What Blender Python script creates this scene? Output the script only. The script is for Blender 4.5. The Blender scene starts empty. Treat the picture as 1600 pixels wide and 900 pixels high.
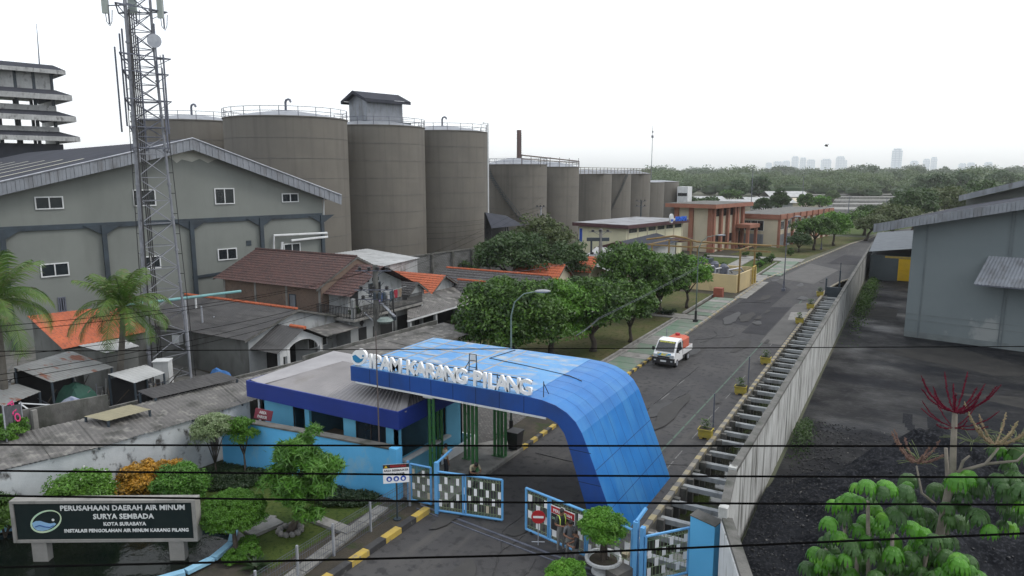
import bpy, bmesh, math, random
import numpy as np
from mathutils import Vector, Matrix

# ------------------------------------------------------------------ camera
SC = bpy.context.scene
COL = SC.collection
F_PX, HOR, CAM_Z = 1100.0, 270.0, 14.0
PITCH = math.atan((450 - HOR) / F_PX)
YAW = math.radians(29.5)
cam_d = bpy.data.cameras.new('camera')
cam = bpy.data.objects.new('camera', cam_d)
COL.objects.link(cam)
cam_d.sensor_width = 36.0
cam_d.lens = 36.0 * F_PX / 1600.0
cam_d.clip_start = 0.1
cam_d.clip_end = 60000
cam.location = (0, 0, CAM_Z)
cam.rotation_euler = (math.pi / 2 - PITCH, 0, YAW)
SC.camera = cam

# ------------------------------------------------------------------ light
SC.view_settings.view_transform = 'Standard'
SC.view_settings.look = 'None'
SC.view_settings.exposure = 0.0
SC.view_settings.gamma = 1.0
SC.view_settings.use_curve_mapping = False
SUN_EL, SUN_AZ = math.radians(52), math.radians(62)      # azimuth clockwise from +Y
W = bpy.data.worlds.new('World')
SC.world = W
W.use_nodes = True
nt = W.node_tree
for n in list(nt.nodes):
    nt.nodes.remove(n)
wo = nt.nodes.new('ShaderNodeOutputWorld')
add = nt.nodes.new('ShaderNodeAddShader')
sky = nt.nodes.new('ShaderNodeTexSky')
sky.sky_type = 'NISHITA'
sky.sun_disc = False
sky.sun_elevation = SUN_EL
sky.sun_rotation = SUN_AZ
sky.dust_density = 3.0
b1 = nt.nodes.new('ShaderNodeBackground')
b1.inputs['Strength'].default_value = 0.05
nt.links.new(sky.outputs['Color'], b1.inputs['Color'])
# the closed cloud cover: bright grey-white all over, a touch dimmer low down
tc = nt.nodes.new('ShaderNodeTexCoord')
sep = nt.nodes.new('ShaderNodeSeparateXYZ')
nt.links.new(tc.outputs['Generated'], sep.inputs[0])
cr = nt.nodes.new('ShaderNodeValToRGB')
cr.color_ramp.elements[0].position = 0.0
cr.color_ramp.elements[0].color = (0.84, 0.86, 0.88, 1)
cr.color_ramp.elements[1].position = 0.75
cr.color_ramp.elements[1].color = (0.86, 0.88, 0.90, 1)
nt.links.new(sep.outputs['Z'], cr.inputs[0])
ns = nt.nodes.new('ShaderNodeTexNoise')
ns.inputs['Scale'].default_value = 2.2
ns.inputs['Detail'].default_value = 4
mp = nt.nodes.new('ShaderNodeMapping')
mp.inputs['Scale'].default_value = (1, 1, 4)
nt.links.new(tc.outputs['Generated'], mp.inputs[0])
nt.links.new(mp.outputs[0], ns.inputs[0])
mr = nt.nodes.new('ShaderNodeMapRange')
mr.inputs['From Min'].default_value = 0.3
mr.inputs['From Max'].default_value = 0.7
mr.inputs['To Min'].default_value = 0.94
mr.inputs['To Max'].default_value = 1.04
nt.links.new(ns.outputs['Fac'], mr.inputs['Value'])
mx = nt.nodes.new('ShaderNodeVectorMath')
mx.operation = 'SCALE'
nt.links.new(cr.outputs[0], mx.inputs[0])
nt.links.new(mr.outputs[0], mx.inputs['Scale'])
b2 = nt.nodes.new('ShaderNodeBackground')
b2.inputs['Strength'].default_value = 1.32
nt.links.new(mx.outputs[0], b2.inputs['Color'])
nt.links.new(b1.outputs[0], add.inputs[0])
nt.links.new(b2.outputs[0], add.inputs[1])
nt.links.new(add.outputs[0], wo.inputs['Surface'])
sun_d = bpy.data.lights.new('sun', 'SUN')
sun_d.energy = 1.15
sun_d.angle = math.radians(16)
sun_d.color = (1.0, 0.96, 0.9)
sun = bpy.data.objects.new('sun', sun_d)
COL.objects.link(sun)
sd = Vector((math.sin(SUN_AZ) * math.cos(SUN_EL), math.cos(SUN_AZ) * math.cos(SUN_EL), math.sin(SUN_EL)))
sun.rotation_euler = sd.to_track_quat('Z', 'Y').to_euler()
SC.cycles.max_bounces = 6
SC.cycles.diffuse_bounces = 2
SC.cycles.glossy_bounces = 3
SC.cycles.transmission_bounces = 4
SC.cycles.transparent_max_bounces = 6
SC.cycles.volume_bounces = 6
SC.cycles.use_denoising = True

# ------------------------------------------------------------------ survey: where the sight line of a surveyed point meets the real ground
def ray(px, py):
    a = px - 800; b = 450 - py
    y = F_PX * math.cos(PITCH) + b * math.sin(PITCH)
    z = -F_PX * math.sin(PITCH) + b * math.cos(PITCH)
    return (a * math.cos(YAW) - y * math.sin(YAW), a * math.sin(YAW) + y * math.cos(YAW), z)
def G(px, py, z=0.0):
    r = ray(px, py); k = (z - CAM_Z) / r[2]
    return Vector((r[0] * k, r[1] * k, z))
def PY(px, py, s):
    r = ray(px, py); k = s / r[1]
    return Vector((r[0] * k, s, CAM_Z + r[2] * k))
def PX(px, py, t):
    r = ray(px, py); k = t / r[0]
    return Vector((t, r[1] * k, CAM_Z + r[2] * k))
def PD(px, py, d):
    r = ray(px, py); k = d / math.hypot(r[0], r[1])
    return Vector((r[0] * k, r[1] * k, CAM_Z + r[2] * k))
def PV(px, py, p0, u):
    """on the upright plane through p0 running along u"""
    r = ray(px, py)
    n = (u[1], -u[0])
    k = (p0[0] * n[0] + p0[1] * n[1]) / (r[0] * n[0] + r[1] * n[1])
    return Vector((r[0] * k, r[1] * k, CAM_Z + r[2] * k))

# ------------------------------------------------------------------ materials
MATS = {}
def mat(name, c1, c2=None, rough=0.8, scale=1.0, detail=5.0, bump=0.0, bscale=None, metal=0.0, spec=0.5,
        stain=None, stain_scale=(3, 3, 0.4), stain_lo=0.5, stain_hi=0.7, seams=None, transl=0.0, c3=None, s3=30.0, r2=None,
        grid=None, coat=0.0, lo=0.35, hi=0.65):
    if name in MATS:
        return MATS[name]
    m = bpy.data.materials.new(name)
    m.use_nodes = True
    t = m.node_tree
    N, Lk = t.nodes, t.links
    for n in list(N):
        N.remove(n)
    out = N.new('ShaderNodeOutputMaterial')
    p = N.new('ShaderNodeBsdfPrincipled')
    p.inputs['Roughness'].default_value = rough
    p.inputs['Metallic'].default_value = metal
    p.inputs['Specular IOR Level'].default_value = spec
    p.inputs['Coat Weight'].default_value = coat
    c1 = tuple(c1) + (1,)
    c2 = tuple(c2) + (1,) if c2 else tuple(min(1, v * 0.72) for v in c1[:3]) + (1,)
    tcn = N.new('ShaderNodeTexCoord')
    def noise(sc, det, mapping=None):
        n = N.new('ShaderNodeTexNoise')
        n.inputs['Scale'].default_value = sc
        n.inputs['Detail'].default_value = det
        n.inputs['Roughness'].default_value = 0.6
        if mapping:
            q = N.new('ShaderNodeMapping')
            q.inputs['Scale'].default_value = mapping
            Lk.new(tcn.outputs['Object'], q.inputs[0])
            Lk.new(q.outputs[0], n.inputs['Vector'])
        else:
            Lk.new(tcn.outputs['Object'], n.inputs['Vector'])
        return n
    def rng(src, a, b, ta=0.0, tb=1.0):
        q = N.new('ShaderNodeMapRange')
        q.inputs['From Min'].default_value = a; q.inputs['From Max'].default_value = b
        q.inputs['To Min'].default_value = ta; q.inputs['To Max'].default_value = tb
        Lk.new(src, q.inputs['Value'])
        return q.outputs[0]
    def mixc(fac, a, b):
        q = N.new('ShaderNodeMix'); q.data_type = 'RGBA'
        Lk.new(fac, q.inputs['Factor'])
        for s, v in ((q.inputs[6], a), (q.inputs[7], b)):
            if isinstance(v, tuple): s.default_value = v
            else: Lk.new(v, s)
        return q.outputs[2]
    n1 = noise(scale, detail)
    f1 = rng(n1.outputs['Fac'], lo, hi)
    col = mixc(f1, c1, c2)
    if r2 is not None:
        Lk.new(rng(n1.outputs['Fac'], lo, hi, rough, r2), p.inputs['Roughness'])
    if c3:
        n3 = noise(s3, 2.0)
        col = mixc(rng(n3.outputs['Fac'], 0.52, 0.66), col, tuple(c3) + (1,))
    if stain:
        n2 = noise(1.0, 5.0, stain_scale)
        col = mixc(rng(n2.outputs['Fac'], stain_lo, stain_hi), col, tuple(stain) + (1,))
    if seams or grid:
        q = N.new('ShaderNodeTexBrick')
        bw, bh, ms, axis, sc_col = seams or grid
        q.inputs['Scale'].default_value = 1.0
        q.inputs['Brick Width'].default_value = bw
        q.inputs['Row Height'].default_value = bh
        q.inputs['Mortar Size'].default_value = ms
        q.inputs['Mortar Smooth'].default_value = 0.1
        q.offset = 0.5 if seams else 0.0
        q.inputs['Color1'].default_value = (0, 0, 0, 1)
        q.inputs['Color2'].default_value = (0.0, 0.0, 0.0, 1)
        q.inputs['Mortar'].default_value = (1, 1, 1, 1)
        cmb = N.new('ShaderNodeCombineXYZ'); spx = N.new('ShaderNodeSeparateXYZ')
        Lk.new(tcn.outputs['Object'], spx.inputs[0])
        ia, ib = {'xz': ('X', 'Z'), 'yz': ('Y', 'Z'), 'xy': ('X', 'Y')}.get(axis, ('X', 'Z'))
        if axis == 'sz':
            ad = N.new('ShaderNodeMath'); ad.operation = 'ADD'
            Lk.new(spx.outputs['X'], ad.inputs[0]); Lk.new(spx.outputs['Y'], ad.inputs[1])
            Lk.new(ad.outputs[0], cmb.inputs[0]); Lk.new(spx.outputs['Z'], cmb.inputs[1])
        else:
            Lk.new(spx.outputs[ia], cmb.inputs[0]); Lk.new(spx.outputs[ib], cmb.inputs[1])
        Lk.new(cmb.outputs[0], q.inputs['Vector'])
        rr = N.new('ShaderNodeSeparateColor')
        Lk.new(q.outputs['Color'], rr.inputs[0])
        col = mixc(rr.outputs[0], col, tuple(sc_col) + (1,))
    Lk.new(col, p.inputs['Base Color'])
    if bump:
        nb = noise(bscale or scale * 6, 4.0)
        bn = N.new('ShaderNodeBump')
        bn.inputs['Strength'].default_value = min(1.0, bump)
        bn.inputs['Distance'].default_value = 0.05 * max(1.0, bump)
        Lk.new(nb.outputs['Fac'], bn.inputs['Height'])
        Lk.new(bn.outputs[0], p.inputs['Normal'])
    if transl:
        tr = N.new('ShaderNodeBsdfTranslucent')
        Lk.new(col, tr.inputs['Color'])
        ms_ = N.new('ShaderNodeMixShader')
        ms_.inputs[0].default_value = transl
        Lk.new(p.outputs[0], ms_.inputs[1]); Lk.new(tr.outputs[0], ms_.inputs[2])
        Lk.new(ms_.outputs[0], out.inputs['Surface'])
    else:
        Lk.new(p.outputs[0], out.inputs['Surface'])
    MATS[name] = m
    return m

def leaf(name, a, b, scale=0.9, c3=None, s3=9.0, rough=0.5):
    return mat(name, a, b, rough=rough, scale=scale, detail=2.0, transl=0.25, c3=c3, s3=s3, spec=0.4)

M = dict(
    asphalt=mat('asphalt', (.048, .048, .051), (.074, .073, .073), rough=.8, spec=.2, scale=.35, detail=8, bump=.25, bscale=30, stain=(.085, .083, .08), stain_scale=(.9, .12, 1), stain_lo=.56, stain_hi=.75, c3=(.04, .04, .042), s3=2.5, r2=.9),
    asphalt_new=mat('asphalt_new', (.026, .026, .030), (.038, .038, .042), rough=.85, spec=.2, scale=.5, detail=8, bump=.25, bscale=35),
    asphalt_old=mat('asphalt_old', (.088, .087, .085), (.115, .113, .11), rough=.85, spec=.2, scale=.6, detail=8, bump=.2, bscale=30),
    dirt=mat('dirt', (.070, .060, .047), (.042, .040, .034), rough=.95, spec=.15, scale=.8, detail=8, bump=.5, bscale=12, c3=(.04, .05, .025), s3=1.2),
    land=mat('far_land', (.06, .075, .04), (.09, .085, .06), rough=.95, scale=.03, detail=8),
    grass=mat('lawn_grass', (.040, .070, .014), (.068, .090, .022), rough=.9, spec=.15, scale=.5, detail=8, bump=.6, bscale=25, c3=(.028, .05, .011), s3=6),
    grass_dry=mat('dry_lawn', (.06, .078, .022), (.10, .088, .045), rough=.95, spec=.15, scale=.35, detail=8, bump=.6, bscale=20, c3=(.04, .055, .015), s3=3),
    conc=mat('concrete', (.26, .255, .24), (.17, .17, .16), rough=.9, scale=.9, detail=8, bump=.3, bscale=18, stain=(.10, .10, .095), stain_scale=(1.5, 1.5, .5), stain_lo=.52, stain_hi=.72),
    conc_d=mat('dark_concrete', (.14, .138, .13), (.08, .08, .075), rough=.92, scale=1.2, detail=8, bump=.4, bscale=15, stain=(.04, .045, .035), stain_scale=(1.2, 1.2, .6), stain_lo=.5, stain_hi=.7),
    wallpanel=mat('weathered_wall_panel', (.46, .47, .46), (.32, .325, .315), rough=.9, scale=.7, detail=8, bump=.2, bscale=14, stain=(.085, .085, .075), stain_scale=(2.0, 2.2, .22), stain_lo=.50, stain_hi=.66),
    wallmould=mat('mouldy_painted_wall', (.47, .50, .52), (.35, .38, .40), rough=.9, scale=.9, detail=8, bump=.2, bscale=14, stain=(.06, .06, .058), stain_scale=(1.6, 1.6, 1.2), stain_lo=.54, stain_hi=.64),
    greenwalk=mat('green_pavement', (.10, .17, .115), (.15, .18, .15), rough=.85, scale=.8, detail=8, stain=(.19, .19, .17), stain_scale=(.9, .5, 1), stain_lo=.52, stain_hi=.66, grid=(2.0, 1.6, .05, 'yx', (.08, .09, .08)) and None),
    paver=mat('grey_paver', (.105, .100, .095), (.062, .06, .058), rough=.9, scale=.8, detail=8, bump=.3, bscale=9, seams=(.24, .13, .014, 'xy', (.03, .03, .028)), c3=(.15, .14, .13), s3=5),
    yellow=mat('yellow_paint', (.46, .33, .06), (.34, .25, .07), rough=.8, scale=2.5, bump=.1, stain=(.2, .18, .13), stain_lo=.58, stain_hi=.66, stain_scale=(4, 4, 4)),
    black=mat('black_paint', (.025, .025, .028), (.045, .045, .045), rough=.7, scale=2.5, stain=(.12, .12, .11), stain_lo=.6, stain_hi=.7, stain_scale=(4, 4, 4)),
    cream_kerb=mat('faded_kerb', (.32, .27, .15), (.25, .23, .19), rough=.9, scale=1.5),
    dark_kerb=mat('worn_kerb', (.12, .115, .105), (.17, .165, .15), rough=.9, scale=1.5),
    wh_wall=mat('grey_render', (.180, .196, .183), (.160, .174, .163), rough=.92, scale=.25, detail=6, stain=(.135, .147, .137), stain_scale=(.5, .5, .12), stain_lo=.5, stain_hi=.8, bump=.08, bscale=4),
    wh_wall2=mat('blue_grey_render', (.125, .152, .162), (.148, .176, .184), rough=.9, scale=.2, detail=6, stain=(.23, .25, .25), stain_scale=(.25, .25, .18), stain_lo=.60, stain_hi=.66, bump=.06, bscale=4),
    plaster_new=mat('pale_patch', (.40, .41, .37), (.33, .34, .31), rough=.9, scale=1.0),
    steel_dk=mat('dark_blue_steel', (.040, .058, .075), (.028, .038, .048), rough=.6, scale=1.0, metal=.2),
    steel=mat('galvanised_steel', (.42, .44, .48), (.30, .32, .36), rough=.5, scale=2.0, metal=.4),
    tower=mat('tower_steel', (.24, .25, .28), (.17, .18, .205), rough=.6, scale=2, metal=.2),
    steel_m=mat('dull_steel', (.14, .15, .19), (.09, .10, .13), rough=.6, scale=2.0, metal=.3),
    sheet=mat('grey_sheet_metal', (.25, .27, .30), (.19, .205, .23), rough=.5, scale=.6, metal=.35, stain=(.13, .13, .135), stain_scale=(1.2, 1.2, .3), stain_lo=.5, stain_hi=.75),
    sheet_dk=mat('dark_roof_sheet', (.058, .062, .078), (.045, .049, .060), rough=.9, spec=.05, scale=.25, metal=.2, stain=(.05, .053, .06), stain_scale=(.1, 2.5, 1), stain_lo=.5, stain_hi=.7),
    sheet_old=mat('weathered_roof_sheet', (.23, .24, .24), (.15, .155, .155), rough=.7, scale=.7, metal=.1, stain=(.16, .055, .03), stain_scale=(.5, .9, 1), stain_lo=.57, stain_hi=.62, detail=7),
    sheet_lt=mat('pale_roof_sheet', (.42, .43, .43), (.30, .31, .31), rough=.6, scale=.5, metal=.1, stain=(.15, .15, .15), stain_scale=(.5, 1.5, 1), stain_lo=.55, stain_hi=.7),
    asbestos=mat('fibre_cement_sheet', (.135, .13, .125), (.085, .083, .08), rough=.9, scale=.9, detail=8, stain=(.05, .05, .045), stain_scale=(.8, .8, .8), stain_lo=.52, stain_hi=.66, c3=(.20, .195, .18), s3=1.7),
    oldsheet=mat('old_grey_sheet', (.085, .084, .084), (.062, .062, .064), rough=.9, spec=.1, scale=.6, stain=(.04, .04, .04), stain_scale=(.25, 1.6, 1), stain_lo=.5, stain_hi=.75),
    hutroof=mat('hut_roof_sheet', (.27, .262, .265), (.21, .205, .21), rough=.7, scale=.5, stain=(.17, .16, .15), stain_scale=(.6, .6, 1), stain_lo=.58, stain_hi=.78),
    skylight=mat('fibreglass_strip', (.50, .49, .40), (.40, .39, .32), rough=.5, scale=1.0),
    silo=mat('silo_steel', (.142, .132, .113), (.122, .114, .099), rough=.7, scale=.25, detail=5, stain=(.098, .091, .079), stain_scale=(.9, .9, .05), stain_lo=.48, stain_hi=.72, spec=.4),
    silo_rib=mat('silo_seam', (.12, .116, .108), rough=.8, scale=1),
    tile_dk=mat('old_clay_tile', (.070, .036, .033), (.042, .026, .026), rough=.85, scale=1.3, detail=4, c3=(.125, .062, .05), s3=7),
    tile_or=mat('orange_clay_tile', (.46, .115, .045), (.33, .085, .038), rough=.8, scale=.8, detail=4, c3=(.22, .07, .04), s3=6),
    tile_gy=mat('grey_clay_tile', (.060, .058, .06), (.042, .041, .043), rough=.85, scale=1.3, detail=6, c3=(.09, .088, .088), s3=6),
    brick=mat('bare_brick', (.165, .105, .075), (.12, .08, .06), rough=.92, scale=.7, detail=6, seams=(.24, .085, .008, 'sz', (.17, .155, .135)), c3=(.10, .06, .045), s3=5),
    blockwall=mat('grey_block_wall', (.16, .165, .165), (.12, .122, .122), rough=.95, scale=.6, detail=7, seams=(.42, .2, .02, 'sz', (.07, .07, .07)), stain=(.07, .07, .065), stain_scale=(.5, .5, .7), stain_lo=.52, stain_hi=.68),
    white=mat('white_paint', (.62, .64, .65), (.50, .52, .53), rough=.75, scale=1.0, stain=(.28, .28, .26), stain_scale=(2.5, 2.5, .4), stain_lo=.6, stain_hi=.75),
    white_cl=mat('clean_white', (.80, .81, .82), (.72, .73, .74), rough=.5, scale=1.0),
    house_w=mat('stained_plaster', (.34, .36, .37), (.25, .265, .27), rough=.92, scale=.8, detail=7, stain=(.12, .12, .115), stain_scale=(1.2, 1.2, .4), stain_lo=.52, stain_hi=.7),
    house_g=mat('grey_plaster', (.14, .145, .14), (.105, .11, .105), rough=.93, scale=.6, detail=7, stain=(.07, .07, .065), stain_scale=(.9, .9, .3), stain_lo=.5, stain_hi=.7),
    cream=mat('cream_paint', (.62, .60, .42), (.55, .53, .38), rough=.85, scale=.4, stain=(.40, .38, .28), stain_scale=(.8, .8, .25), stain_lo=.6, stain_hi=.78),
    beige=mat('beige_paint', (.50, .45, .34), (.43, .39, .30), rough=.88, scale=.4, stain=(.33, .29, .22), stain_scale=(.8, .8, .2), stain_lo=.56, stain_hi=.76),
    terracotta=mat('terracotta_paint', (.29, .125, .082), (.235, .105, .072), rough=.88, scale=.6, stain=(.19, .09, .06), stain_scale=(1, 1, .4), stain_lo=.56, stain_hi=.75),
    maroon=mat('maroon_paint', (.075, .028, .032), (.055, .023, .026), rough=.75, scale=1),
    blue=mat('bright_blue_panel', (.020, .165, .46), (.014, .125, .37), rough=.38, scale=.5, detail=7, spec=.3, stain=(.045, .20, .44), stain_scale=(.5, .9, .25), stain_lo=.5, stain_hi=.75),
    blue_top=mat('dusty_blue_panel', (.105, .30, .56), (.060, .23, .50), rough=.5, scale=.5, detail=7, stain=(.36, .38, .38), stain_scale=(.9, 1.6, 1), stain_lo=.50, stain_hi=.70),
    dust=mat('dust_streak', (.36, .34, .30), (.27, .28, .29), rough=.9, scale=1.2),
    blue_f=mat('shaded_blue_panel', (.014, .072, .31), (.010, .055, .24), rough=.4, scale=.5, stain=(.02, .055, .19), stain_scale=(.6, .6, .3), stain_lo=.5, stain_hi=.7),  # the canopy blue darkened: shade of the front side put into the colour
    navy=mat('navy_fascia', (.011, .034, .23), (.009, .026, .18), rough=.5, scale=.4),
    skyblue=mat('sky_blue_wall', (.12, .46, .80), (.09, .39, .70), rough=.8, scale=.5, detail=6, stain=(.26, .46, .60), stain_scale=(.8, .8, .5), stain_lo=.6, stain_hi=.75),
    hutblue=mat('pale_blue_wall', (.15, .46, .66), (.12, .40, .58), rough=.8, scale=.6),
    gateblue=mat('gate_blue_paint', (.13, .38, .68), (.10, .30, .58), rough=.5, scale=1.5),
    green=mat('green_column_paint', (.055, .20, .065), (.04, .15, .05), rough=.5, scale=2),
    mast=mat('street_lamp_paint', (.12, .17, .15), (.09, .12, .11), rough=.6, scale=2),
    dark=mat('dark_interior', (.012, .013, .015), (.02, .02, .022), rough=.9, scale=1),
    glass=mat('window_glass', (.012, .016, .02), (.02, .026, .03), rough=.12, scale=.7, spec=.7),
    board=mat('sign_board_black', (.012, .020, .020), (.018, .026, .025), rough=.35, scale=1.2, grid=(.4, .4, .01, 'xz', (.03, .036, .036))),
    water=mat('dark_water', (.004, .007, .006), (.008, .011, .008), rough=.04, scale=.5, bump=.35, bscale=1.6, spec=.12),
    drainwater=mat('drain_water', (.035, .04, .03), (.05, .05, .04), rough=.06, scale=.6, bump=.1, bscale=2, spec=.8, stain=(.05, .07, .02), stain_scale=(1, .6, 1), stain_lo=.55, stain_hi=.62),
    yardpale=mat('dusty_yard', (.045, .044, .042), (.03, .03, .03), rough=.9, spec=.1, scale=.8, detail=8),
    coal=mat('coal_grit', (.005, .006, .008), (.014, .0155, .019), rough=.8, spec=.08, scale=.5, detail=9, bump=1.0, bscale=7, c3=(.03, .032, .038), s3=9),
    coalyard=mat('sooty_ground', (.015, .016, .018), (.034, .034, .033), rough=.85, spec=.1, scale=.22, detail=9, bump=.5, bscale=5, stain=(.010, .011, .014), stain_scale=(.12, .3, 1), stain_lo=.48, stain_hi=.58, c3=(.035, .035, .038), s3=2.0, r2=.4),
    rock=mat('coal_lump', (.010, .011, .013), (.03, .032, .036), rough=.5, spec=.3, scale=4),
    stone=mat('pale_stone', (.22, .21, .20), (.12, .12, .115), rough=.85, scale=4),
    bark=mat('bark', (.085, .070, .055), (.05, .042, .035), rough=.95, scale=4, bump=.5, bscale=14),
    bark_lt=mat('pale_bark', (.24, .215, .18), (.16, .145, .12), rough=.9, scale=3, bump=.4, bscale=12),
    palmbark=mat('palm_bark', (.13, .12, .105), (.08, .075, .065), rough=.95, scale=2, bump=.5, bscale=10),
    lf_mango=leaf('mango_leaf', (.022, .055, .011), (.066, .14, .018), .75, c3=(.095, .20, .026), s3=2.2),  # wide tone range also stands in for light and shade between clumps
    lf_mango2=leaf('bright_mango_leaf', (.11, .25, .022), (.036, .10, .016), .8, c3=(.11, .25, .035), s3=1.6),
    lf_dark=leaf('dark_leaf', (.030, .066, .018), (.050, .095, .024), .5),
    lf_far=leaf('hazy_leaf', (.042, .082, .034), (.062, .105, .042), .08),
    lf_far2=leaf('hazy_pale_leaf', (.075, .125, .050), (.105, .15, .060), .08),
    lf_olive=leaf('olive_leaf', (.060, .092, .028), (.082, .105, .035), .6),
    lf_bright=leaf('bright_leaf', (.11, .29, .022), (.065, .18, .020), 1.2, c3=(.12, .26, .03), s3=4),
    lf_pod=leaf('long_leaf', (.085, .22, .024), (.050, .14, .020), 1.0, c3=(.10, .21, .035), s3=3),
    lf_pale=leaf('variegated_leaf', (.22, .29, .15), (.14, .21, .08), 2.5, c3=(.33, .38, .24), s3=10),
    lf_croton=leaf('orange_croton_leaf', (.48, .25, .022), (.16, .10, .015), 2.5, c3=(.58, .32, .04), s3=9),
    lf_topiary=leaf('topiary_leaf', (.055, .15, .012), (.075, .19, .016), 1.5),
    lf_hedge=leaf('low_hedge_leaf', (.022, .045, .018), (.032, .06, .022), 1.2),
    lf_palm=leaf('palm_leaf', (.055, .12, .020), (.095, .17, .028), .9, c3=(.12, .14, .05), s3=3),
    lf_umb=leaf('umbrella_leaf', (.075, .25, .016), (.045, .16, .014), .9, c3=(.13, .33, .025), s3=2.0, rough=.35),
    lf_umb_d=leaf('old_umbrella_leaf', (.035, .095, .022), (.055, .13, .028), .9, rough=.4),
    flower_w=mat('white_petal', (.6, .6, .56), rough=.8),
    flower_r=mat('crimson_spike', (.065, .004, .014), (.12, .008, .022), rough=.9, spec=.1, scale=8),
    flower_b=mat('brown_spike', (.16, .10, .07), (.10, .05, .045), rough=.8, scale=8),
    wire_bk=mat('cable_black', (.003, .003, .003), (.005, .005, .005), rough=1, spec=0),
    plastic_bk=mat('black_plastic', (.016, .016, .018), (.022, .022, .024), rough=.5),
    red=mat('red_paint', (.42, .018, .025), (.36, .015, .02), rough=.5, scale=2),
    redboard=mat('dull_red_board', (.16, .012, .03), rough=.6),
    signyellow=mat('sign_yellow', (.75, .50, .02), rough=.6),
    signblue=mat('sign_blue', (.02, .08, .42), rough=.5),
    skin=mat('skin', (.22, .115, .075), rough=.6), hair=mat('hair', (.012, .010, .010), rough=.6),
)

# ------------------------------------------------------------------ mesh helpers
class MB:
    def __init__(s):
        s.v = []; s.f = []; s.mi = []; s.cur = 0
    def add(s, vs, fs):
        b = len(s.v)
        s.v.extend([tuple(p) for p in vs])
        s.f.extend([tuple(i + b for i in f) for f in fs])
        s.mi.extend([s.cur] * len(fs))
        return s
    def box(s, x0, x1, y0, y1, z0, z1):
        vs = [(x0, y0, z0), (x1, y0, z0), (x1, y1, z0), (x0, y1, z0), (x0, y0, z1), (x1, y0, z1), (x1, y1, z1), (x0, y1, z1)]
        return s.add(vs, [(0, 3, 2, 1), (4, 5, 6, 7), (0, 1, 5, 4), (1, 2, 6, 5), (2, 3, 7, 6), (3, 0, 4, 7)])
    def obox(s, c, ux, lx, ly, z0, z1):
        """box centred on c (x,y), long axis along ux (2d unit)"""
        ux = Vector((ux[0], ux[1])).normalized(); uy = Vector((-ux[1], ux[0]))
        P = []
        for z in (z0, z1):
            for a, b in ((-1, -1), (1, -1), (1, 1), (-1, 1)):
                q = Vector((c[0], c[1])) + ux * (a * lx / 2) + uy * (b * ly / 2)
                P.append((q.x, q.y, z))
        return s.add(P, [(0, 3, 2, 1), (4, 5, 6, 7), (0, 1, 5, 4), (1, 2, 6, 5), (2, 3, 7, 6), (3, 0, 4, 7)])
    def prism(s, poly, z0, z1):
        n = len(poly)
        vs = [(p[0], p[1], z0) for p in poly] + [(p[0], p[1], z1) for p in poly]
        fs = [tuple(range(n))[::-1], tuple(range(n, 2 * n))] + [(i, (i + 1) % n, n + (i + 1) % n, n + i) for i in range(n)]
        return s.add(vs, fs)
    def ext(s, poly, d):
        """extrude a 3d polygon by vector d"""
        n = len(poly); d = Vector(d)
        vs = [tuple(p) for p in poly] + [tuple(Vector(p) + d) for p in poly]
        fs = [tuple(range(n))[::-1], tuple(range(n, 2 * n))] + [(i, (i + 1) % n, n + (i + 1) % n, n + i) for i in range(n)]
        return s.add(vs, fs)
    def quad(s, *p):
        return s.add(p, [tuple(range(len(p)))])
    def tube(s, a, b, r0, r1=None, n=8, cap=True):
        a = Vector(a); b = Vector(b); r1 = r0 if r1 is None else r1
        d = b - a
        if d.length < 1e-6: return s
        z = d.normalized(); x = z.orthogonal().normalized(); y = z.cross(x)
        vs = []
        for p, r in ((a, r0), (b, r1)):
            for i in range(n):
                t = 2 * math.pi * i / n
                vs.append(tuple(p + x * (r * math.cos(t)) + y * (r * math.sin(t))))
        fs = [(i, (i + 1) % n, n + (i + 1) % n, n + i) for i in range(n)]
        if cap: fs += [tuple(range(n))[::-1], tuple(range(n, 2 * n))]
        return s.add(vs, fs)
    def path(s, pts, r, n=6, rs=None):
        pts = [Vector(p) for p in pts]
        m = len(pts); vs = []; fs = []
        prev = None
        for k, p in enumerate(pts):
            d = (pts[min(k + 1, m - 1)] - pts[max(k - 1, 0)]).normalized()
            if prev is None: x = d.orthogonal().normalized()
            else:
                x = prev - d * prev.dot(d)
                x = x.normalized() if x.length > 1e-6 else d.orthogonal().normalized()
            prev = x; y = d.cross(x)
            rr = rs[k] if rs else r
            for i in range(n):
                t = 2 * math.pi * i / n
                vs.append(tuple(p + x * (rr * math.cos(t)) + y * (rr * math.sin(t))))
        for k in range(m - 1):
            for i in range(n):
                fs.append((k * n + i, k * n + (i + 1) % n, (k + 1) * n + (i + 1) % n, (k + 1) * n + i))
        fs += [tuple(range(n))[::-1], tuple(range((m - 1) * n, m * n))]
        return s.add(vs, fs)
    def ball(s, c, r, nu=12, nv=8, sq=(1, 1, 1)):
        vs = []; fs = []
        for j in range(nv + 1):
            ph = math.pi * j / nv
            for i in range(nu):
                t = 2 * math.pi * i / nu
                vs.append((c[0] + r * sq[0] * math.sin(ph) * math.cos(t), c[1] + r * sq[1] * math.sin(ph) * math.sin(t), c[2] + r * sq[2] * math.cos(ph)))
        for j in range(nv):
            for i in range(nu):
                fs.append((j * nu + i, (j + 1) * nu + i, (j + 1) * nu + (i + 1) % nu, j * nu + (i + 1) % nu))
        return s.add(vs, fs)
    def lathe(s, c, prof, n=24):
        vs = []; fs = []
        for r, z in prof:
            for i in range(n):
                t = 2 * math.pi * i / n
                vs.append((c[0] + r * math.cos(t), c[1] + r * math.sin(t), c[2] + z))
        for j in range(len(prof) - 1):
            for i in range(n):
                fs.append((j * n + i, j * n + (i + 1) % n, (j + 1) * n + (i + 1) % n, (j + 1) * n + i))
        return s.add(vs, fs)
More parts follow.
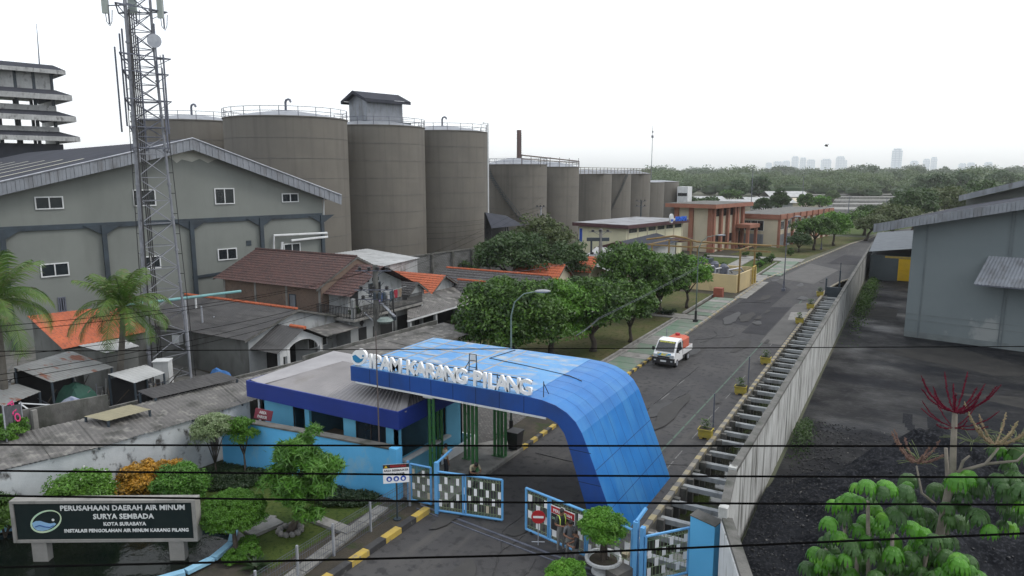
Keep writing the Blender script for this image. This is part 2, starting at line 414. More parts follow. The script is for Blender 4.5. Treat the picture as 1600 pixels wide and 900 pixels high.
    def roofsheet(s, p0, p1, q1, q0, pitch=0.25, amp=0.03, courses=0, lip=0.03, seg=4, profile='sin'):
        """profiled sheet: p0->p1 along the eave, q0/q1 the top edge; waves run up the slope"""
        p0, p1, q1, q0 = map(Vector, (p0, p1, q1, q0))
        nrm = (p1 - p0).cross(q0 - p0).normalized()
        if nrm.z < 0: nrm = -nrm
        L = max((p1 - p0).length, (q1 - q0).length)
        nu = max(2, int(L / pitch)) * seg
        nv = max(1, courses)
        rows = []
        for j in range(nv):
            rows.append((j / nv, lip if courses else 0)); rows.append(((j + 1) / nv, 0))
        vs = []; fs = []
        for (v, off) in rows:
            a = p0.lerp(q0, v); b = p1.lerp(q1, v)
            for i in range(nu + 1):
                w = i / seg
                if profile == 'sin': h = amp * (0.5 + 0.5 * math.sin(2 * math.pi * w))
                elif profile == 'trap': h = amp if (i % seg) in (0, 1) else 0
                else: h = amp if i % seg == 0 else 0
                vs.append(tuple(a.lerp(b, i / nu) + nrm * (h + off)))
        m = nu + 1
        for j in range(len(rows) - 1):
            for i in range(nu):
                fs.append((j * m + i, j * m + i + 1, (j + 1) * m + i + 1, (j + 1) * m + i))
        return s.add(vs, fs)
    def build(s, name, m, parent=None, smooth=False):
        me = bpy.data.meshes.new(name)
        off = Vector((0, 0, 0))
        if parent is not None:
            off = WLOC[parent.name]
        me.from_pydata([(p[0] - off.x, p[1] - off.y, p[2] - off.z) for p in s.v], [], s.f)
        mm = m if isinstance(m, (list, tuple)) else [m]
        for q in mm: me.materials.append(q)
        if len(mm) > 1: me.polygons.foreach_set('material_index', s.mi)
        if smooth: me.polygons.foreach_set('use_smooth', [True] * len(me.polygons))
        me.update()
        o = bpy.data.objects.new(name, me)
        COL.objects.link(o)
        WLOC[o.name] = off.copy()
        if parent is not None: o.parent = parent
        return o
WLOC = {}

def npmesh(name, V, F, m, parent=None):
    me = bpy.data.meshes.new(name)
    off = WLOC[parent.name] if parent is not None else Vector((0, 0, 0))
    V = np.asarray(V, dtype=np.float32) - np.array(off, dtype=np.float32)
    F = np.asarray(F, dtype=np.int32)
    me.vertices.add(len(V)); me.vertices.foreach_set('co', V.ravel())
    k = F.shape[1]
    me.loops.add(F.size); me.loops.foreach_set('vertex_index', F.ravel())
    me.polygons.add(len(F))
    me.polygons.foreach_set('loop_start', np.arange(0, F.size, k, dtype=np.int32))
    try: me.polygons.foreach_set('loop_total', np.full(len(F), k, dtype=np.int32))
    except Exception: pass
    me.materials.append(m)
    me.update(calc_edges=True)
    me.validate()
    o = bpy.data.objects.new(name, me)
    COL.objects.link(o)
    WLOC[o.name] = off.copy()
    if parent is not None: o.parent = parent
    return o

def ordn(k):
    w = ['first', 'second', 'third', 'fourth', 'fifth', 'sixth', 'seventh', 'eighth', 'ninth', 'tenth', 'eleventh', 'twelfth']
    k += 1
    return w[k - 1] if k <= 12 else '%d%s' % (k, {1: 'st', 2: 'nd', 3: 'rd'}.get(k % 10, 'th') if k not in (11, 12, 13) else 'th')
def tag(o, label=None, cat=None, group=None, kind=None):
    if label: o['label'] = label
    if cat: o['category'] = cat
    if group: o['group'] = group
    if kind: o['kind'] = kind
    return o
def thing(name, label, cat, loc=(0, 0, 0), group=None):
    o = bpy.data.objects.new(name, None)
    o.empty_display_size = 0.3
    COL.objects.link(o)
    o.location = loc
    WLOC[o.name] = Vector(loc)
    return tag(o, label, cat, group)
def st(mb, name, m, kind='structure', **k):
    o = mb.build(name, m, **k)
    return tag(o, kind=kind)
def dup(root, loc, rz=0.0, sc=1.0, label=None, group=None):
    r = root.copy(); COL.objects.link(r)
    r.location = loc; r.rotation_euler = (0, 0, rz); r.scale = (sc, sc, sc)
    WLOC[r.name] = Vector(loc)
    if label: r['label'] = label
    if group: r['group'] = group
    for ch in list(root.children):
        c = ch.copy(); COL.objects.link(c); c.parent = r
        for g in list(ch.children):
            d = g.copy(); COL.objects.link(d); d.parent = c
    return r

def text(name, body, size, m, parent, origin, right, up, ext=0.02, bold=0.0, align='CENTER', spacing=1.0):
    cu = bpy.data.curves.new(name, 'FONT')
    cu.body = body; cu.size = size; cu.extrude = ext; cu.offset = bold; cu.align_x = align
    cu.space_character = spacing; cu.resolution_u = 2
    tmp = bpy.data.objects.new('tmp', cu); COL.objects.link(tmp)
    bpy.context.view_layer.update()
    dg = bpy.context.evaluated_depsgraph_get()
    me = bpy.data.meshes.new_from_object(tmp.evaluated_get(dg))
    bpy.data.objects.remove(tmp)
    right = Vector(right).normalized(); up = Vector(up).normalized(); nrm = right.cross(up)
    off = WLOC[parent.name] if parent is not None else Vector((0, 0, 0))
    o3 = Vector(origin) - off
    for v in me.vertices:
        c = v.co.copy()
        v.co = o3 + right * c.x + up * c.y + nrm * c.z
    me.materials.clear(); me.materials.append(m)
    me.name = name
    o = bpy.data.objects.new(name, me); COL.objects.link(o)
    WLOC[o.name] = off.copy()
    if parent is not None: o.parent = parent
    return o

# ------------------------------------------------------------------ foliage
def leaf_quads(rng, P, Nn, size, aspect=0.45, jit=0.8, droop=0.0):
    n = len(P)
    nr = Nn + rng.normal(0, jit, (n, 3)); nr /= np.linalg.norm(nr, axis=1)[:, None] + 1e-9
    r = rng.normal(0, 1, (n, 3)); r[:, 2] -= droop
    t = r - nr * np.sum(r * nr, axis=1)[:, None]; t /= np.linalg.norm(t, axis=1)[:, None] + 1e-9
    b = np.cross(nr, t)
    L = (size * rng.uniform(.7, 1.3, n))[:, None]; Wd = L * aspect
    V = np.empty((n, 4, 3))
    V[:, 0] = P - t * L * .5
    V[:, 1] = P + b * Wd * .5 - nr * L * 0.06
    V[:, 2] = P + t * L * .5 - nr * L * .15
    V[:, 3] = P - b * Wd * .5 - nr * L * 0.06
    return V.reshape(-1, 3), np.arange(n * 4).reshape(-1, 4)
def join_vf(parts):
    Vs, Fs, b = [], [], 0
    for V, Fa in parts:
        Vs.append(V); Fs.append(Fa + b); b += len(V)
    return np.concatenate(Vs), np.concatenate(Fs)
def crown_vf(seed, c, rad, ncl=40, per=90, size=.3, cr=None, shell=.55, aspect=.45, flat=.8, low=-.5):
    rng = np.random.default_rng(seed)
    rad = np.array(rad, float); c = np.array(c, float)
    cr = cr or min(rad) * .38
    D = rng.normal(0, 1, (ncl * 4, 3)); D /= np.linalg.norm(D, axis=1)[:, None]
    D = D[D[:, 2] > low][:ncl]
    rr = rng.uniform(shell, 1.0, len(D)) * rng.uniform(.86, 1.08, len(D))
    C = D * rr[:, None] * (rad - cr * .5)
    parts = []
    for k in range(len(C)):
        s = cr * rng.uniform(.65, 1.25)
        d = rng.normal(0, 1, (per, 3)); d /= np.linalg.norm(d, axis=1)[:, None]
        d[:, 2] = np.where(d[:, 2] < -.3, -d[:, 2] * .6, d[:, 2])
        rr2 = rng.uniform(.72, 1.06, per)[:, None]
        P = C[k] + d * s * rr2 * np.array([1, 1, flat]) + c
        parts.append(leaf_quads(rng, P, d + np.array([0, 0, .5]), size, aspect))
    return join_vf(parts)
def limbs(mb, base, top, r, c, rad, seed, n=6):
    rnd = random.Random(seed)
    base = Vector(base); top = Vector(top); c = Vector(c)
    pts = [base + Vector((0, 0, -.05))]; rs = [r * 1.5]
    for k in range(1, 5):
        f = k / 4
        pts.append(base.lerp(top, f) + Vector((rnd.uniform(-.3, .3) * r * 2, rnd.uniform(-.3, .3) * r * 2, 0))); rs.append(r * (1.1 - .35 * f))
    mb.path(pts, r, 8, rs)
    for k in range(n):
        a = 2 * math.pi * k / n + rnd.uniform(-.4, .4)
        e = c + Vector((math.cos(a) * rad[0] * .7, math.sin(a) * rad[1] * .7, rnd.uniform(-.1, .5) * rad[2]))
        m1 = top.lerp(e, .5) + Vector((0, 0, rnd.uniform(0, .3)))
        mb.path([pts[-2] + Vector((0, 0, .1)), m1, e], r, 6, [r * .6, r * .35, r * .12])
def tree(name, label, cat, x, y, h, rad, seed, m, trunk_h=None, size=.32, ncl=42, per=90, r=.16, group=None, bark=None, aspect=.45, shell=.55, low=-.5, z0=0.0, flowers=0, lean=(0, 0), crn='crown', nl=6, cr=None):
    root = thing(name, label, cat, (x, y, z0), group)
    c = (x + lean[0], y + lean[1], z0 + h - rad[2])
    mb = MB()
    th = trunk_h if trunk_h is not None else max(.4, h - rad[2] * 1.7)
    limbs(mb, (x, y, z0), (x + lean[0] * .6, y + lean[1] * .6, z0 + th), r, c, rad, seed, nl)
    mb.build('trunk', bark or M['bark'], root, smooth=True)
    V, Fc = crown_vf(seed, c, rad, ncl, per, size, cr, shell, aspect, low=low)
    npmesh(crn, V, Fc, m, root)
    if flowers:
        rng = np.random.default_rng(seed + 7)
        idx = rng.integers(0, len(V), flowers * 3)
        P = V[idx]; d = (P - np.array(c)) / np.array(rad)
        dl = np.linalg.norm(d, axis=1)
        P = P[dl > .8][:flowers]; d = d[dl > .8][:flowers]
        Vq, Fq = leaf_quads(rng, P + d * .06, d, size * .55, .9, .3)
        fo = npmesh('blossom', Vq, Fq, M['flower_w'], root)
        tag(fo, kind='stuff')
    return root
rnd = random.Random(5)
nr = np.random.default_rng(11)
def place(o, loc, rz=0.0):
    o.location = loc; o.rotation_euler = (0, 0, rz)
    return o
def sheetq(name, pts, m, z, kind='structure'):
    mb = MB(); mb.add([(p[0], p[1], z) for p in pts], [tuple(range(len(pts)))])
    return tag(mb.build(name, m), kind=kind)
def hh(x, y, s=0):
    return math.sin(x * 1.3 + s) * math.cos(y * 1.1 - s * .7) * .5 + math.sin(x * .47 - y * .61 + s * 1.7) * .5

# ================================================================== GROUND
CX0, CX1, CY0, CY1 = -8.10, -4.95, 10.0, 104.0
R = 30000.0
g = MB()
g.quad((-R, -R, 0), (CX0, -R, 0), (CX0, R, 0), (-R, R, 0))
g.quad((CX0, -R, 0), (CX1, -R, 0), (CX1, CY0, 0), (CX0, CY0, 0))
g.quad((CX0, CY1, 0), (CX1, CY1, 0), (CX1, R, 0), (CX0, R, 0))
g.quad((CX1, -R, 0), (R, -R, 0), (R, R, 0), (CX1, R, 0))
st(g, 'ground', M['land'])
# bare earth round the settlement and the plant
sheetq('earth', [(-140, 5), (-16.5, 5), (-16.5, 260), (-140, 260)], M['dirt'], .004)
# road
road = [(-16.3, 22), (-16.3, 97), (-15.0, 108), (-13.2, 125), (-10.2, 154), (-7.2, 172), (-5.5, 190), (6, 225), (14, 223), (3, 187), (0, 160), (-4.2, 122), (-4.95, 108), (-6.3, 103.9), (-7.4, 99), (-8.3, 92), (-8.3, 22)]
sheetq('road', road, M['asphalt'], .010)
sheetq('forecourt_road', [(-16.5, -5), (-8.1, -5), (-8.1, 22), (-16.5, 22)], M['asphalt'], .010)
sheetq('street', [(-8.1, -5), (30, -5), (30, 9.9), (-8.1, 9.9)], M['asphalt'], .010)
for i, (p, mm) in enumerate([([(-16.0, 68), (-12.4, 66), (-12.0, 90), (-15.2, 97)], 'asphalt_new'), ([(-12.3, 63), (-10.3, 63), (-10.3, 78), (-12.2, 77)], 'asphalt_new'),
                  ([(-14.9, 99), (-10.2, 96), (-8.6, 112), (-13.2, 118)], 'asphalt_old'), ([(-10.2, 60), (-8.5, 60), (-8.5, 83), (-10.2, 80)], 'asphalt_old'),
                  ([(-9.6, 71), (-8.4, 71), (-8.4, 76), (-9.9, 75)], 'conc'), ([(-10.9, 119), (-6.5, 119), (-5.6, 132), (-9.6, 133)], 'asphalt_new'), ([(-15.6, 36), (-14.4, 36), (-14.2, 40.5), (-15.7, 40)], 'asphalt_old')]):
    sheetq('road_patch', p, M[mm], .014 + i * .004)
# painted lines on the road
ln = MB()
for (x0, y0, x1, y1, w) in [(-10.25, 24, -9.9, 83, .10)]:
    n = 26
    for k in range(n):
        a, b = k / n, (k + .93) / n
        ln.quad((x0 + (x1 - x0) * a, y0 + (y1 - y0) * a, .018), (x0 + (x1 - x0) * a + w, y0 + (y1 - y0) * a, .018), (x0 + (x1 - x0) * b + w, y0 + (y1 - y0) * b, .018), (x0 + (x1 - x0) * b, y0 + (y1 - y0) * b, .018))
st(ln, 'road_line', mat('green_road_line', (.07, .12, .09), (.055, .085, .068), rough=.8, scale=4))
ln = MB()
for k in range(30):
    y = 25 + k * 1.55
    if rnd.random() < .28: continue
    ln.quad((-9.28, y, .018), (-9.22, y, .018), (-9.20, y + 1.2, .018), (-9.26, y + 1.2, .018))
for k in range(3):
    ln.quad((-12.75, 38 + k * 3.4, .018), (-12.68, 38 + k * 3.4, .018), (-12.62, 39.5 + k * 3.4, .018), (-12.69, 39.5 + k * 3.4, .018))
st(ln, 'road_line', mat('worn_white_line', (.17, .17, .165), (.09, .09, .09), rough=.8, scale=6))
sm = MB()
sm.path([(-13.2, 31, .02), (-12.95, 36, .02), (-12.8, 43, .02), (-12.7, 50, .02)], .035, 4)
sm.path([(-15.6, 30.0, .02), (-13.8, 29.9, .02), (-11.5, 30.2, .02)], .03, 4)
rc = random.Random(9)
for k in range(16):
    x, y = rc.uniform(-15.8, -9), rc.uniform(15, 95); a = rc.uniform(-.6, .6) + (1.57 if rc.random() < .4 else 0); pts_ = []
    for j in range(7): pts_.append((x, y, .031)); x += math.sin(a) * rc.uniform(.4, .9); y += math.cos(a) * rc.uniform(.4, 1.1); a += rc.uniform(-.5, .5)
    if all(-16 < p[0] < -8.4 for p in pts_): sm.path(pts_, .014, 3)
st(sm, 'road_seam', M['black'])
st_m = mat('oil_stain', (.030, .030, .032), (.045, .045, .046), rough=.6, spec=.3, scale=1.5); li_m = mat('scuffed_asphalt', (.066, .065, .064), (.056, .056, .056), rough=.9, spec=.1, scale=1.2)
for k in range(26):
    x, y = rc.uniform(-15.6, -9.2), rc.uniform(12, 100); w = rc.uniform(.15, .7); l = w * rc.uniform(1.5, 7); n_ = 14; sd = rc.random() * 9
    P_ = [(x + w * (1 + .3 * math.sin(3 * t + sd)) * math.cos(t), y + l * (1 + .25 * math.sin(2 * t + sd)) * math.sin(t)) for t in [6.2832 * i / n_ for i in range(n_)]]
    if all(-16.2 < p[0] < -8.5 for p in P_): sheetq('road_stain', P_, st_m if k % 2 else li_m, .044 + k * .0012)

# kerbs: painted blocks
def kerb(pts, w, h, seg, mats, name='kerb', z0=0.0, jitter=.0):
    mb = MB(); d = 0.0; tog = 0
    for (a, b) in zip(pts[:-1], pts[1:]):
        a = Vector((a[0], a[1])); b = Vector((b[0], b[1])); L = (b - a).length; u = (b - a).normalized()
        n = max(1, round(L / seg)); s = L / n
        for k in range(n):
            mb.cur = tog % len(mats)
            tog += 1
            c = a + u * (s * (k + .5))
            mb.obox((c.x + rnd.uniform(-1, 1) * jitter, c.y), (u.x, u.y), s * .985, w, z0, h + rnd.uniform(-.012, .012))
    return st(mb, name, [M[q] for q in mats])
kerb([(-16.42, 30.0), (-16.4, 58)], .22, .17, .55, ['yellow', 'black'])
kerb([(-16.4, 58.05), (-16.3, 97), (-15.0, 108), (-13.2, 125), (-10.2, 154), (-7.2, 172), (-5.5, 190)], .22, .16, .8, ['cream_kerb', 'conc'])
kerb([(-16.62, 8), (-16.62, 22.2)], .30, .24, .95, ['yellow', 'black'])
kerb([(-8.22, 22.9), (-8.22, 92), (-7.4, 99), (-6.3, 103.4), (-5.2, 106)], .24, .16, .5, ['cream_kerb', 'dark_kerb'])
# green pavement, gutter, lawns along the road
sheetq('pavement', [(-18.7, 45), (-16.53, 45), (-16.5, 66), (-18.7, 66)], M['greenwalk'], .12)
mb = MB()
for (a, b) in ((44.9, 66), (68.5, 80.5), (101, 118)):
    y = a
    while y < b - 1:
        mb.cur = 0 if rnd.random() < .75 else 1
        mb.box(-18.65 + (1.2 if a > 90 else 0), -16.55 + (1.6 if a > 90 else 0), y + .03, y + 1.55, 0.0, .13 + rnd.uniform(0, .01))
        y += 1.6
st(mb, 'pavement', [M['greenwalk'], M['conc']])
mb = MB()
mb.box(-19.25, -19.08, 44, 66.2, 0, .22); mb.box(-18.85, -18.68, 44, 66.2, 0, .18); mb.box(-19.08, -18.85, 44, 66.2, -.01, .025)
mb.box(-19.25, -19.08, 68.6, 82, 0, .22)
mb.box(-18.0, -17.8, 95, 116, 0, .2)
st(mb, 'gutter', M['conc'])
mb = MB(); mb.box(-24, -16.6, 66.4, 68.4, 0, .10); mb.box(-22, -16.45, 94.5, 100.6, 0, .10); mb.box(-24, -14.6, 118.5, 123, 0, .1); mb.box(-16.7, -15.4, 80.6, 94.4, 0, .1)
mb.box(-30, -24.0, 119.5, 121.5, 0, .1); mb.box(-24, -22.0, 98.0, 119, 0, .1)
st(mb, 'path', M['conc'])
sheetq('lawn', [(-31, 46), (-19.3, 46), (-19.3, 66.2), (-31, 66.2)], M['grass_dry'], .03)
sheetq('lawn', [(-31, 68.5), (-19.3, 68.5), (-19.3, 82), (-31, 82)], M['grass_dry'], .03)
sheetq('lawn', [(-30, 95), (-24.1, 95), (-24.1, 119.2), (-30, 119.2)], M['grass'], .03)
sheetq('lawn', [(-21.9, 101), (-18.1, 101), (-17.0, 118), (-21.9, 118)], M['grass'], .03)
sheetq('lawn', [(-27, 124), (-15.0, 124), (-10.9, 154), (-8.0, 172), (-20, 172)], M['grass_dry'], .03)
sheetq('lawn', [(-9, 176), (-6.3, 188), (2, 215), (-18, 225), (-24, 178)], M['grass'], .03)
sheetq('paving', [(-30.6, 29.3), (-18.4, 29.3), (-18.8, 44.8), (-30.6, 45.9)], M['paver'], .03)

# drain channel
mb = MB()
mb.quad((CX0, CY0, 0), (CX0, CY0, -1.6), (CX0, CY1, -1.6), (CX0, CY1, 0))
mb.quad((CX1, CY0, 0), (CX1, CY1, 0), (CX1, CY1, -1.6), (CX1, CY0, -1.6))
mb.quad((CX0, CY1, 0), (CX0, CY1, -1.6), (CX1, CY1, -1.6), (CX1, CY1, 0))
mb.quad((CX0, CY0, 0), (CX1, CY0, 0), (CX1, CY0, -1.6), (CX0, CY0, -1.6))
y = 11
while y < 100:      # buttress ribs against the road side
    mb.box(CX0 + .002, CX0 + .28, y, y + .22, -1.55, -.02); y += 1.1
st(mb, 'drain_wall', M['conc_d'])
sheetq('drain_water', [(CX0 - .1, CY0), (CX1 + .1, CY0), (CX1 + .1, CY1), (CX0 - .1, CY1)], M['drainwater'], -1.25)
y = 12.2; k = 0
while y < 87.5:
    mb = MB(); j = rnd.uniform(-.06, .06)
    mb.ext([(CX0 + .01, y, -.30 + j), (CX0 + .01, y + .26, -.30 + j), (CX0 + .01, y + .26, -.08 + j), (CX0 + .01, y, -.08 + j)], (CX1 - CX0 - .02, rnd.uniform(-.08, .08), rnd.uniform(-.03, .03)))
    o = mb.build('drain_strut', M['house_w'])
    tag(o, ordn(k) + ' pale concrete strut across the open drain, counting from the gate', 'strut', 'struts across the open drain')
    y += 1.62; k += 1
# weeds, roots and litter on the drain's far bank
rng = np.random.default_rng(3)
P = np.stack([rng.uniform(-5.9, -5.0, 2600), rng.uniform(18, 88, 2600), rng.uniform(-1.2, -.35, 2600)], 1)
P = P[np.sin(P[:, 1] * .9) + np.sin(P[:, 1] * .37) > -.3]
V, Fq = leaf_quads(rng, P, np.tile([-.4, -.1, 1.], (len(P), 1)), .22, .3)
tag(npmesh('drain_weeds', V, Fq, M['lf_dark']), 'dark weeds on the far bank of the open drain', 'weeds', kind='stuff')
mb = MB()
for k in range(900):
    x = rnd.uniform(-6.0, -5.0); yy = rnd.uniform(18, 90)
    mb.ball((x, yy, -1.25 + (x + 6.2) * .7), rnd.uniform(.05, .16), 5, 3, (1, 1, .6))
tag(mb.build('rubble', M['stone']), 'broken stones along the foot of the panel wall in the drain', 'rubble', kind='stuff')

# coal yard
sheetq('yard_ground', [(-4.6, 8), (60, 8), (60, 130), (-4.6, 130)], M['coalyard'], .006)
nx, ny = 250, 300
xs = np.linspace(-4.55, 26, nx); ys = np.linspace(12, 46, ny)
XX, YY = np.meshgrid(xs, ys)
sst = lambda a: np.clip(a, 0, 1) ** 2 * (3 - 2 * np.clip(a, 0, 1))
edge = 37.5 + 1.6 * np.sin(XX * .42 + 1) + 2.6 * np.sin(XX * .17 - .5) + .10 * XX
mask = sst((edge - YY) / 3.0)
wallr = sst((XX + 4.5) / 5.5)
def vnoise(seed, sc):
    r_ = np.random.default_rng(seed)
    gx = int(31 / sc) + 3; gy = int(35 / sc) + 3
    A_ = r_.uniform(-1, 1, (gy, gx))
    fx = (XX + 4.6) / sc; fy = (YY - 12) / sc
    ix = fx.astype(int); iy = fy.astype(int); tx = sst(fx - ix); ty = sst(fy - iy)
    return (A_[iy, ix] * (1 - tx) * (1 - ty) + A_[iy, ix + 1] * tx * (1 - ty) + A_[iy + 1, ix] * (1 - tx) * ty + A_[iy + 1, ix + 1] * tx * ty)
hgt = mask * (.2 + .8 * wallr) * (1.0 + .75 * vnoise(1, 5.5) + .36 * vnoise(2, 2.2) + .22 * vnoise(3, .9) + .12 * vnoise(4, .4)) * 1.5
hgt += mask * (np.random.default_rng(8).uniform(-.03, .05, XX.shape))
ruts = .035 * np.sin(np.hypot(XX - 11, (YY - 45) * 1.2) * 5.0) * np.exp(-((np.hypot(XX - 11, (YY - 45) * 1.2) - 6.5) / 2.2) ** 2) * (1 - mask)
hgt = np.where(mask > .002, np.maximum(hgt, .012), .009) + np.maximum(ruts, 0)
V = np.stack([XX, YY, hgt], -1).reshape(-1, 3)
ii = np.arange(nx * ny).reshape(ny, nx)
Fq = np.stack([ii[:-1, :-1], ii[:-1, 1:], ii[1:, 1:], ii[1:, :-1]], -1).reshape(-1, 4)
cz = hgt[:-1, :-1].ravel()
heap = npmesh('coal_heap', V, Fq[cz > .0095], M['coal'])
tag(heap, 'low heap of black coal spread over the yard right of the wall', 'coal heap', kind='stuff')
mb = MB()
for k in range(5200):
    x = -4.2 + abs(rnd.gauss(0, 2.2)); yy = rnd.uniform(17, 42)
    if k % 2: x = rnd.uniform(-4, 22); yy = rnd.uniform(14, 40)
    jx = min(nx - 1, max(0, int((x + 4.55) / 30.55 * (nx - 1)))); jy = min(ny - 1, int((yy - 12) / 34 * (ny - 1)))
    s = rnd.uniform(.015, .05) * (1.6 if rnd.random() < .06 else 1)
    mb.cur = 1 if rnd.random() < .035 else 0
    mb.ball((x, yy, float(hgt[jy, jx]) + s * .4), s, 4, 3, (1, rnd.uniform(.6, 1.3), rnd.uniform(.5, .9)))
tag(mb.build('coal_lumps', [M['rock'], M['stone']]), 'loose coal lumps strewn over the heap and along the wall', 'coal', kind='stuff')
# wet tracks
for p in ([(3, 52), (16, 47), (24, 50), (22, 53), (10, 54)], [(-2, 62), (6, 58), (10, 60), (4, 66)], [(-3.6, 76), (-.6, 76), (-.4, 82), (-3.2, 84)]):
    sheetq('yard_patch', p, M['yardpale'], .012)

# ================================================================== boundary wall along the drain (panel wall)
pw = thing('panel_wall', 'long weathered concrete panel wall between the open drain and the coal yard', 'wall', (-4.8, 23.5, 0))
y = 24.6
while y < 121:
    mb = MB()
    L = 1.55
    j = rnd.uniform(-.02, .02)
    mb.ext([(-4.90, y + .012, -.3), (-4.90, y + L - .012, -.3), (-4.90, y + L - .012, 3.48 + j), (-4.90, y + .012, 3.48 + j)], (.14 + rnd.uniform(-.012, .012), 0, 0))
    mb.build('wall_panel', M['wallpanel'], pw)
    y += L
mb = MB(); mb.box(-4.97, -4.69, 24.6, 121, 3.46, 3.60); mb.build('coping', M['conc_d'], pw)
mb = MB()
y = 24.7
while y < 121: mb.box(-5.02, -4.905, y - .09, y + .09, -.3, 3.455); y += 3.1
mb.build('rear_posts', M['conc_d'], pw)
# lower broken return wall nearest to the street
rw = thing('return_wall', 'bent white wall end with two white caps and a dirty coping beside the blue pillar', 'wall', (-4.6, 17, 0))
E2 = Vector((-4.83, 24.58, 0)); E1 = G(1131, 796, 3.55); E1.z = 0; E0 = G(1162, 905, 3.3); E0.z = 0
def wseg(a, b, w0, w1, z0, z1, nm, m_):
    u = (b - a).normalized(); n = Vector((u.y, -u.x, 0)); n = n if n.x > 0 else -n
    mb = MB(); mb.ext([a + n * w0 + Vector((0, 0, z0)), b + n * w0 + Vector((0, 0, z0)), b + n * w1 + Vector((0, 0, z0)), a + n * w1 + Vector((0, 0, z0))], (0, 0, z1 - z0)); mb.build(nm, m_, rw)
wseg(E1, E2, -.07, .07, -.3, 3.45, 'wall_face', M['wallpanel']); wseg(E1, E2, -.14, .14, 3.452, 3.58, 'coping', M['conc_d'])
u_ = (E0 - E1).normalized(); E0 = E1 + u_ * 12; E1b = E1 + u_ * .12
wseg(E0, E1b, -.1, .1, -.3, 3.2, 'wall_face', M['white']); wseg(E0, E1b, -.06, .26, 3.202, 3.34, 'coping', M['conc_d'])
for q_ in (E1, E2): mb = MB(); mb.obox((q_.x, q_.y), (0, 1), .28, .28, 3.30, 3.66); mb.build('white_cap', M['wallpanel'], rw)

# weeds at the wall foot in the yard
def scrub(name, label, cx, cy, rx, ry, h, n, m, size, seed, kind='stuff', cat='weeds', z=0.0):
    rng = np.random.default_rng(seed)
    P = np.stack([cx + rng.normal(0, rx * .5, n), cy + rng.normal(0, ry * .5, n), np.zeros(n)], 1)
    q = 1 - np.clip(((P[:, 0] - cx) / rx) ** 2 + ((P[:, 1] - cy) / ry) ** 2, 0, 1)
    P[:, 2] = z + rng.uniform(.05, 1, n) * h * np.sqrt(q) + .03
    V, Fq = leaf_quads(rng, P, np.tile([0, 0, 1.], (n, 1)), size, .4)
    return tag(npmesh(name, V, Fq, m), label, cat, kind=kind)
scrub('weeds', 'green weeds growing at the wall foot in the middle of the coal yard', -4.1, 38.5, .55, 2.6, 1.0, 1100, M['lf_dark'], .15, 21)
scrub('weeds', 'strip of green weeds at the wall foot near the yellow-doored shed', -3.7, 90, .8, 17, .8, 6500, M['lf_mango'], .20, 22)

# ================================================================== LEFT WAREHOUSE
C0 = PD(503, 300, 77.6); C0.z = 0
UL = Vector((-.262, -.965, 0)).normalized(); NL = Vector((-.965, .262, 0)).normalized()   # along the gable wall / away behind it
def lw(px, py, off=0.0):
    p = PV(px, py, C0 - NL * off, UL); return p
def kz(k, z, off=0.0): return C0 + UL * k - NL * off + Vector((0, 0, z))
wh = thing('warehouse', 'big grey rendered warehouse with a gable wall and dark roof behind the houses', 'warehouse', tuple(C0))
prof = [(0, 11.6), (13.4, 16.35), (27.9, 12.6), (46, 8.2)]
mb = MB(); mb.ext([kz(0, 0), kz(0, prof[0][1]), kz(13.4, prof[1][1]), kz(27.9, prof[2][1]), kz(46, prof[3][1]), kz(46, 0)], NL * 62)
mb.build('wall', M['wh_wall'], wh)
# roof sheets
mb = MB(); k0 = (-1.7, 11.6); kr = (13.4, 17.0); k1 = (46, 8.65)
for a, b in ((k0, kr), (k1, kr)):
    mb.roofsheet(kz(a[0], a[1], .9), kz(a[0], a[1], .9) + NL * 64, kz(b[0], b[1], .9) + NL * 64, kz(b[0], b[1], .9), pitch=1.0, amp=.05, seg=2, profile='trap')
mb.build('roof', M['sheet_dk'], wh)
mb = MB()
for dd in (6, 13, 20, 27, 34, 41, 48):
    for (f0, f1) in ((.25, .78),):
        a = kz(k1[0], k1[1], .9) + NL * dd; b = kz(kr[0], kr[1], .9) + NL * dd
        p = a.lerp(b, f0) + Vector((0, 0, .10)); q = a.lerp(b, f1) + Vector((0, 0, .10))
        mb.quad(p, p + NL * .8, q + NL * .8, q)
mb.build('skylight', M['skylight'], wh)
mb = MB()
for a, b in ((k0, kr), (kr, k1)):
    for off in (.92,):
        A_ = kz(a[0], a[1], off); B_ = kz(b[0], b[1], off)
        L = (B_ - A_).length; n = int(L / .3)
        for i in range(n):
            p = A_.lerp(B_, i / n); q = A_.lerp(B_, (i + .94) / n)
            mb.ext([p + Vector((0, 0, -.95)), q + Vector((0, 0, -.95)), q + Vector((0, 0, .03)), p + Vector((0, 0, .03))], -NL * (.05 if i % 2 else .08))
mb.build('fascia', M['sheet'], wh)
mb = MB(); mb.path([kz(k0[0], k0[1] + .06, 1.03), kz(kr[0], kr[1] + .08, 1.03), kz(k1[0], k1[1] + .06, 1.03)], .07, 5)
mb.build('edge_trim', M['steel'], wh)
mb = MB(); mb.ext([kz(k0[0], k0[1] - .5, .9), kz(k0[0], k0[1], .9), kz(k0[0] - .12, k0[1], .9), kz(k0[0] - .12, k0[1] - .5, .9)], NL * 62); mb.build('gutter', M['sheet'], wh)
# fresh plaster patch under the ridge
pp = [lw(259, 243, .012), lw(262, 234, .012), lw(275, 228, .012), lw(297, 226, .012), lw(325, 232, .012), lw(348, 246, .012), lw(335, 250, .012), lw(325, 255, .012), lw(312, 248, .012), lw(300, 253, .012), lw(284, 249, .012), lw(276, 255, .012), lw(268, 248, .012)]
mb = MB(); mb.add(pp, [tuple(range(len(pp)))]); mb.build('plaster_patch', M['plaster_new'], wh)
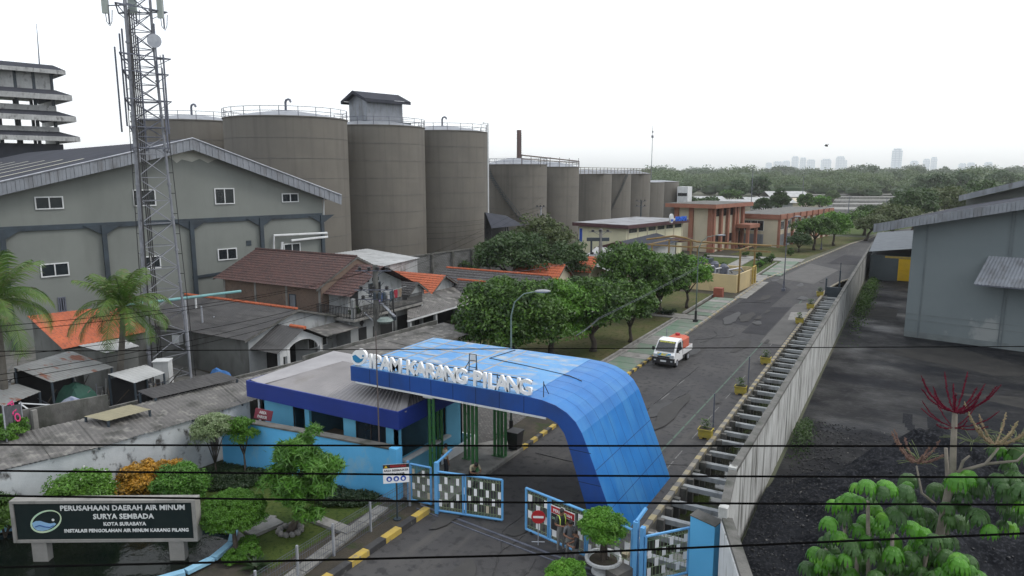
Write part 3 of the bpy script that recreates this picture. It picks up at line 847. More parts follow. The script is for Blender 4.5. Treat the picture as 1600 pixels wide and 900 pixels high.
# steel frame
mb = MB()
def lbeam(xa, ya, xb, yb, h, off=.16, th=.16):
    a = lw(xa, ya); b = lw(xb, yb)
    z = Vector((0, 0, h))
    mb.ext([a - NL * .002, b - NL * .002, b - NL * .002 + z, a - NL * .002 + z], -NL * th)
lbeam(-60, 366, 502, 339, .42)
mb.build('beam', M['steel_dk'], wh)
for px in (1, 160, 297, 406, 501):
    mb = MB()
    t = lw(px, 358 - (px / 500) * 22)
    b = Vector((t.x, t.y, 0))
    mb.ext([b - UL * .18 - NL * .165, b + UL * .18 - NL * .165, t + UL * .18 - NL * .165, t - UL * .18 - NL * .165], -NL * .2)
    mb.ext([t - UL * 1.5 - NL * .17, t + UL * 1.5 - NL * .17, t + UL * .2 - NL * .17 - Vector((0, 0, .8)), t - UL * .2 - NL * .17 - Vector((0, 0, .8))], -NL * .08)
    mb.build('column', M['steel_dk'], wh)
mb = MB(); lbeam(301, 436, 400, 420, .25); mb.build('lower_beam', M['steel_dk'], wh)
def lwin(x0, y0, x1, y1, nb=2, frame='white_cl', inner='glass'):
    w = MB(); a = lw(x0, (y0 + y1) / 2); b = lw(x1, (y0 + y1) / 2); zt = lw((x0 + x1) / 2, y0).z; zb = lw((x0 + x1) / 2, y1).z
    e = -NL
    def fr(p, q, z0, z1, t0, t1): w.ext([p + e * t0 + Vector((0, 0, z0 - p.z)), q + e * t0 + Vector((0, 0, z0 - q.z)), q + e * t0 + Vector((0, 0, z1 - q.z)), p + e * t0 + Vector((0, 0, z1 - p.z))], e * (t1 - t0))
    u = (b - a); u.z = 0; L = u.length; u.normalize(); f = .09
    fr(a, a + u * f, zb, zt, .003, .10); fr(b - u * f, b, zb, zt, .003, .10)
    fr(a + u * f, b - u * f, zt - f, zt, .003, .10); fr(a + u * f, b - u * f, zb, zb + f, .003, .10)
    for i in range(1, nb):
        c = a + u * (L * i / nb); fr(c - u * .04, c + u * .04, zb + f, zt - f, .003, .10)
    o = w.build('window', M[frame], wh)
    w = MB(); fr = None
    aa = a + u * f; bb = b - u * f
    w.ext([aa + e * .004 + Vector((0, 0, zb + f - aa.z)), bb + e * .004 + Vector((0, 0, zb + f - bb.z)), bb + e * .004 + Vector((0, 0, zt - f - bb.z)), aa + e * .004 + Vector((0, 0, zt - f - aa.z))], e * .03)
    w.build('pane', M[inner], o)
for q in [(54, 307, 99, 327), (208, 296, 243, 322), (335, 294, 366, 319), (440, 302, 466, 316), (63, 411, 108, 432), (220, 400, 251, 420), (340, 388, 370, 406), (443, 380, 469, 394)]:
    lwin(*q, frame='white')
for (x0, y0, x1, y1) in [(91, 464, 103, 487), (359, 431, 368, 459)]:
    lwin(x0, y0, x1, y1, 3, 'steel_m')
mb = MB()
def lp(px, py, off=.35): return lw(px, py, off)
mb.path([lp(428, 402), lp(428, 368), lp(511, 364), lp(512, 370), lp(455, 376)], .12, 6)
mb.path([lp(440, 402), lp(441, 378)], .12, 6)
mb.path([lp(506, 302, -.2), lp(505, 395, -.2)], .09, 6)
mb.build('pipe', M['white'], wh)
mb = MB(); a = lw(385, 384); mb.ext([a, a + UL * -.5, a + UL * -.5 + Vector((0, 0, .5)), a + Vector((0, 0, .5))], -NL * .05); mb.build('wall_box', M['steel_dk'], wh)
# pale turquoise pipe run carried on posts in front of the warehouse
tp = thing('pipe_bridge', 'long pale turquoise pipe on slim white posts in front of the warehouse', 'pipe', tuple(G(297, 600)))
mb = MB(); A1 = PD(190, 478, 55); B1 = PD(376, 455, 61); mb.path([A1, B1], .11, 8); mb.build('pipe_run', mat('turquoise_pipe', (.17, .36, .37)), tp)
mb = MB(); p = A1.lerp(B1, .58); mb.tube((p.x, p.y, 0), (p.x, p.y, p.z), .07, .07, 6); mb.build('post', M['white'], tp)

# ================================================================== SILOS
SR, SH = 8.3, 21.1
def silo(name, label, px, xc, R_, H_, D_=None, rail=True, vent=True, stair=None, group='grey steel storage silos', dome=1.3, seams=8):
    c = PD(px, 200, D_) if D_ else PX(px, 200, xc)
    root = thing(name, label, 'silo', (c.x, c.y, 0), group)
    mb = MB(); mb.lathe((c.x, c.y, 0), [(R_, 0), (R_, H_), (R_ + .12, H_ + .02), (R_ + .12, H_ + .14), (R_, H_ + .15)], 72)
    mb.build('shell', M['silo'], root, smooth=False)
    root.children[0].data.polygons.foreach_set('use_smooth', [True] * len(root.children[0].data.polygons))
    try: root.children[0].data.set_sharp_from_angle(angle=.5)
    except Exception: pass
    mb = MB(); mb.lathe((c.x, c.y, 0), [(R_, H_ + .15), (R_ * .6, H_ + dome * .62), (R_ * .25, H_ + dome * .95), (.35, H_ + dome), (.001, H_ + dome)], 48)
    mb.build('dome_roof', M['sheet'], root, smooth=True)
    mb = MB()
    for k in range(1, seams):
        z = H_ * k / seams
        mb.lathe((c.x, c.y, 0), [(R_ + .001, z - .035), (R_ + .03, z - .03), (R_ + .03, z + .03), (R_ + .001, z + .035)], 72)
    mb.build('weld_seams', M['silo_rib'], root)
    if rail:
        mb = MB()
        n = 22
        for k in range(n):
            a = 2 * math.pi * k / n
            mb.tube((c.x + (R_ + .05) * math.cos(a), c.y + (R_ + .05) * math.sin(a), H_ + .1), (c.x + (R_ + .05) * math.cos(a), c.y + (R_ + .05) * math.sin(a), H_ + 1.35), .045, n=4)
        for hz_ in (.75, 1.32):
            mb.path([(c.x + (R_ + .05) * math.cos(2 * math.pi * k / 48), c.y + (R_ + .05) * math.sin(2 * math.pi * k / 48), H_ + hz_) for k in range(49)], .04, 4)
        mb.build('guard_rail', M['steel_m'], root)
    if vent:
        mb = MB(); z = H_ + dome
        mb.path([(c.x, c.y, z - .3), (c.x, c.y, z + 1.2), (c.x + .15, c.y, z + 1.5), (c.x + .45, c.y + .1, z + 1.62), (c.x + .75, c.y + .15, z + 1.5), (c.x + .85, c.y + .15, z + 1.2)], .16, 6)
        mb.build('vent_pipe', M['steel_m'], root)
    if stair:
        a0, a1 = stair
        mb = MB(); n = 44
        for k in range(n):
            f = k / n; a = math.radians(a0 + (a1 - a0) * f); z = H_ * f
            ri, ro = R_ + .02, R_ + 1.0
            a2 = math.radians(a0 + (a1 - a0) * (k + 1) / n)
            mb.ext([(c.x + ri * math.cos(a), c.y + ri * math.sin(a), z), (c.x + ro * math.cos(a), c.y + ro * math.sin(a), z), (c.x + ro * math.cos(a2), c.y + ro * math.sin(a2), z), (c.x + ri * math.cos(a2), c.y + ri * math.sin(a2), z)], (0, 0, .12))
            if k % 2 == 0: mb.tube((c.x + ro * math.cos(a), c.y + ro * math.sin(a), z), (c.x + ro * math.cos(a), c.y + ro * math.sin(a), z + 1.0), .03, n=4)
        mb.path([(c.x + (R_ + 1) * math.cos(math.radians(a0 + (a1 - a0) * k / 30)), c.y + (R_ + 1) * math.sin(math.radians(a0 + (a1 - a0) * k / 30)), H_ * k / 30 + 1.0) for k in range(31)], .04, 4)
        mb.build('spiral_stair', M['steel_dk'], root)
    return root, c
silo('silo', 'tall grey silo half hidden at the left end of the silo row', 301, None, SR, SH + .3, 121)
_, cs1 = silo('silo', 'nearest and widest-looking grey silo directly behind the warehouse gable', 448, None, SR, SH + .1, 106)
_, cs2 = silo('silo', 'grey silo directly under the rooftop elevator house', 583, None, SR, SH, 119.5, vent=False)
_, cs3 = silo('silo', 'tall grey silo right of the elevator house with a white downpipe at its edge', 691, None, SR, SH, 132)
mb = MB(); 
silo('silo', 'lower silo with a stair curling up its right side behind the open shed', 806, -74, 6.6, 15.6, stair=(-25, -120), vent=False, dome=1.5, seams=7)
silo('silo', 'lower grey silo just left of the step down in the silo row', 861, -74, 6.6, 15.2, vent=False, seams=7)
silo('silo', 'first of the far lower grey silos, above the cream building', 917, -74, 6.6, 13.6, vent=False, rail=False, seams=6)
silo('silo', 'far grey silo with a dark stair slanting down its front', 950, -74, 6.6, 13.6, vent=False, rail=False, stair=(-75, -20), seams=6)
silo('silo', 'far grey silo between the one with the stair and the lowest pair', 983, -74, 6.6, 13.6, vent=False, rail=False, seams=6)
silo('silo', 'second last silo of the row, very low and grey', 1007, -74, 6.6, 11.0, vent=False, rail=False, dome=.6, seams=5)
silo('silo', 'last grey silo at the right end of the row', 1032, -74, 6.6, 11.0, vent=False, rail=False, dome=.6, seams=5)
# pipe gallery over the far silos
pg = thing('pipe_gallery', 'rusty pipe gallery with rails along the tops of the lower far silos', 'pipe gallery', (-70, 160, 13.8))
mb = MB()
ya = PX(903, 200, -68).y; yb = PX(1020, 200, -68).y
for dz, dx in ((14.2, 0), (14.7, .3), (15.2, 0)): mb.path([(-68 - dx, ya - 4, dz), (-68 - dx, yb, dz)], .09, 4)
y = ya - 3
while y < yb: mb.tube((-68, y, 13.6), (-68, y, 15.3), .06, n=4); y += 2.4
mb.box(-68.6, -67.7, ya - 4, yb, 13.7, 13.8)
mb.build('gallery_deck', mat('gallery_steel', (.16, .15, .12), (.11, .09, .07)), pg)
mb = MB(); 
mb.path([(-67, PX(815, 200, -67).y, 17.4), (-67, PX(905, 200, -67).y, 16.6)], .14, 5); mb.path([(-67, PX(815, 200, -67).y, 16.7), (-67, PX(905, 200, -67).y, 16.2)], .1, 5)
for px in range(815, 906, 15): q = PX(px, 200, -67); mb.tube((q.x, q.y, 15.2), (q.x, q.y, 17.3), .06, n=4)
mb.build('pipe_run', mat('brown_pipe', (.12, .09, .08)), pg)
# elevator house on the second silo
eh = thing('elevator_house', 'small grey metal house with a gabled roof on top of the silos', 'elevator house', (0, 0, 0))
mb = MB(); mb.box(-3.3, 3.3, -4.6, 4.6, 0, 4.6); mb.build('wall', M['sheet'], eh)
mb = MB()
mb.roofsheet((-4.6, -5.8, 4.5), (-4.6, 5.8, 4.5), (0, 5.8, 6.4), (0, -5.8, 6.4), .5, .05, seg=2, profile='trap')
mb.roofsheet((4.6, -5.8, 4.5), (4.6, 5.8, 4.5), (0, 5.8, 6.4), (0, -5.8, 6.4), .5, .05, seg=2, profile='trap')
mb.build('roof', M['sheet_dk'], eh)
mb = MB()
for s in (-1, 1):
    for yy in (-5.82, 5.82): mb.ext([(s * 4.62, yy, 3.9), (s * 4.62, yy, 4.55), (0, yy, 6.5), (0, yy, 5.8)], (0, .08, 0))
    mb.box(s * 4.62 - .04, s * 4.62 + .04, -5.8, 5.8, 3.9, 4.5)
mb.build('fascia', M['sheet_dk'], eh)
mb = MB(); mb.add([(-3.3, -4.62, 4.6), (3.3, -4.62, 4.6), (0, -4.62, 5.9)], [(0, 1, 2)]); mb.build('gable_panel', M['sheet'], eh)
mb = MB(); mb.box(-4.6, 4.6, -5.9, 5.9, -.35, 0); mb.box(-5, 5, -6.3, 6.3, -1.3, -.9); 
for a in (-4.5, 0, 4.5):
    for b in (-5.7, 0, 5.7): mb.tube((a, b, -1.3), (a, b, .0), .12, n=4)
for b in (-6.2, 6.2):
    mb.path([(-4.9, b, .9), (4.9, b, .9)], .04, 4)
mb.build('platform', M['steel_dk'], eh)
pos = PD(588, 190, 121); place(eh, (pos.x, pos.y, SH + 1.05), math.radians(-15)); eh.scale = (.76, .76, .74)
# stack
sk = PD(811, 250, 205)
root = thing('chimney_stack', 'dark brown chimney stack rising behind the silo row', 'chimney', (sk.x, sk.y, 0))
mb = MB(); mb.tube((sk.x, sk.y, 0), (sk.x, sk.y, 26.0), .72, .66, 16); mb.build('flue', mat('brown_stack', (.045, .028, .03), (.07, .04, .035)), root, smooth=True)
mb = MB()
for k in range(22): mb.box(sk.x + .66, sk.x + .95, sk.y - .2, sk.y + .2, 14 + k * .52, 14.06 + k * .52)
mb.build('ladder', M['steel_dk'], root)
# downpipe of third silo
q = PD(763, 300, 124)
root = thing('downpipe', 'tall white pipe and rail column at the edge of the third tall silo', 'pipe', (q.x, q.y, 0))
mb = MB(); mb.path([(q.x, q.y, .3), (q.x, q.y, 22.4), (q.x - 1.2, q.y + .3, 22.5)], .12, 6); mb.build('pipe_run', M['white'], root)
mb = MB(); mb.box(q.x - .25, q.x + .25, q.y - .2, q.y + .2, 0, .3); mb.build('pipe_base', M['conc'], root)
# small open shed before the silos
sh = thing('open_shed', 'dark open metal shed standing in front of the lower silos', 'shed', tuple(G(790, 385)))
a, b, c, d = PD(768, 357, 112), PD(818, 352, 118), PD(790, 337, 122), PD(758, 332, 116)
mb = MB(); mb.roofsheet(a, b, c, d, .6, .04, seg=2, profile='trap'); mb.build('roof', M['sheet_dk'], sh)
mb = MB()
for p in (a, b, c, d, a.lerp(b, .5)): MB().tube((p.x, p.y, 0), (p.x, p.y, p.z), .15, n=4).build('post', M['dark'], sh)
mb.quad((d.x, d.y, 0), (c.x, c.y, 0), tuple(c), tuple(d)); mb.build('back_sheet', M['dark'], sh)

# ================================================================== far left tiered plant building
tb = thing('tiered_building', 'tall grey plant building with stacked corrugated eaves at the left edge', 'building', (0, 0, 0))
TQ = PD(103, 118, 150); TQ.z = 0
def tz(py): return 14 + (270 - py) / 1114.0 * 127.0
def band(inset, z0, z1, nm, m_, ribs=False):
    mb = MB(); a = TQ - UL * -inset + NL * inset
    L = 34; D_ = 22
    P4 = [a, a + UL * (L), a + UL * (L) + NL * (D_ - 2 * inset), a + NL * (D_ - 2 * inset)]
    mb.ext([p + Vector((0, 0, z0)) for p in P4], (0, 0, z1 - z0))
    if ribs:
        for k in range(int(L / .45)):
            p = a + UL * (k * .45) - NL * .07
            mb.ext([p + Vector((0, 0, z0 + .02)), p + UL * .2 + Vector((0, 0, z0 + .02)), p + UL * .2 + Vector((0, 0, z1 - .02)), p + Vector((0, 0, z1 - .02))], NL * .06)
    mb.build(nm, M[m_], tb)
def eave(zt, zb, over, nm='eave'):
    mb = MB(); a = TQ - UL * over - NL * over
    L = 36 + over; 
    b = a + UL * L
    i0 = TQ + UL * 1.5 + NL * 1.5; i1 = i0 + UL * 33
    e = Vector((0, 0, zt)); f = Vector((0, 0, zb)); h = Vector((0, 0, zt + .9))
    mb.add([a + e, b + e, i1 + h, i0 + h], [(0, 1, 2, 3)])
    a2 = a + NL * 24; i2 = i0 + NL * 18
    mb.add([a + e, a2 + e, i2 + h, i0 + h], [(3, 2, 1, 0)])
    mb.add([i0 + h, i1 + h, i1 + h + NL * 18, i2 + h], [(0, 1, 2, 3)])
    mb.build(nm, M['sheet_dk'], tb)
    mb = MB(); mb.ext([a + f, b + f, b + e, a + e], NL * .12); mb.ext([a + f + NL * .13, a2 + f, a2 + e, a + e + NL * .13], UL * .12)
    for k in range(int(L / .5)):
        p = a + UL * (k * .5) - NL * .06; mb.ext([p + f, p + UL * .22 + f, p + UL * .22 + e, p + e], NL * .05)
    mb.build('eave_fascia', M['sheet_lt'], tb)
eave(tz(115), tz(121), .0); band(1.8, tz(150), tz(116), 'wall', 'sheet_lt', True)
for (zt, zb, ov) in ((152, 160, .5), (184, 192, .75), (215, 222, 1.0)):
    eave(tz(zt), tz(zb), ov)
band(1.6, tz(178), tz(168), 'wall', 'sheet_lt', True); band(1.5, tz(211), tz(200), 'wall', 'sheet_lt', True); band(1.2, 0, tz(226), 'wall', 'sheet_dk')
mb = MB()
for k in range(12):
    for i_ in (1.9,):
        p = TQ + UL * (1.9 + k * 2.7) + NL * 1.9
        mb.tube((p.x, p.y, 0), (p.x, p.y, tz(118)), .3, n=4)
        p = p + NL * 16; mb.tube((p.x, p.y, 0), (p.x, p.y, tz(118)), .3, n=4)
mb.build('columns', M['steel_dk'], tb)
q = PD(62, 105, 155); mb = MB(); mb.tube(tuple(q), tuple(PD(57, 37, 155)), .12, .04, 5); mb.build('antenna', M['steel_m'], tb)

# ================================================================== RIGHT WAREHOUSE
A0 = G(1412, 525); A1_ = G(1600, 550)
UR = (A1_ - A0).normalized(); NR = Vector((-UR.y, UR.x, 0))
def rw_(px, py, off=0.0): return PV(px, py, A0 - NR * off, UR)
def rk(k, z, off=0.0): return A0 + UR * k - NR * off + Vector((0, 0, z))
rh = thing('right_warehouse', 'blue-grey gabled warehouse with a metal awning at the right edge', 'warehouse', tuple(A0))
rh.name = 'warehouse'; WLOC[rh.name] = Vector(A0)
zl = rw_(1425, 350).z
sl = (rw_(1600, 322).z - zl) / ((rw_(1600, 322) - rw_(1425, 350)).length)
KR = 24.0
mb = MB(); mb.ext([rk(0, 0), rk(KR, 0), rk(KR, zl + sl * KR), rk(0, zl)], NR * 45); mb.build('wall', M['wh_wall2'], rh)
zo = rw_(1365, 358, 1.2); ko = (zo - A0).dot(UR)
mb = MB()
e0 = rk(ko, rw_(1365, 352, 1.2).z, 1.2); e1 = rk(KR, rw_(1365, 352, 1.2).z + sl * (KR - ko), 1.2)
mb.roofsheet(e0, e0 + NR * 47, e1 + NR * 47, e1, .5, .04, seg=2, profile='trap'); mb.build('roof', M['sheet_dk'], rh)
mb = MB(); L = (e1 - e0).length; n = int(L / .27)
for i in range(n):
    p = e0.lerp(e1, i / n); q = e0.lerp(e1, (i + .93) / n)
    mb.ext([p + Vector((0, 0, -.62)), q + Vector((0, 0, -.62)), q + Vector((0, 0, .12)), p + Vector((0, 0, .12))], -NR * (.05 if i % 2 else .08))
mb.build('fascia', M['sheet'], rh)
mb = MB(); 
mb.ext([rk(1.0, 0, .002), rk(1.12, 0, .002), rk(1.12, zl, .002), rk(1.0, zl, .002)], -NR * .04)
for px in (1574, 1579): p = rw_(px, 400); k_ = (p - A0).dot(UR); mb.ext([rk(k_, 0, .002), rk(k_ + .07, 0, .002), rk(k_ + .07, zl + sl * k_, .002), rk(k_, zl + sl * k_, .002)], -NR * .05)
mb.build('wall_joint', mat('joint_grey', (.12, .145, .155)), rh)
mb = MB(); z0 = rw_(1412, 490).z
mb.ext([rk(.02, .0, .003), rk(KR, 0, .003), rk(KR, .5, .003), rk(.02, .5, .003)], -NR * .03)
for zz in (1.5, 2.0): mb.ext([rk(.05, zz, .003), rk(KR, zz, .003), rk(KR, zz + .05, .003), rk(.05, zz + .05, .003)], -NR * .02)
mb.build('base_band', mat('band_grey', (.15, .175, .18)), rh)
mb = MB(); t0 = rw_(1545, 400); k_ = (t0 - A0).dot(UR); zt = t0.z; zb = rw_(1535, 445, 1.8).z
mb.roofsheet(rk(k_ - .6, zb, 1.9), rk(k_ + 9, zb, 1.9), rk(k_ + 9, zt, .02), rk(k_ + .0, zt, .02), .24, .06, seg=4); o = mb.build('awning', M['sheet'], rh)
mb = MB(); mb.path([rk(k_ - .5, zb - .05, 1.85), rk(k_ + .1, zb - .05, .0)], .05, 4); mb.path([rk(k_ - .5, zb - .05, 1.88), rk(k_ + 9, zb - .05, 1.88)], .05, 4); mb.build('awning_bracket', M['steel_m'], rh)
# second, higher roof behind
r2 = thing('warehouse', 'second grey warehouse roof showing behind the right warehouse', 'warehouse', tuple(A0 + NR * 30))
mb = MB(); f0 = PD(1510, 312, 112); f1 = PD(1700, 268, 106); 
mb.ext([Vector((f0.x, f0.y, 0)), Vector((f1.x, f1.y, 0)), f1, f0], NR * 30); mb.build('wall', M['wh_wall'], r2)
g0 = PD(1500, 306, 111) - NR * .6; g1 = PD(1700, 258, 105) - NR * .6
mb = MB(); mb.roofsheet(g0, g0 + NR * 32, g1 + NR * 32, g1, .8, .05, seg=2, profile='trap'); mb.build('roof', M['sheet_dk'], r2)
mb = MB(); mb.ext([g0 - Vector((0, 0, .7)), g1 - Vector((0, 0, .7)), g1 + Vector((0, 0, .05)), g0 + Vector((0, 0, .05))], -NR * .1); mb.build('fascia', M['sheet'], r2)
# shed with yellow doors
ys_ = thing('yellow_door_shed', 'low dark shed with yellow doors between the panel wall and the right warehouse', 'shed', (-4.3, 104, 0))
mb = MB(); mb.box(-4.3, 3.6, 104, 124, 0, 3.3); mb.build('wall', mat('dark_shed_wall', (.075, .095, .105), (.06, .075, .085), scale=.5), ys_)
mb = MB(); mb.roofsheet((-4.5, 103.2, 3.75), (4.5, 103.2, 4.9), (4.5, 126, 5.6), (-4.5, 126, 4.6), .5, .04, seg=2, profile='trap'); mb.build('roof', mat('shed_roof_blue_grey', (.13, .145, .16), (.10, .115, .13), rough=.8, spec=.2), ys_)
mb = MB(); mb.box(-2.6, 3.6, 103.92, 103.997, 3.0, 3.25); mb.build('lintel', M['yellow'], ys_)
for k in range(2):
    mb = MB(); mb.box(-1.0 + 2.3 * k, 1.27 + 2.3 * k, 103.9, 103.996, .1, 2.95); mb.box(-1.0 + 2.3 * k, 1.27 + 2.3 * k, 103.86, 103.9, 1.5, 1.56); mb.build('door', mat('door_yellow', (.60, .38, .01), (.52, .33, .012), scale=.8), ys_)
# ================================================================== ENTRANCE CANOPY
YF, YB = 23.95, 30.5
cp = thing('entrance_canopy', 'blue panelled entrance canopy bending down into a slanted leg beside the road', 'canopy', (-12, 27, 0))
outer = [(-22.2, 5.12), (-12.9, 5.14), (-12.2, 5.10), (-11.6, 4.98), (-11.1, 4.76), (-10.72, 4.45), (-10.45, 4.05), (-10.25, 3.6), (-9.40, 1.55), (-8.80, 0.0)]
inner = [(-9.85, 0.0), (-10.5, 1.9), (-11.05, 3.55), (-11.2, 3.9), (-11.5, 4.25), (-11.95, 4.42), (-22.2, 4.42)]
pf = outer + inner
mb = MB(); mb.ext([(x, YF + .03, z) for x, z in pf], (0, YB - YF - .03, 0))
mb.build('shell', M['blue'], cp)
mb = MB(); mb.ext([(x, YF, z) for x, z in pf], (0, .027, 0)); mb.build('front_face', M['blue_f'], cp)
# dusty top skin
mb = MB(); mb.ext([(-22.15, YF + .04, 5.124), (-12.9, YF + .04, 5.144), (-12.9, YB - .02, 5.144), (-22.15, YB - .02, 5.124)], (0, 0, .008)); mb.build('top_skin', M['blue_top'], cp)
mb = MB()
for k in range(9):
    x = -22.0 + k * 1.12; w = rnd.uniform(.09, .17)
    mb.quad((x, YF + .1, 5.145), (x + w, YF + .1, 5.145), (x + w * .8, YB - .1, 5.145), (x, YB - .1, 5.145))
for y in (25.1, 26.2, 27.3, 28.4, 29.5):
    for k in range(8):
        x = -21.85 + k * 1.12; w = rnd.uniform(.06, .15)
        if rnd.random() < .9: mb.quad((x, y, 5.149), (x + 1.0, y, 5.150), (x + 1.0, y + w, 5.150), (x, y + w * .7, 5.149))
mb.build('dust_lines', M['dust'], cp)
# seams: dark joints between the panels, following the profile
mb = MB()
def pt(i, f): a, b = outer[i], outer[i + 1]; return (a[0] + (b[0] - a[0]) * f, a[1] + (b[1] - a[1]) * f)
seam_prof = outer[1:]
for y in (24.85, 25.7, 26.55, 27.4, 28.25, 29.1, 29.95):
    for a, b in zip(seam_prof[:-1], seam_prof[1:]):
        n = Vector((b[1] - a[1], 0, -(b[0] - a[0]))).normalized() * -.004
        if n.x < 0 and a[0] > -12: n = -n
        n = Vector((abs(n.x), 0, abs(n.z)))
        mb.quad((a[0] + n.x, y, a[1] + n.z), (b[0] + n.x, y, b[1] + n.z), (b[0] + n.x, y + .022, b[1] + n.z), (a[0] + n.x, y + .022, a[1] + n.z))
for (x, z) in ((-9.86, 2.65), (-9.25, 1.15)):
    mb.quad((x + .008, YF, z), (x + .008, YB, z), (x + .018, YB, z - .03), (x + .018, YF, z - .03))
mb.build('panel_joint', mat('joint_dark_blue', (.02, .07, .22)), cp)
mb = MB()
for k in range(1, 9):
    x = -22.2 + k * 1.15; mb.box(x - .012, x + .012, YF - .004, YF + .001, 4.43, 5.11)
for (xa, xb, z) in ((-11.0, -10.05, 3.3), (-10.55, -9.62, 2.05), (-10.1, -9.15, .85)): mb.box(xa, xb, YF - .004, YF + .001, z - .012, z + .012)
mb.build('front_joint', mat('joint_black', (.008, .016, .05)), cp)
mb = MB(); mb.box(-21.9, -12.0, YF - .02, YF + .10, 4.34, 4.418); mb.box(-21.9, -21.8, YF + .1, YB, 4.34, 4.418); mb.build('white_trim', M['white'], cp)
mb = MB(); mb.ext([(-21.8, YF + .12, 4.40), (-12.1, YF + .12, 4.40), (-12.1, YB - .05, 4.40), (-21.8, YB - .05, 4.40)], (0, 0, .015)); mb.build('soffit', M['navy'], cp)
for (px, py) in ((673, 742), (685, 718), (727, 716), (739, 734), (773, 711), (784, 713)):
    q = G(px, py, .12)
    mb = MB()
    mb.tube((q.x, q.y, .12), (q.x, q.y, 4.40), .075, n=10); mb.tube((q.x + .19, q.y + .05, .12), (q.x + .19, q.y + .05, 4.40), .075, n=10)
    mb.box(q.x - .12, q.x + .32, q.y - .14, q.y + .18, .12, .15)
    for z in (1.2, 2.4, 3.5): mb.box(q.x, q.x + .19, q.y - .01, q.y + .05, z, z + .05)
    mb.build('column', M['green'], cp)
mb = MB(); q = G(673, 742, .12); mb.box(q.x - .1, q.x + .42, q.y - .35, q.y - .1, 3.95, 4.15); mb.build('flood_light', M['white_cl'], cp)
# rooftop letters
lt = thing('rooftop_lettering', 'white raised letters reading IPAM KARANG PILANG along the canopy edge', 'lettering', (-21, 24.2, 5.14))
body = 'IPAM KARANG PILANG'
adv = dict(I=.34, P=.66, A=.72, M=.84, K=.70, R=.70, N=.74, G=.74, L=.60)
adv[' '] = .42
tot = sum(adv[c] for c in body); x0_, x1_ = -21.2, -12.75; kx = (x1_ - x0_) / tot
x = x0_
for ch in body:
    w = adv[ch] * kx
    if ch != ' ':
        o = text('letter', ch, .90, M['white_cl'], lt, (x + w / 2, YF + .16, 5.17), (1, 0, 0), (0, 0, 1), ext=.06, bold=.022)
    x += w
mb = MB(); mb.box(x0_, x1_, YF + .26, YF + .31, 5.30, 5.34); mb.box(x0_, x1_, YF + .26, YF + .31, 5.72, 5.76)
for k in range(9):
    xx = x0_ + .3 + k * 1.08; mb.tube((xx, YF + .29, 5.13), (xx, YF + .29, 5.78), .02, n=4); mb.tube((xx, YF + .29, 5.7), (xx, YF + .75, 5.14), .018, n=4)
mb.build('support_rail', M['steel_dk'], lt)
lg = thing('roof_emblem', 'white oval emblem with a blue wave, left of the rooftop letters', 'emblem', (-21.9, 24.2, 5.14))
mb = MB(); cx_, cz_ = -21.78, 5.56
ov = [(cx_ + .46 * math.cos(t) * .95 + .12 * math.sin(t), YF + .12, cz_ + .40 * math.sin(t)) for t in [2 * math.pi * k / 28 for k in range(28)]]
mb.ext(ov, (0, .14, 0)); mb.build('disc', M['white_cl'], lg)
mb = MB(); wv = [(-.38, .02), (-.2, .10), (-.05, .03), (.1, -.06), (.3, .0), (.2, -.16), (.02, -.26), (-.18, -.27), (-.33, -.16)]
mb.ext([(cx_ + a, YF + .105, cz_ + b) for a, b in wv], (0, .014, 0)); mb.build('wave', mat('emblem_blue', (.02, .22, .45)), lg)
mb = MB(); mb.ext([(cx_ + .27 + .05 * math.cos(t), YF + .105, cz_ + .10 + .05 * math.sin(t)) for t in [math.pi * k / 5 for k in range(10)]], (0, .014, 0)); mb.build('dot', mat('emblem_teal', (.02, .22, .45)), lg)
q = PY(739, 580, 25.6)
fr = thing('roof_frame', 'small steel frame with a white box standing on the canopy roof', 'frame', (q.x, 25.6, 5.14))
mb = MB()
for dx in (-.22, .22): mb.tube((q.x + dx, 25.6, 5.13), (q.x + dx * .8, 25.6, 6.05), .025, n=5); mb.tube((q.x + dx * 1.6, 25.2, 5.13), (q.x + dx * .9, 25.6, 5.7), .02, n=4)
for z in (5.45, 5.75, 6.04): mb.tube((q.x - .2, 25.6, z), (q.x + .2, 25.6, z), .02, n=4)
mb.build('frame_rails', M['steel_dk'], fr)
mb = MB(); mb.box(q.x - .14, q.x + .14, 25.62, 25.7, 5.72, 6.0); mb.build('lamp_box', M['white'], fr)
cb = MB(); cb.path([(-16.9, 30.2, 5.16), (-17.2, 28.2, 5.17), (-15.0, 27.9, 5.16), (-12.6, 27.4, 5.16), (-11.9, 27.2, 5.07)], .02, 4)
tag(cb.build('roof_cable', M['plastic_bk']), 'thin cable lying across the dusty blue canopy roof', 'cable')

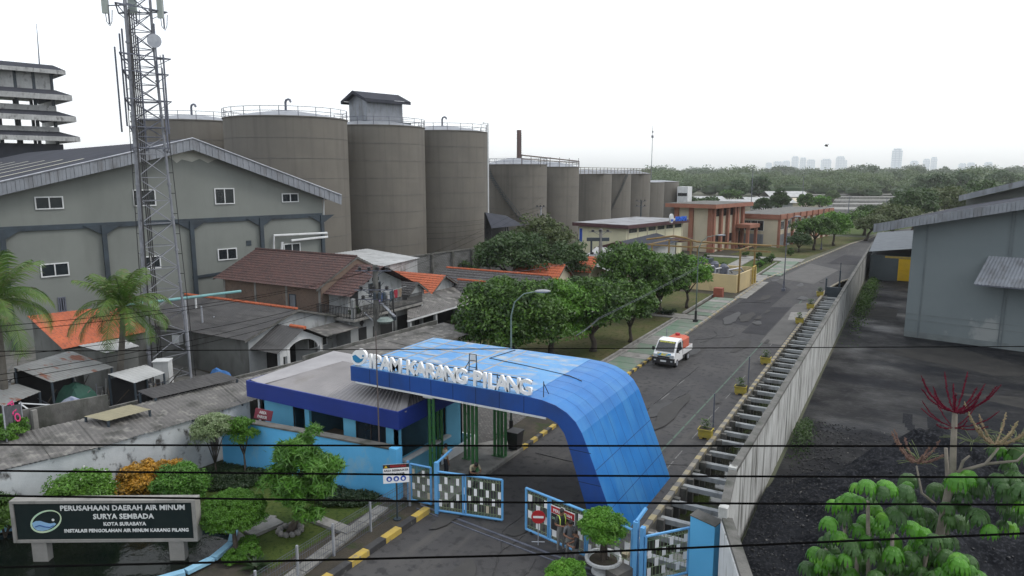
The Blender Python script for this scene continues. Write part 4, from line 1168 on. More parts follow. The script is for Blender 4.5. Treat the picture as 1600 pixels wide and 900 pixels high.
# ================================================================== GATEHOUSE
HX0, HX1, HY0, HY1 = -28.4, -18.75, 23.1, 29.3
ht = thing('gatehouse', 'pale blue gatehouse with a deep navy fascia and a ribbed grey roof', 'gatehouse', (-23.5, 26, 0))
mb = MB()
wx0, wx1, wy0, wy1 = -27.9, -19.3, 23.6, 28.9
def wallrun(mb, a, b, z0, z1, holes, th=.15, inward=(0, 1)):
    """upright wall a->b (2d) with rectangular holes [(s0,s1,z0,z1)]"""
    a = Vector(a); b = Vector(b); u = (b - a); L = u.length; u.normalize(); n = Vector(inward)
    ss = sorted(set([0, L] + [h[0] for h in holes] + [h[1] for h in holes]))
    for s0, s1 in zip(ss[:-1], ss[1:]):
        hs = [h for h in holes if h[0] <= s0 + 1e-6 and h[1] >= s1 - 1e-6]
        zz = [(z0, z1)]
        if hs: zz = [(z0, hs[0][2]), (hs[0][3], z1)]
        for (p, q) in zz:
            if q - p < .01: continue
            A_ = a + u * s0; B_ = a + u * s1
            mb.ext([(A_.x, A_.y, p), (B_.x, B_.y, p), (B_.x, B_.y, q), (A_.x, A_.y, q)], (n.x * th, n.y * th, 0))
wallrun(mb, (wx0, wy0), (wx1, wy0), 0, 3.0, [(2.15, 2.95, .2, 2.85), (3.25, 5.45, 1.2, 2.9), (6.2, 8.0, 1.0, 2.9)])
wallrun(mb, (wx1, wy0), (wx1, wy1), 0, 3.0, [(.35, 3.9, 1.15, 2.7)], inward=(-1, 0))
wallrun(mb, (wx0, wy1), (wx1, wy1), 0, 3.0, [], inward=(0, -1))
wallrun(mb, (wx0, wy0), (wx0, wy1), 0, 3.0, [], inward=(1, 0))
mb.build('wall', M['hutblue'], ht)
mb = MB(); mb.box(wx0 + .15, wx1 - .15, wy0 + .15, wy1 - .15, .0, .1); mb.build('floor', M['conc'], ht)
mb = MB(); mb.box(wx0 + .2, wx1 - .2, wy0 + 2.6, wy0 + 2.7, .1, 2.95); mb.box(-24.95, -24.87, wy0 + .2, wy0 + 2.5, .1, 2.95); mb.build('partition', mat('teal_partition', (.06, .16, .22)), ht)
mb = MB()
for (xa, xb, za, zb) in ((-25.75, -24.95, .2, 2.85), (-21.7, -19.9, 1.0, 2.9)):
    f = .05
    mb.box(xa, xa + f, wy0 + .02, wy0 + .08, za, zb); mb.box(xb - f, xb, wy0 + .02, wy0 + .08, za, zb); mb.box(xa + f, xb - f, wy0 + .02, wy0 + .08, zb - f, zb); mb.box(xa + f, xb - f, wy0 + .02, wy0 + .08, za, za + f)
mb.box(-20.85, -20.78, wy0 + .02, wy0 + .08, 1.05, 2.85)
wf = mb.build('window', M['dark'], ht)
mb = MB(); mb.box(-21.64, -19.96, wy0 + .045, wy0 + .055, 1.05, 2.85); mb.build('pane', M['glass'], wf)
mb = MB(); mb.box(wx1 - .10, wx1 - .04, wy0 + .36, wy0 + .42, 1.16, 2.69); mb.box(wx1 - .10, wx1 - .04, wy0 + 3.82, wy0 + 3.89, 1.16, 2.69); mb.box(wx1 - .10, wx1 - .04, wy0 + .42, wy0 + 3.82, 2.62, 2.69)
sf = mb.build('window', M['dark'], ht)
mb = MB(); mb.box(wx1 - .04, wx1 + .25, wy0 + .3, wy0 + 3.95, 1.05, 1.15); mb.build('sill', M['white'], sf)
# desk and papers seen through the openings
mb = MB(); mb.box(-24.6, -22.6, wy0 + .5, wy0 + 1.6, .9, 1.25); mb.box(-21.4, -20.0, wy0 + .6, wy0 + 1.2, .9, 1.2); mb.build('counter', mat('brown_counter', (.16, .13, .10)), ht)
mb = MB(); mb.box(-21.0, -20.2, wy0 + .8, wy0 + 1.1, 1.2, 2.0); mb.build('cabinet', M['white'], ht)
# roof: ribbed sheets behind a deep fascia, hipped at the right end
mb = MB()
Zr, Ze = 4.15, 3.55
yr = 27.0
mb.roofsheet((HX0 + .9, HY0 + .25, Ze), (HX1 - .15, HY0 + .25, Ze), (HX1 - 2.4, yr, Zr), (HX0 + 2.9, yr, Zr), .24, .055, seg=3, profile='rib')
mb.roofsheet((HX1 - .15, HY0 + .25, Ze), (HX1 - .15, HY1 - .1, Ze), (HX1 - 2.4, yr + .6, Zr), (HX1 - 2.4, yr, Zr), .24, .055, seg=3, profile='rib')
mb.build('roof', M['hutroof'], ht)
mb = MB()
mb.add([(HX0 + .1, HY0 + .2, 3.72), (HX0 + .95, HY0 + .2, 3.62), (HX0 + 2.9, yr + .05, Zr - .02), (HX0 + .1, HY1 - .1, 3.9)], [(0, 1, 2, 3)])
mb.add([(HX0 + .1, HY1 - .1, 3.9), (HX0 + 2.9, yr + .03, Zr - .02), (HX1 - 2.4, yr + .03, Zr - .02), (HX1 - .2, HY1 - .1, 3.8)], [(0, 1, 2, 3)])
mb.build('flat_roof_strip', mat('pale_membrane', (.32, .315, .325), (.26, .255, .265), scale=.8), ht)
mb = MB(); mb.ext([(HX1 - 2.4, yr, Zr + .03), (HX1 - .15, HY0 + .25, Ze + .04), (HX1 + .05, HY0 + .5, Ze + .04), (HX1 - 2.25, yr + .25, Zr + .03)], (0, 0, .03)); mb.build('hip_cap', M['hutroof'], ht)
mb = MB()
mb.box(HX0, HX1, HY0, HY0 + .08, 2.9, 3.72); mb.box(HX1 - .08, HX1, HY0 + .08, HY1, 2.9, 3.72); mb.box(HX0, HX0 + .08, HY0 + .08, HY1, 2.9, 3.72); mb.box(HX0 + .08, HX1 - .08, HY1 - .08, HY1, 2.9, 3.72)
mb.build('fascia', M['navy'], ht)
mb = MB(); mb.box(HX0 + .08, HX1 - .08, HY0 + .08, HY1 - .08, 2.95, 3.0); mb.build('ceiling', M['white'], ht)
mb = MB(); mb.tube((wx0 - .12, wy0 - .1, 0), (wx0 - .12, wy0 - .1, 2.95), .05, n=6); mb.build('downpipe', M['white'], ht)
# terrace, kerbed apron
sheetq('terrace', [(-19.3, 22.9), (-18.2, 22.9), (-18.2, 29.2), (-19.3, 29.2)], M['conc'], .05)
tw = MB(); q1 = G(745, 700); q0 = G(672, 683)
tw.box(-21.4, -18.75, 29.35, 29.47, 0, .55); tw.box(-18.87, -18.75, 26.4, 29.35, 0, .55)
tag(tw.build('white_low_wall', M['white_cl']), 'clean white low wall at the edge of the brick paving under the canopy', 'low wall')
mb = MB(); mb.ext([(-19.28, 22.95, .3), (-18.9, 22.95, .3), (-18.9, 29.33, .5), (-19.28, 29.33, .5)], (0, 0, .05)); mb.ext([(-18.9, 26.4, .552), (-18.75, 26.4, .552), (-16.75, 23.2, .13), (-17.3, 23.2, .13)], (0, 0, .01))
ap = MB(); ap.prism([(-18.74, 22.85), (-17.4, 22.85), (-16.55, 23.4), (-16.55, 30.4), (-17.4, 31.6), (-18.74, 29.3)], 0, .12); st(ap, 'apron', M['conc'])
ap = MB(); ap.prism([(-17.37, 22.8), (-16.5, 23.3), (-16.5, 30.1), (-16.32, 30.1), (-16.32, 23.2), (-17.3, 22.6)], 0, .16); st(ap, 'kerb', M['conc'])
bin_ = G(805, 704, .0)
wb = thing('wheelie_bin', 'black wheeled rubbish bin beside the lamp post under the canopy', 'bin', tuple(bin_))
mb = MB(); b = bin_; mb.add([(b.x - .24, b.y - .26, .05), (b.x + .24, b.y - .26, .05), (b.x + .24, b.y + .26, .05), (b.x - .24, b.y + .26, .05), (b.x - .31, b.y - .34, 1.0), (b.x + .31, b.y - .34, 1.0), (b.x + .31, b.y + .34, 1.0), (b.x - .31, b.y + .34, 1.0)], [(0, 3, 2, 1), (4, 5, 6, 7), (0, 1, 5, 4), (1, 2, 6, 5), (2, 3, 7, 6), (3, 0, 4, 7)]); mb.build('bin_body', M['plastic_bk'], wb)
mb = MB(); mb.box(b.x - .34, b.x + .34, b.y - .37, b.y + .37, 1.003, 1.08); mb.build('lid', M['plastic_bk'], wb)
for s in (-1, 1): mb = MB(); mb.tube((b.x + s * .26, b.y + .3, .1), (b.x + s * .33, b.y + .3, .1), .1, n=12); mb.build('wheel', M['dark'], wb)
# blue yard wall in front of the gatehouse
yw = thing('blue_yard_wall', 'sky-blue garden wall with a dirty coping in front of the gatehouse', 'wall', (-23, 22, 0))
pts = [(-18.75, 22.45), (-21, 22.25), (-23.4, 22.0), (-26.0, 21.7), (-28.3, 21.4)]
mb = MB(); mb2 = MB()
for a, b in zip(pts[:-1], pts[1:]):
    mb.ext([(a[0], a[1], 0), (b[0], b[1], 0), (b[0], b[1], 2.25), (a[0], a[1], 2.25)], (0, .2, 0))
    mb2.ext([(a[0], a[1] - .05, 2.252), (b[0], b[1] - .05, 2.252), (b[0], b[1] + .40, 2.252), (a[0], a[1] + .40, 2.252)], (0, 0, .07))
mb.build('wall_face', M['skyblue'], yw); mb2.build('coping', M['conc_d'], yw)
mb = MB(); mb.box(-18.75, -18.35, 22.4, 22.8, 0, 2.34); mb.build('pillar', M['skyblue'], yw)
rb = thing('red_board', 'small dull red board leaning on the coping of the blue yard wall', 'sign', (-26.3, 22.5, 2.3))
mb = MB(); mb.ext([(-26.85, 22.15, 2.33), (-25.75, 22.2, 2.33), (-25.75, 22.35, 2.78), (-26.85, 22.3, 2.78)], (0, .05, 0)); mb.build('panel', M['redboard'], rb)
text('writing', 'AREA', .19, mat('dull_white_letters', (.55, .5, .5)), rb, (-26.3, 22.235, 2.60), (1, .045, 0), (0, .3, 1), ext=.004, bold=.006)
text('writing', 'PARKIR', .19, M['dull_white_letters'] if 'dull_white_letters' in M else MATS['dull_white_letters'], rb, (-26.3, 22.175, 2.40), (1, .045, 0), (0, .3, 1), ext=.004, bold=.006)
# slim tall pipe in front of the wall
q = G(595, 768)
sp = thing('slim_pole', 'very slim tall grey-brown pole standing before the blue yard wall', 'pole', tuple(q))
mb = MB(); mb.path([(q.x, q.y, 0), (q.x, q.y, 4), (q.x, q.y, 7.3)], .03, 6, [.035, .03, .022]); mb.build('pole_tube', mat('brown_pole', (.11, .09, .085)), sp)
mb = MB(); mb.tube((q.x, q.y, 0), (q.x, q.y, .12), .09, n=8); mb.build('foot', M['conc_d'], sp)
# warning sign on its post
q = G(621, 812)
ws = thing('warning_sign', 'white safety sign with three blue mask symbols on a thin dark post', 'sign', tuple(q))
vdir = Vector((q.x, q.y, 0)).normalized(); ur = Vector((-vdir.y, vdir.x, 0)) * -1
o0 = q - vdir * .05
mb = MB(); mb.tube((q.x, q.y, 0), (q.x, q.y, 2.35), .035, n=6); mb.tube((q.x, q.y, 0), (q.x, q.y, .06), .16, n=8); mb.build('post', M['steel_dk'], ws)
def plate(nm, m_, x0, x1, z0, z1, d, parent, o0=o0, ur=ur, vd=vdir, th=.012):
    mb = MB(); mb.ext([o0 + ur * x0 - vd * d + Vector((0, 0, z0)), o0 + ur * x1 - vd * d + Vector((0, 0, z0)), o0 + ur * x1 - vd * d + Vector((0, 0, z1)), o0 + ur * x0 - vd * d + Vector((0, 0, z1))], vd * th); return mb.build(nm, m_, parent)
plate('panel', M['white_cl'], -.52, .52, 1.62, 2.42, 0, ws)
plate('header', M['plastic_bk'], -.52, .52, 2.26, 2.42, .004, ws, th=.003)
Z1 = Vector((0, 0, 1))
text('writing', 'PERHATIAN', .12, M['red'], ws, o0 + ur * .08 - vdir * .006 + Z1 * 2.295, ur, Z1, ext=.002, bold=.004)
text('writing', 'AREA BERMASKER', .122, M['plastic_bk'], ws, o0 - vdir * .003 + Z1 * 2.12, ur, Z1, ext=.002, bold=.003)
text('writing', 'AREA WAJIB', .122, M['plastic_bk'], ws, o0 - vdir * .003 + Z1 * 1.97, ur, Z1, ext=.002, bold=.003)
mb = MB(); mb.add([o0 + ur * -.47 - vdir * .008 + Z1 * 2.28, o0 + ur * -.33 - vdir * .008 + Z1 * 2.28, o0 + ur * -.40 - vdir * .008 + Z1 * 2.40], [(0, 1, 2)]); mb.build('warning_triangle', M['signyellow'], ws)
for k in (-1, 0, 1):
    mb = MB(); c = o0 + ur * (k * .28) - vdir * .004 + Z1 * 1.80
    mb.ext([c + ur * (.115 * math.cos(t)) + Z1 * (.115 * math.sin(t)) for t in [2 * math.pi * i / 20 for i in range(20)]], vdir * .003); sy = mb.build('blue_symbol', M['signblue'], ws)
    mb = MB(); c = c - vdir * .004
    mb.ext([c + ur * (.05 * math.cos(t)) + Z1 * (.06 * math.sin(t) - .01) for t in [2 * math.pi * i / 12 for i in range(12)]], vdir * .003)
    mb.build('pictogram', M['white_cl'], sy)

# ================================================================== GATES
def gate_panel(p, q, z0, z1, parent, cols, rows, name='gate_frame', post=.05, mids=(), plates=True, seed=0, gz=.0):
    p = Vector((p[0], p[1], 0)); q = Vector((q[0], q[1], 0)); u = (q - p); L = u.length; u.normalize(); n = Vector((-u.y, u.x, 0))
    def P3(s, z, d=0): return p + u * s + Vector((0, 0, z)) + n * d
    mb = MB()
    mb.tube(P3(0, z0), P3(0, z1), post, n=6); mb.tube(P3(L, z0), P3(L, z1), post, n=6)
    mb.tube(P3(0, z1), P3(L, z1), post, n=6); mb.tube(P3(0, z0), P3(L, z0), post, n=6)
    for m_ in mids: mb.tube(P3(m_ * L - .05, z0), P3(m_ * L - .05, z1), post * .9, n=6); mb.tube(P3(m_ * L + .06, z0), P3(m_ * L + .06, z1), post * .9, n=6)
    mb.build(name, M['gateblue'], parent)
    mb = MB(); cw = L / cols; hb = (z1 - z0 - .36) / rows
    for i in range(1, cols * 2):
        if i % 2: mb.box(0, 0, 0, 0, 0, 0) if False else mb.tube(P3(i * cw / 2, z0), P3(i * cw / 2, z1), .010, n=4)
        else: mb.tube(P3(i * cw / 2, z0), P3(i * cw / 2, z1), .010, n=4)
    for j in range(rows + 1): mb.tube(P3(0, z0 + .18 + j * hb), P3(L, z0 + .18 + j * hb), .010, n=4)
    # zig-zag bands top and bottom
    nz = cols * 4
    for (za, zb) in ((z0 + .02, z0 + .17), (z1 - .17, z1 - .02)):
        for i in range(nz): mb.tube(P3(i * L / nz, za), P3((i + 1) * L / nz, zb), .008, n=4)
    mb.build('bars', mat('gate_bar_green', (.12, .20, .12), (.20, .24, .14)), parent)
    if plates:
        k = 0
        for i in range(cols):
            for j in range(rows):
                if (i + j + seed) % 2: continue
                s = i * cw + cw * .28; z = z0 + .18 + j * hb
                o = MB().ext([P3(s, z + hb * .06, -.012), P3(s + cw * .5, z + hb * .06, -.012), P3(s + cw * .5, z + hb * .94, -.012), P3(s, z + hb * .94, -.012)], n * .008).build('plate', M['white_cl'] if rnd.random() > .1 else M['beige'], parent)
    return P3, L
gl = thing('left_gate', 'left sliding gate leaf with light blue frame and chequered white plates', 'gate', (-17, 22.8, 0)); gl.name = 'sliding_gate'; WLOC[gl.name] = Vector((-17, 22.8, 0))
LG0, LG1 = G(684, 798, .12), G(785, 813, .12)
gate_panel(LG0, LG1, .14, 1.85, gl, 11, 4, mids=(.42,))
mb = MB(); mb.box(LG0.x - .1, LG0.x + .06, LG0.y - .08, LG0.y + .08, 0, 2.25); mb.path([(LG0.x - .02, LG0.y, 2.2), (LG0.x - .1, LG0.y + 1.2, 2.35)], .06, 6); mb.build('gate_post', M['gateblue'], gl)
mb = MB(); mb.tube((LG1.x - .3, LG1.y - .05, .07), (LG1.x - .3, LG1.y + .05, .07), .07, n=10); mb.build('wheel', M['dark'], gl)
wg = thing('wicket_gate', 'narrow blue pedestrian gate between the blue wall and the left gate leaf', 'gate', (-18, 22.6, 0))
WG0, WG1 = G(643, 783, .05), G(674, 790, .05)
gate_panel(WG0, WG1, .12, 1.75, wg, 4, 4, seed=1)
mb = MB(); mb.box(WG0.x - .18, WG0.x - .1, WG0.y - .05, WG0.y + .05, 0, 1.85); mb.build('gate_post', M['gateblue'], wg)
RG0, RG1 = G(822, 827, .12), G(986, 900, .12)
gr_ = thing('sliding_gate', 'right sliding gate leaf with a red and black banner and chequered plates', 'gate', tuple(RG0))
P3, L = gate_panel(RG0, RG1, .14, 1.85, gr_, 12, 4, mids=(.24, .60), seed=1)
mb = MB(); mb.tube(P3(.3, .07, -.05), P3(.3, .07, .05), .07, n=10); mb.build('wheel', M['dark'], gr_)
bn_ = thing('gate_banner', 'red and black banner tied to the right gate leaf', 'banner', tuple(P3(1.6, 1.2)))
un = (RG1 - RG0); un.z = 0; un.normalize(); nn = Vector((-un.y, un.x, 0))
def bq(nm, s0, s1, z0, z1, d, m_): 
    return MB().ext([P3(s0, z0, -d), P3(s1, z0, -d), P3(s1, z1, -d), P3(s0, z1, -d)], nn * .006).build(nm, m_, bn_)
bq('white_edge', 1.28, 2.42, .62, 1.62, .050, M['white_cl']); bq('black_field', 1.30, 2.40, .64, 1.30, .058, M['plastic_bk']); bq('red_field', 1.30, 2.40, 1.32, 1.58, .058, M['red'])
text('writing', 'PERHATIAN', .17, M['white_cl'], bn_, P3(1.85, 1.38, -.062), un, Z1, ext=.002, bold=.004)
text('writing', 'DILARANG MASUK', .12, mat('pale_green_letters', (.35, .55, .40)), bn_, P3(1.85, 1.08, -.062), un, Z1, ext=.002, bold=.003)
# gate mast post + fixed mesh panel + blue pillar
gp = thing('gate_post', 'tall thick light blue double post at the end of the right gate leaf', 'post', tuple(RG1))
mb = MB(); mb.box(RG1.x + .05, RG1.x + .22, RG1.y - .1, RG1.y + .1, 0, 2.2); mb.build('inner_upright', M['gateblue'], gp)
mb = MB(); mb.box(RG1.x + .30, RG1.x + .45, RG1.y - .1, RG1.y + .1, 0, 2.05); mb.build('outer_upright', M['gateblue'], gp)
mb = MB(); mb.path([(RG1.x + .14, RG1.y, 2.2), (RG1.x + .30, RG1.y + .5, 2.5)], .07, 6); mb.build('head_bracket', M['gateblue'], gp)
FX0 = Vector((RG1.x + .5, RG1.y - .02, 0)); FX1 = G(1079, 912, .1)
BP0, BP1 = G(1079, 806, 2.25), G(1117, 824, 2.12)
FX1 = Vector((BP0.x - .05, BP0.y + .1, 0))
fp = thing('mesh_fence', 'fixed blue mesh fence panel with white plates between gate post and blue pillar', 'fence', tuple(FX0))
gate_panel(FX0, FX1, .05, 1.75, fp, 6, 4, seed=0)
mb = MB(); mb.box(FX0.x, FX1.x, FX0.y + .12, FX0.y + .3, -1.4, .02); mb.build('base_beam', M['conc_d'], fp)
bp = thing('blue_pillar', 'broad sky-blue masonry pillar with a slanted top at the end of the gate', 'pillar', (BP0.x, BP0.y, 0))
mb = MB(); mb.ext([(BP0.x, BP0.y, -1.4), (BP1.x, BP1.y, -1.4), (BP1.x, BP1.y, 2.12), (BP0.x, BP0.y, 2.25)], (.12, .5, 0)); mb.build('pillar_body', M['skyblue'], bp)
mb = MB(); mb.ext([(BP0.x - .02, BP0.y - .02, 2.262), (BP1.x + .02, BP1.y - .02, 2.132), (BP1.x + .02, BP1.y - .02, 2.17), (BP0.x - .02, BP0.y - .02, 2.30)], (.12, .55, 0)); mb.build('coping', M['conc_d'], bp)
# sliding track of the gate
tr = MB(); a = G(690, 806); b = G(800, 836); c = G(1000, 880)
tr.ext([(-17.2, 22.5, .012), (-7.9, 21.4, .012), (-7.9, 21.5, .012), (-17.2, 22.6, .012)], (0, 0, .03)); tr.ext([(-17.2, 22.2, .012), (-7.9, 21.1, .012), (-7.9, 21.16, .012), (-17.2, 22.26, .012)], (0, 0, .03))
st(tr, 'gate_track', M['steel_m'])
# no-entry sign
q = G(841, 838); q = q - Vector((q.x, q.y, 0)).normalized() * .45
ne = thing('no_entry_sign', 'round red no-entry sign on a low stand before the right gate', 'sign', tuple(q))
vd = Vector((q.x, q.y, 0)).normalized(); u2 = Vector((vd.y, -vd.x, 0))
mb = MB(); c = q + Z1 * 1.05 - vd * .03; mb.ext([c + u2 * (.27 * math.cos(t)) + Z1 * (.27 * math.sin(t)) for t in [2 * math.pi * i / 28 for i in range(28)]], vd * .02); mb.build('disc', M['red'], ne)
mb = MB(); c = c - vd * .004; mb.ext([c - u2 * .2 - Z1 * .045, c + u2 * .2 - Z1 * .045, c + u2 * .2 + Z1 * .045, c - u2 * .2 + Z1 * .045], vd * .003); mb.build('white_bar', M['white_cl'], ne)
mb = MB(); mb.tube((q.x, q.y, 0), (q.x, q.y, 1.0), .02, n=6); mb.tube(tuple(q - u2 * .25 + Z1 * .02), tuple(q + u2 * .25 + Z1 * .02), .02, n=5); mb.tube(tuple(q - vd * .25 + Z1 * .02), tuple(q + vd * .25 + Z1 * .02), .02, n=5); mb.build('stand', M['steel'], ne)

# ================================================================== SIGN BOARD + POND + GARDEN
sheetq('garden_soil', [(-31, 8), (-17.0, 8), (-17.0, 22.4), (-28.4, 22.4)], M['dirt'], .008)
sheetq('garden_lawn', [(-29, 15.5), (-24.5, 16.2), (-22.3, 17.0), (-20.8, 15.4), (-18.9, 16.0), (-18.8, 21.9), (-24, 21.9), (-28, 21.2)], M['grass'], .016)
pond = [(-30, 8), (-30.3, 12.2), (-28.5, 14.0), (-25.5, 15.6), (-23.2, 16.7), (-22.1, 16.8), (-21.5, 16.2), (-21.2, 15.2), (-21.3, 14.2), (-22.4, 12.0), (-25, 9), (-27, 8)]
sheetq('pond', pond, M['water'], .05)
mb = MB(); rim = [Vector((p[0], p[1], .12)) for p in pond[1:11]]
for k in range(9):
    f = [Vector((p[0], p[1])) for p in pond[1:11]]
for a, b in zip(rim[:-1], rim[1:]):
    u = (b - a).normalized(); n = Vector((-u.y, u.x, 0))
    if n.dot(Vector((-25.5, 12, .12)) - a) > 0: n = -n
    mb.ext([a, b, b + n * .28, a + n * .28], (0, 0, .14))
tag(mb.build('pond_rim', mat('pond_rim_blue', (.24, .46, .62), (.18, .36, .50), scale=2)), 'curved light blue rim round the garden pond', 'pond rim')
mb = MB(); mb.prism([(-22.2, 17.1), (-21.4, 16.9), (-20.9, 16.2), (-21.1, 15.7), (-21.5, 16.4)], .01, .2); tag(mb.build('stone_slab', M['stone']), 'pale stone slab at the right end of the pond', 'stone')
B0 = Vector((-26.55, 12.15, 0)); B1 = Vector((-22.3, 14.65, 0)); ub = (B1 - B0).normalized(); nb_ = Vector((-ub.y, ub.x, 0))
sb = thing('name_board', 'large black name board in a weathered concrete frame standing over the pond', 'sign', tuple(B0.lerp(B1, .5)))
def bp3(s, z, d=0): return B0 + ub * s + nb_ * d + Z1 * z
S0, S1 = -.85, 5.75
ZB0, ZB1 = .82, 2.42
mb = MB(); mb.ext([bp3(S0 + .12, ZB0 + .1, 0), bp3(S1 - .14, ZB0 + .1, 0), bp3(S1 - .14, ZB1 - .1, 0), bp3(S0 + .12, ZB1 - .1, 0)], nb_ * .2)
mb.build('panel', mat('granite_black', (.010, .018, .019), (.014, .022, .022), rough=.6, scale=2, spec=.1), sb)
mb = MB()
mb.ext([bp3(S0, ZB0, -.06), bp3(S1, ZB0, -.06), bp3(S1, ZB0 + .1, -.06), bp3(S0, ZB0 + .1, -.06)], nb_ * .42)
mb.ext([bp3(S0, ZB1 - .1, -.06), bp3(S1, ZB1 - .1, -.06), bp3(S1, ZB1, -.06), bp3(S0, ZB1, -.06)], nb_ * .42)
mb.ext([bp3(S0, ZB0 + .1, -.06), bp3(S0 + .12, ZB0 + .1, -.06), bp3(S0 + .12, ZB1 - .1, -.06), bp3(S0, ZB1 - .1, -.06)], nb_ * .42)
mb.ext([bp3(S1 - .14, ZB0 + .1, -.06), bp3(S1, ZB0 + .1, -.06), bp3(S1, ZB1 - .1, -.06), bp3(S1 - .14, ZB1 - .1, -.06)], nb_ * .42)
mb.build('frame', M['conc'], sb)
for s in (0, 4.93): mb = MB(); mb.ext([bp3(s - .27, -.1, 0), bp3(s + .27, -.1, 0), bp3(s + .27, ZB0 - .003, 0), bp3(s - .27, ZB0 - .003, 0)], nb_ * .3); mb.build('leg', M['conc'], sb)
LW = mat('letter_white', (.72, .74, .74), (.55, .57, .57), scale=5)
ld = -.012
for (s, z, t_, sz) in ((3.13, 2.03, 'PERUSAHAAN DAERAH AIR MINUM', .272), (3.13, 1.70, 'SURYA SEMBADA', .272), (3.15, 1.44, 'KOTA SURABAYA', .185), (3.2, 1.19, 'INSTALASI PENGOLAHAN AIR MINUM KARANG PILANG', .172)):
    text('writing', t_, sz, LW, sb, bp3(s, z, ld), ub, Z1, ext=.012, bold=.004, spacing=1.04)
def oval(cx, cz, rx, rz, tilt, n=32):
    r = []
    for k in range(n):
        t = 2 * math.pi * k / n; a, b = rx * math.cos(t), rz * math.sin(t)
        r.append((cx + a * math.cos(tilt) - b * math.sin(tilt), cz + a * math.sin(tilt) + b * math.cos(tilt)))
    return r
mb = MB(); oo = oval(.36, 1.62, .60, .40, .45); oi = oval(.37, 1.63, .545, .335, .45)
vs = [bp3(a, b, -.02) for a, b in oo] + [bp3(a, b, -.02) for a, b in oi]
mb.add(vs, [(i, (i + 1) % 32, 32 + (i + 1) % 32, 32 + i) for i in range(32)]); mb.build('emblem_ring', mat('pale_green_ring', (.36, .55, .40), (.55, .62, .42), scale=2), sb)
mb = MB(); mb.add([bp3(.36 + a, 1.62 + b, -.02) for a, b in [(-.50, -.06), (-.36, .02), (-.2, .03), (-.02, -.04), (.14, -.08), (.3, -.05), (.36, -.1), (.22, -.22), (.04, -.32), (-.18, -.37), (-.36, -.33), (-.47, -.22)]], [tuple(range(12))]); mb.build('emblem_wave', mat('pale_blue_wave', (.25, .45, .68)), sb)
mb = MB(); mb.path([bp3(.36 + a, 1.62 + b, -.028) for a, b in [(-.40, -.2), (-.24, -.14), (-.05, -.2), (.12, -.22), (.26, -.16)]], .022, 4); mb.build('emblem_wave_line', mat('deep_wave', (.03, .10, .28)), sb)
mb = MB(); mb.add([bp3(.62 + .05 * math.cos(t), 1.68 + .05 * math.sin(t), -.022) for t in [math.pi * i / 6 for i in range(12)]], [tuple(range(12))]); mb.build('emblem_dot', LW, sb)

# old mouldy garden wall on the left, the long sheet roof over it
ow = thing('mouldy_wall', 'whitewashed garden wall streaked with black mould left of the garden', 'wall', (-29.5, 16, 0))
wpts = [(-33.2, 4), (-30.3, 12.4), (-29.25, 15.8), (-28.8, 20.2), (-28.6, 23.4)]
mb = MB()
for a, b in zip(wpts[:-1], wpts[1:]): mb.ext([(a[0], a[1], 0), (b[0], b[1], 0), (b[0], b[1], 2.5), (a[0], a[1], 2.5)], (-.18, .02, 0))
mb.build('wall_face', M['wallmould'], ow)
ar = thing('alley_roof', 'long low grey corrugated roof running behind the garden wall and gatehouse', 'roof', (-30.5, 22, 2.6))
osd = [(-33.0, 4), (-30.1, 12.7), (-29.05, 16), (-28.65, 20.2), (-28.5, 22.9), (-28.35, 27), (-27.9, 33), (-27.3, 38), (-26.9, 43)]
isd = [(-36.4, 6.2), (-33.4, 13.6), (-32.5, 17), (-32.2, 21), (-31.6, 24), (-31.2, 27.5), (-31.1, 33), (-30.8, 38), (-30.3, 43)]
lr2 = lambda p, q, f: (p[0] + (q[0] - p[0]) * f, p[1] + (q[1] - p[1]) * f)
segs_ = []
for k in range(len(osd) - 1):
    n = max(1, round((osd[k + 1][1] - osd[k][1]) / 1.9))
    for j in range(n): segs_.append((lr2(osd[k], osd[k + 1], j / n), lr2(osd[k], osd[k + 1], (j + .985) / n), lr2(isd[k], isd[k + 1], (j + .985) / n), lr2(isd[k], isd[k + 1], j / n)))
for a, b, c, d in segs_:
    dz = rnd.uniform(-.03, .03)
    mb = MB(); mb.roofsheet((a[0], a[1], 2.52 + dz), (b[0], b[1], 2.54 + dz), (c[0], c[1], 2.80 + dz), (d[0], d[1], 2.78 + dz), .19, .035, seg=4)
    mb.build('roof_sheet', M['asbestos'], ar)
for k in range(len(osd)):
    a = osd[k]; d = isd[k]
    mb = MB(); mb.tube((a[0], a[1], 2.47), (d[0], d[1], 2.73), .04, n=4); mb.tube((d[0], d[1], 0), (d[0], d[1], 2.73), .05, n=4)
    if k > 4: mb.tube((a[0] - .1, a[1], 0), (a[0] - .1, a[1], 2.47), .05, n=4)
    mb.build('roof_frame', M['steel_dk'], ar)
aw = thing('alley_wall', 'plain grey concrete wall behind the long corrugated roof', 'wall', (-33, 18, 0))
mb = MB(); mb.ext([(-35.2, 13.5, 0), (-33.35, 19, 0), (-33.35, 19, 3.35), (-35.2, 13.5, 3.35)], (-.15, 0, 0)); mb.ext([(-33.35, 19.01, 0), (-31.6, 30, 0), (-31.6, 30, 2.7), (-33.35, 19.01, 2.7)], (-.15, 0, 0)); mb.ext([(-31.6, 30.02, 0), (-30.9, 43, 0), (-30.9, 43, 2.9), (-31.6, 30.02, 2.95)], (-.12, 0, 0)); mb.build('wall_face', M['conc_d'], aw)
mb = MB(); mb.box(-34.35, -34.15, 16.0, 16.2, 0, 3.3); mb.build('pilaster', M['conc'], aw)
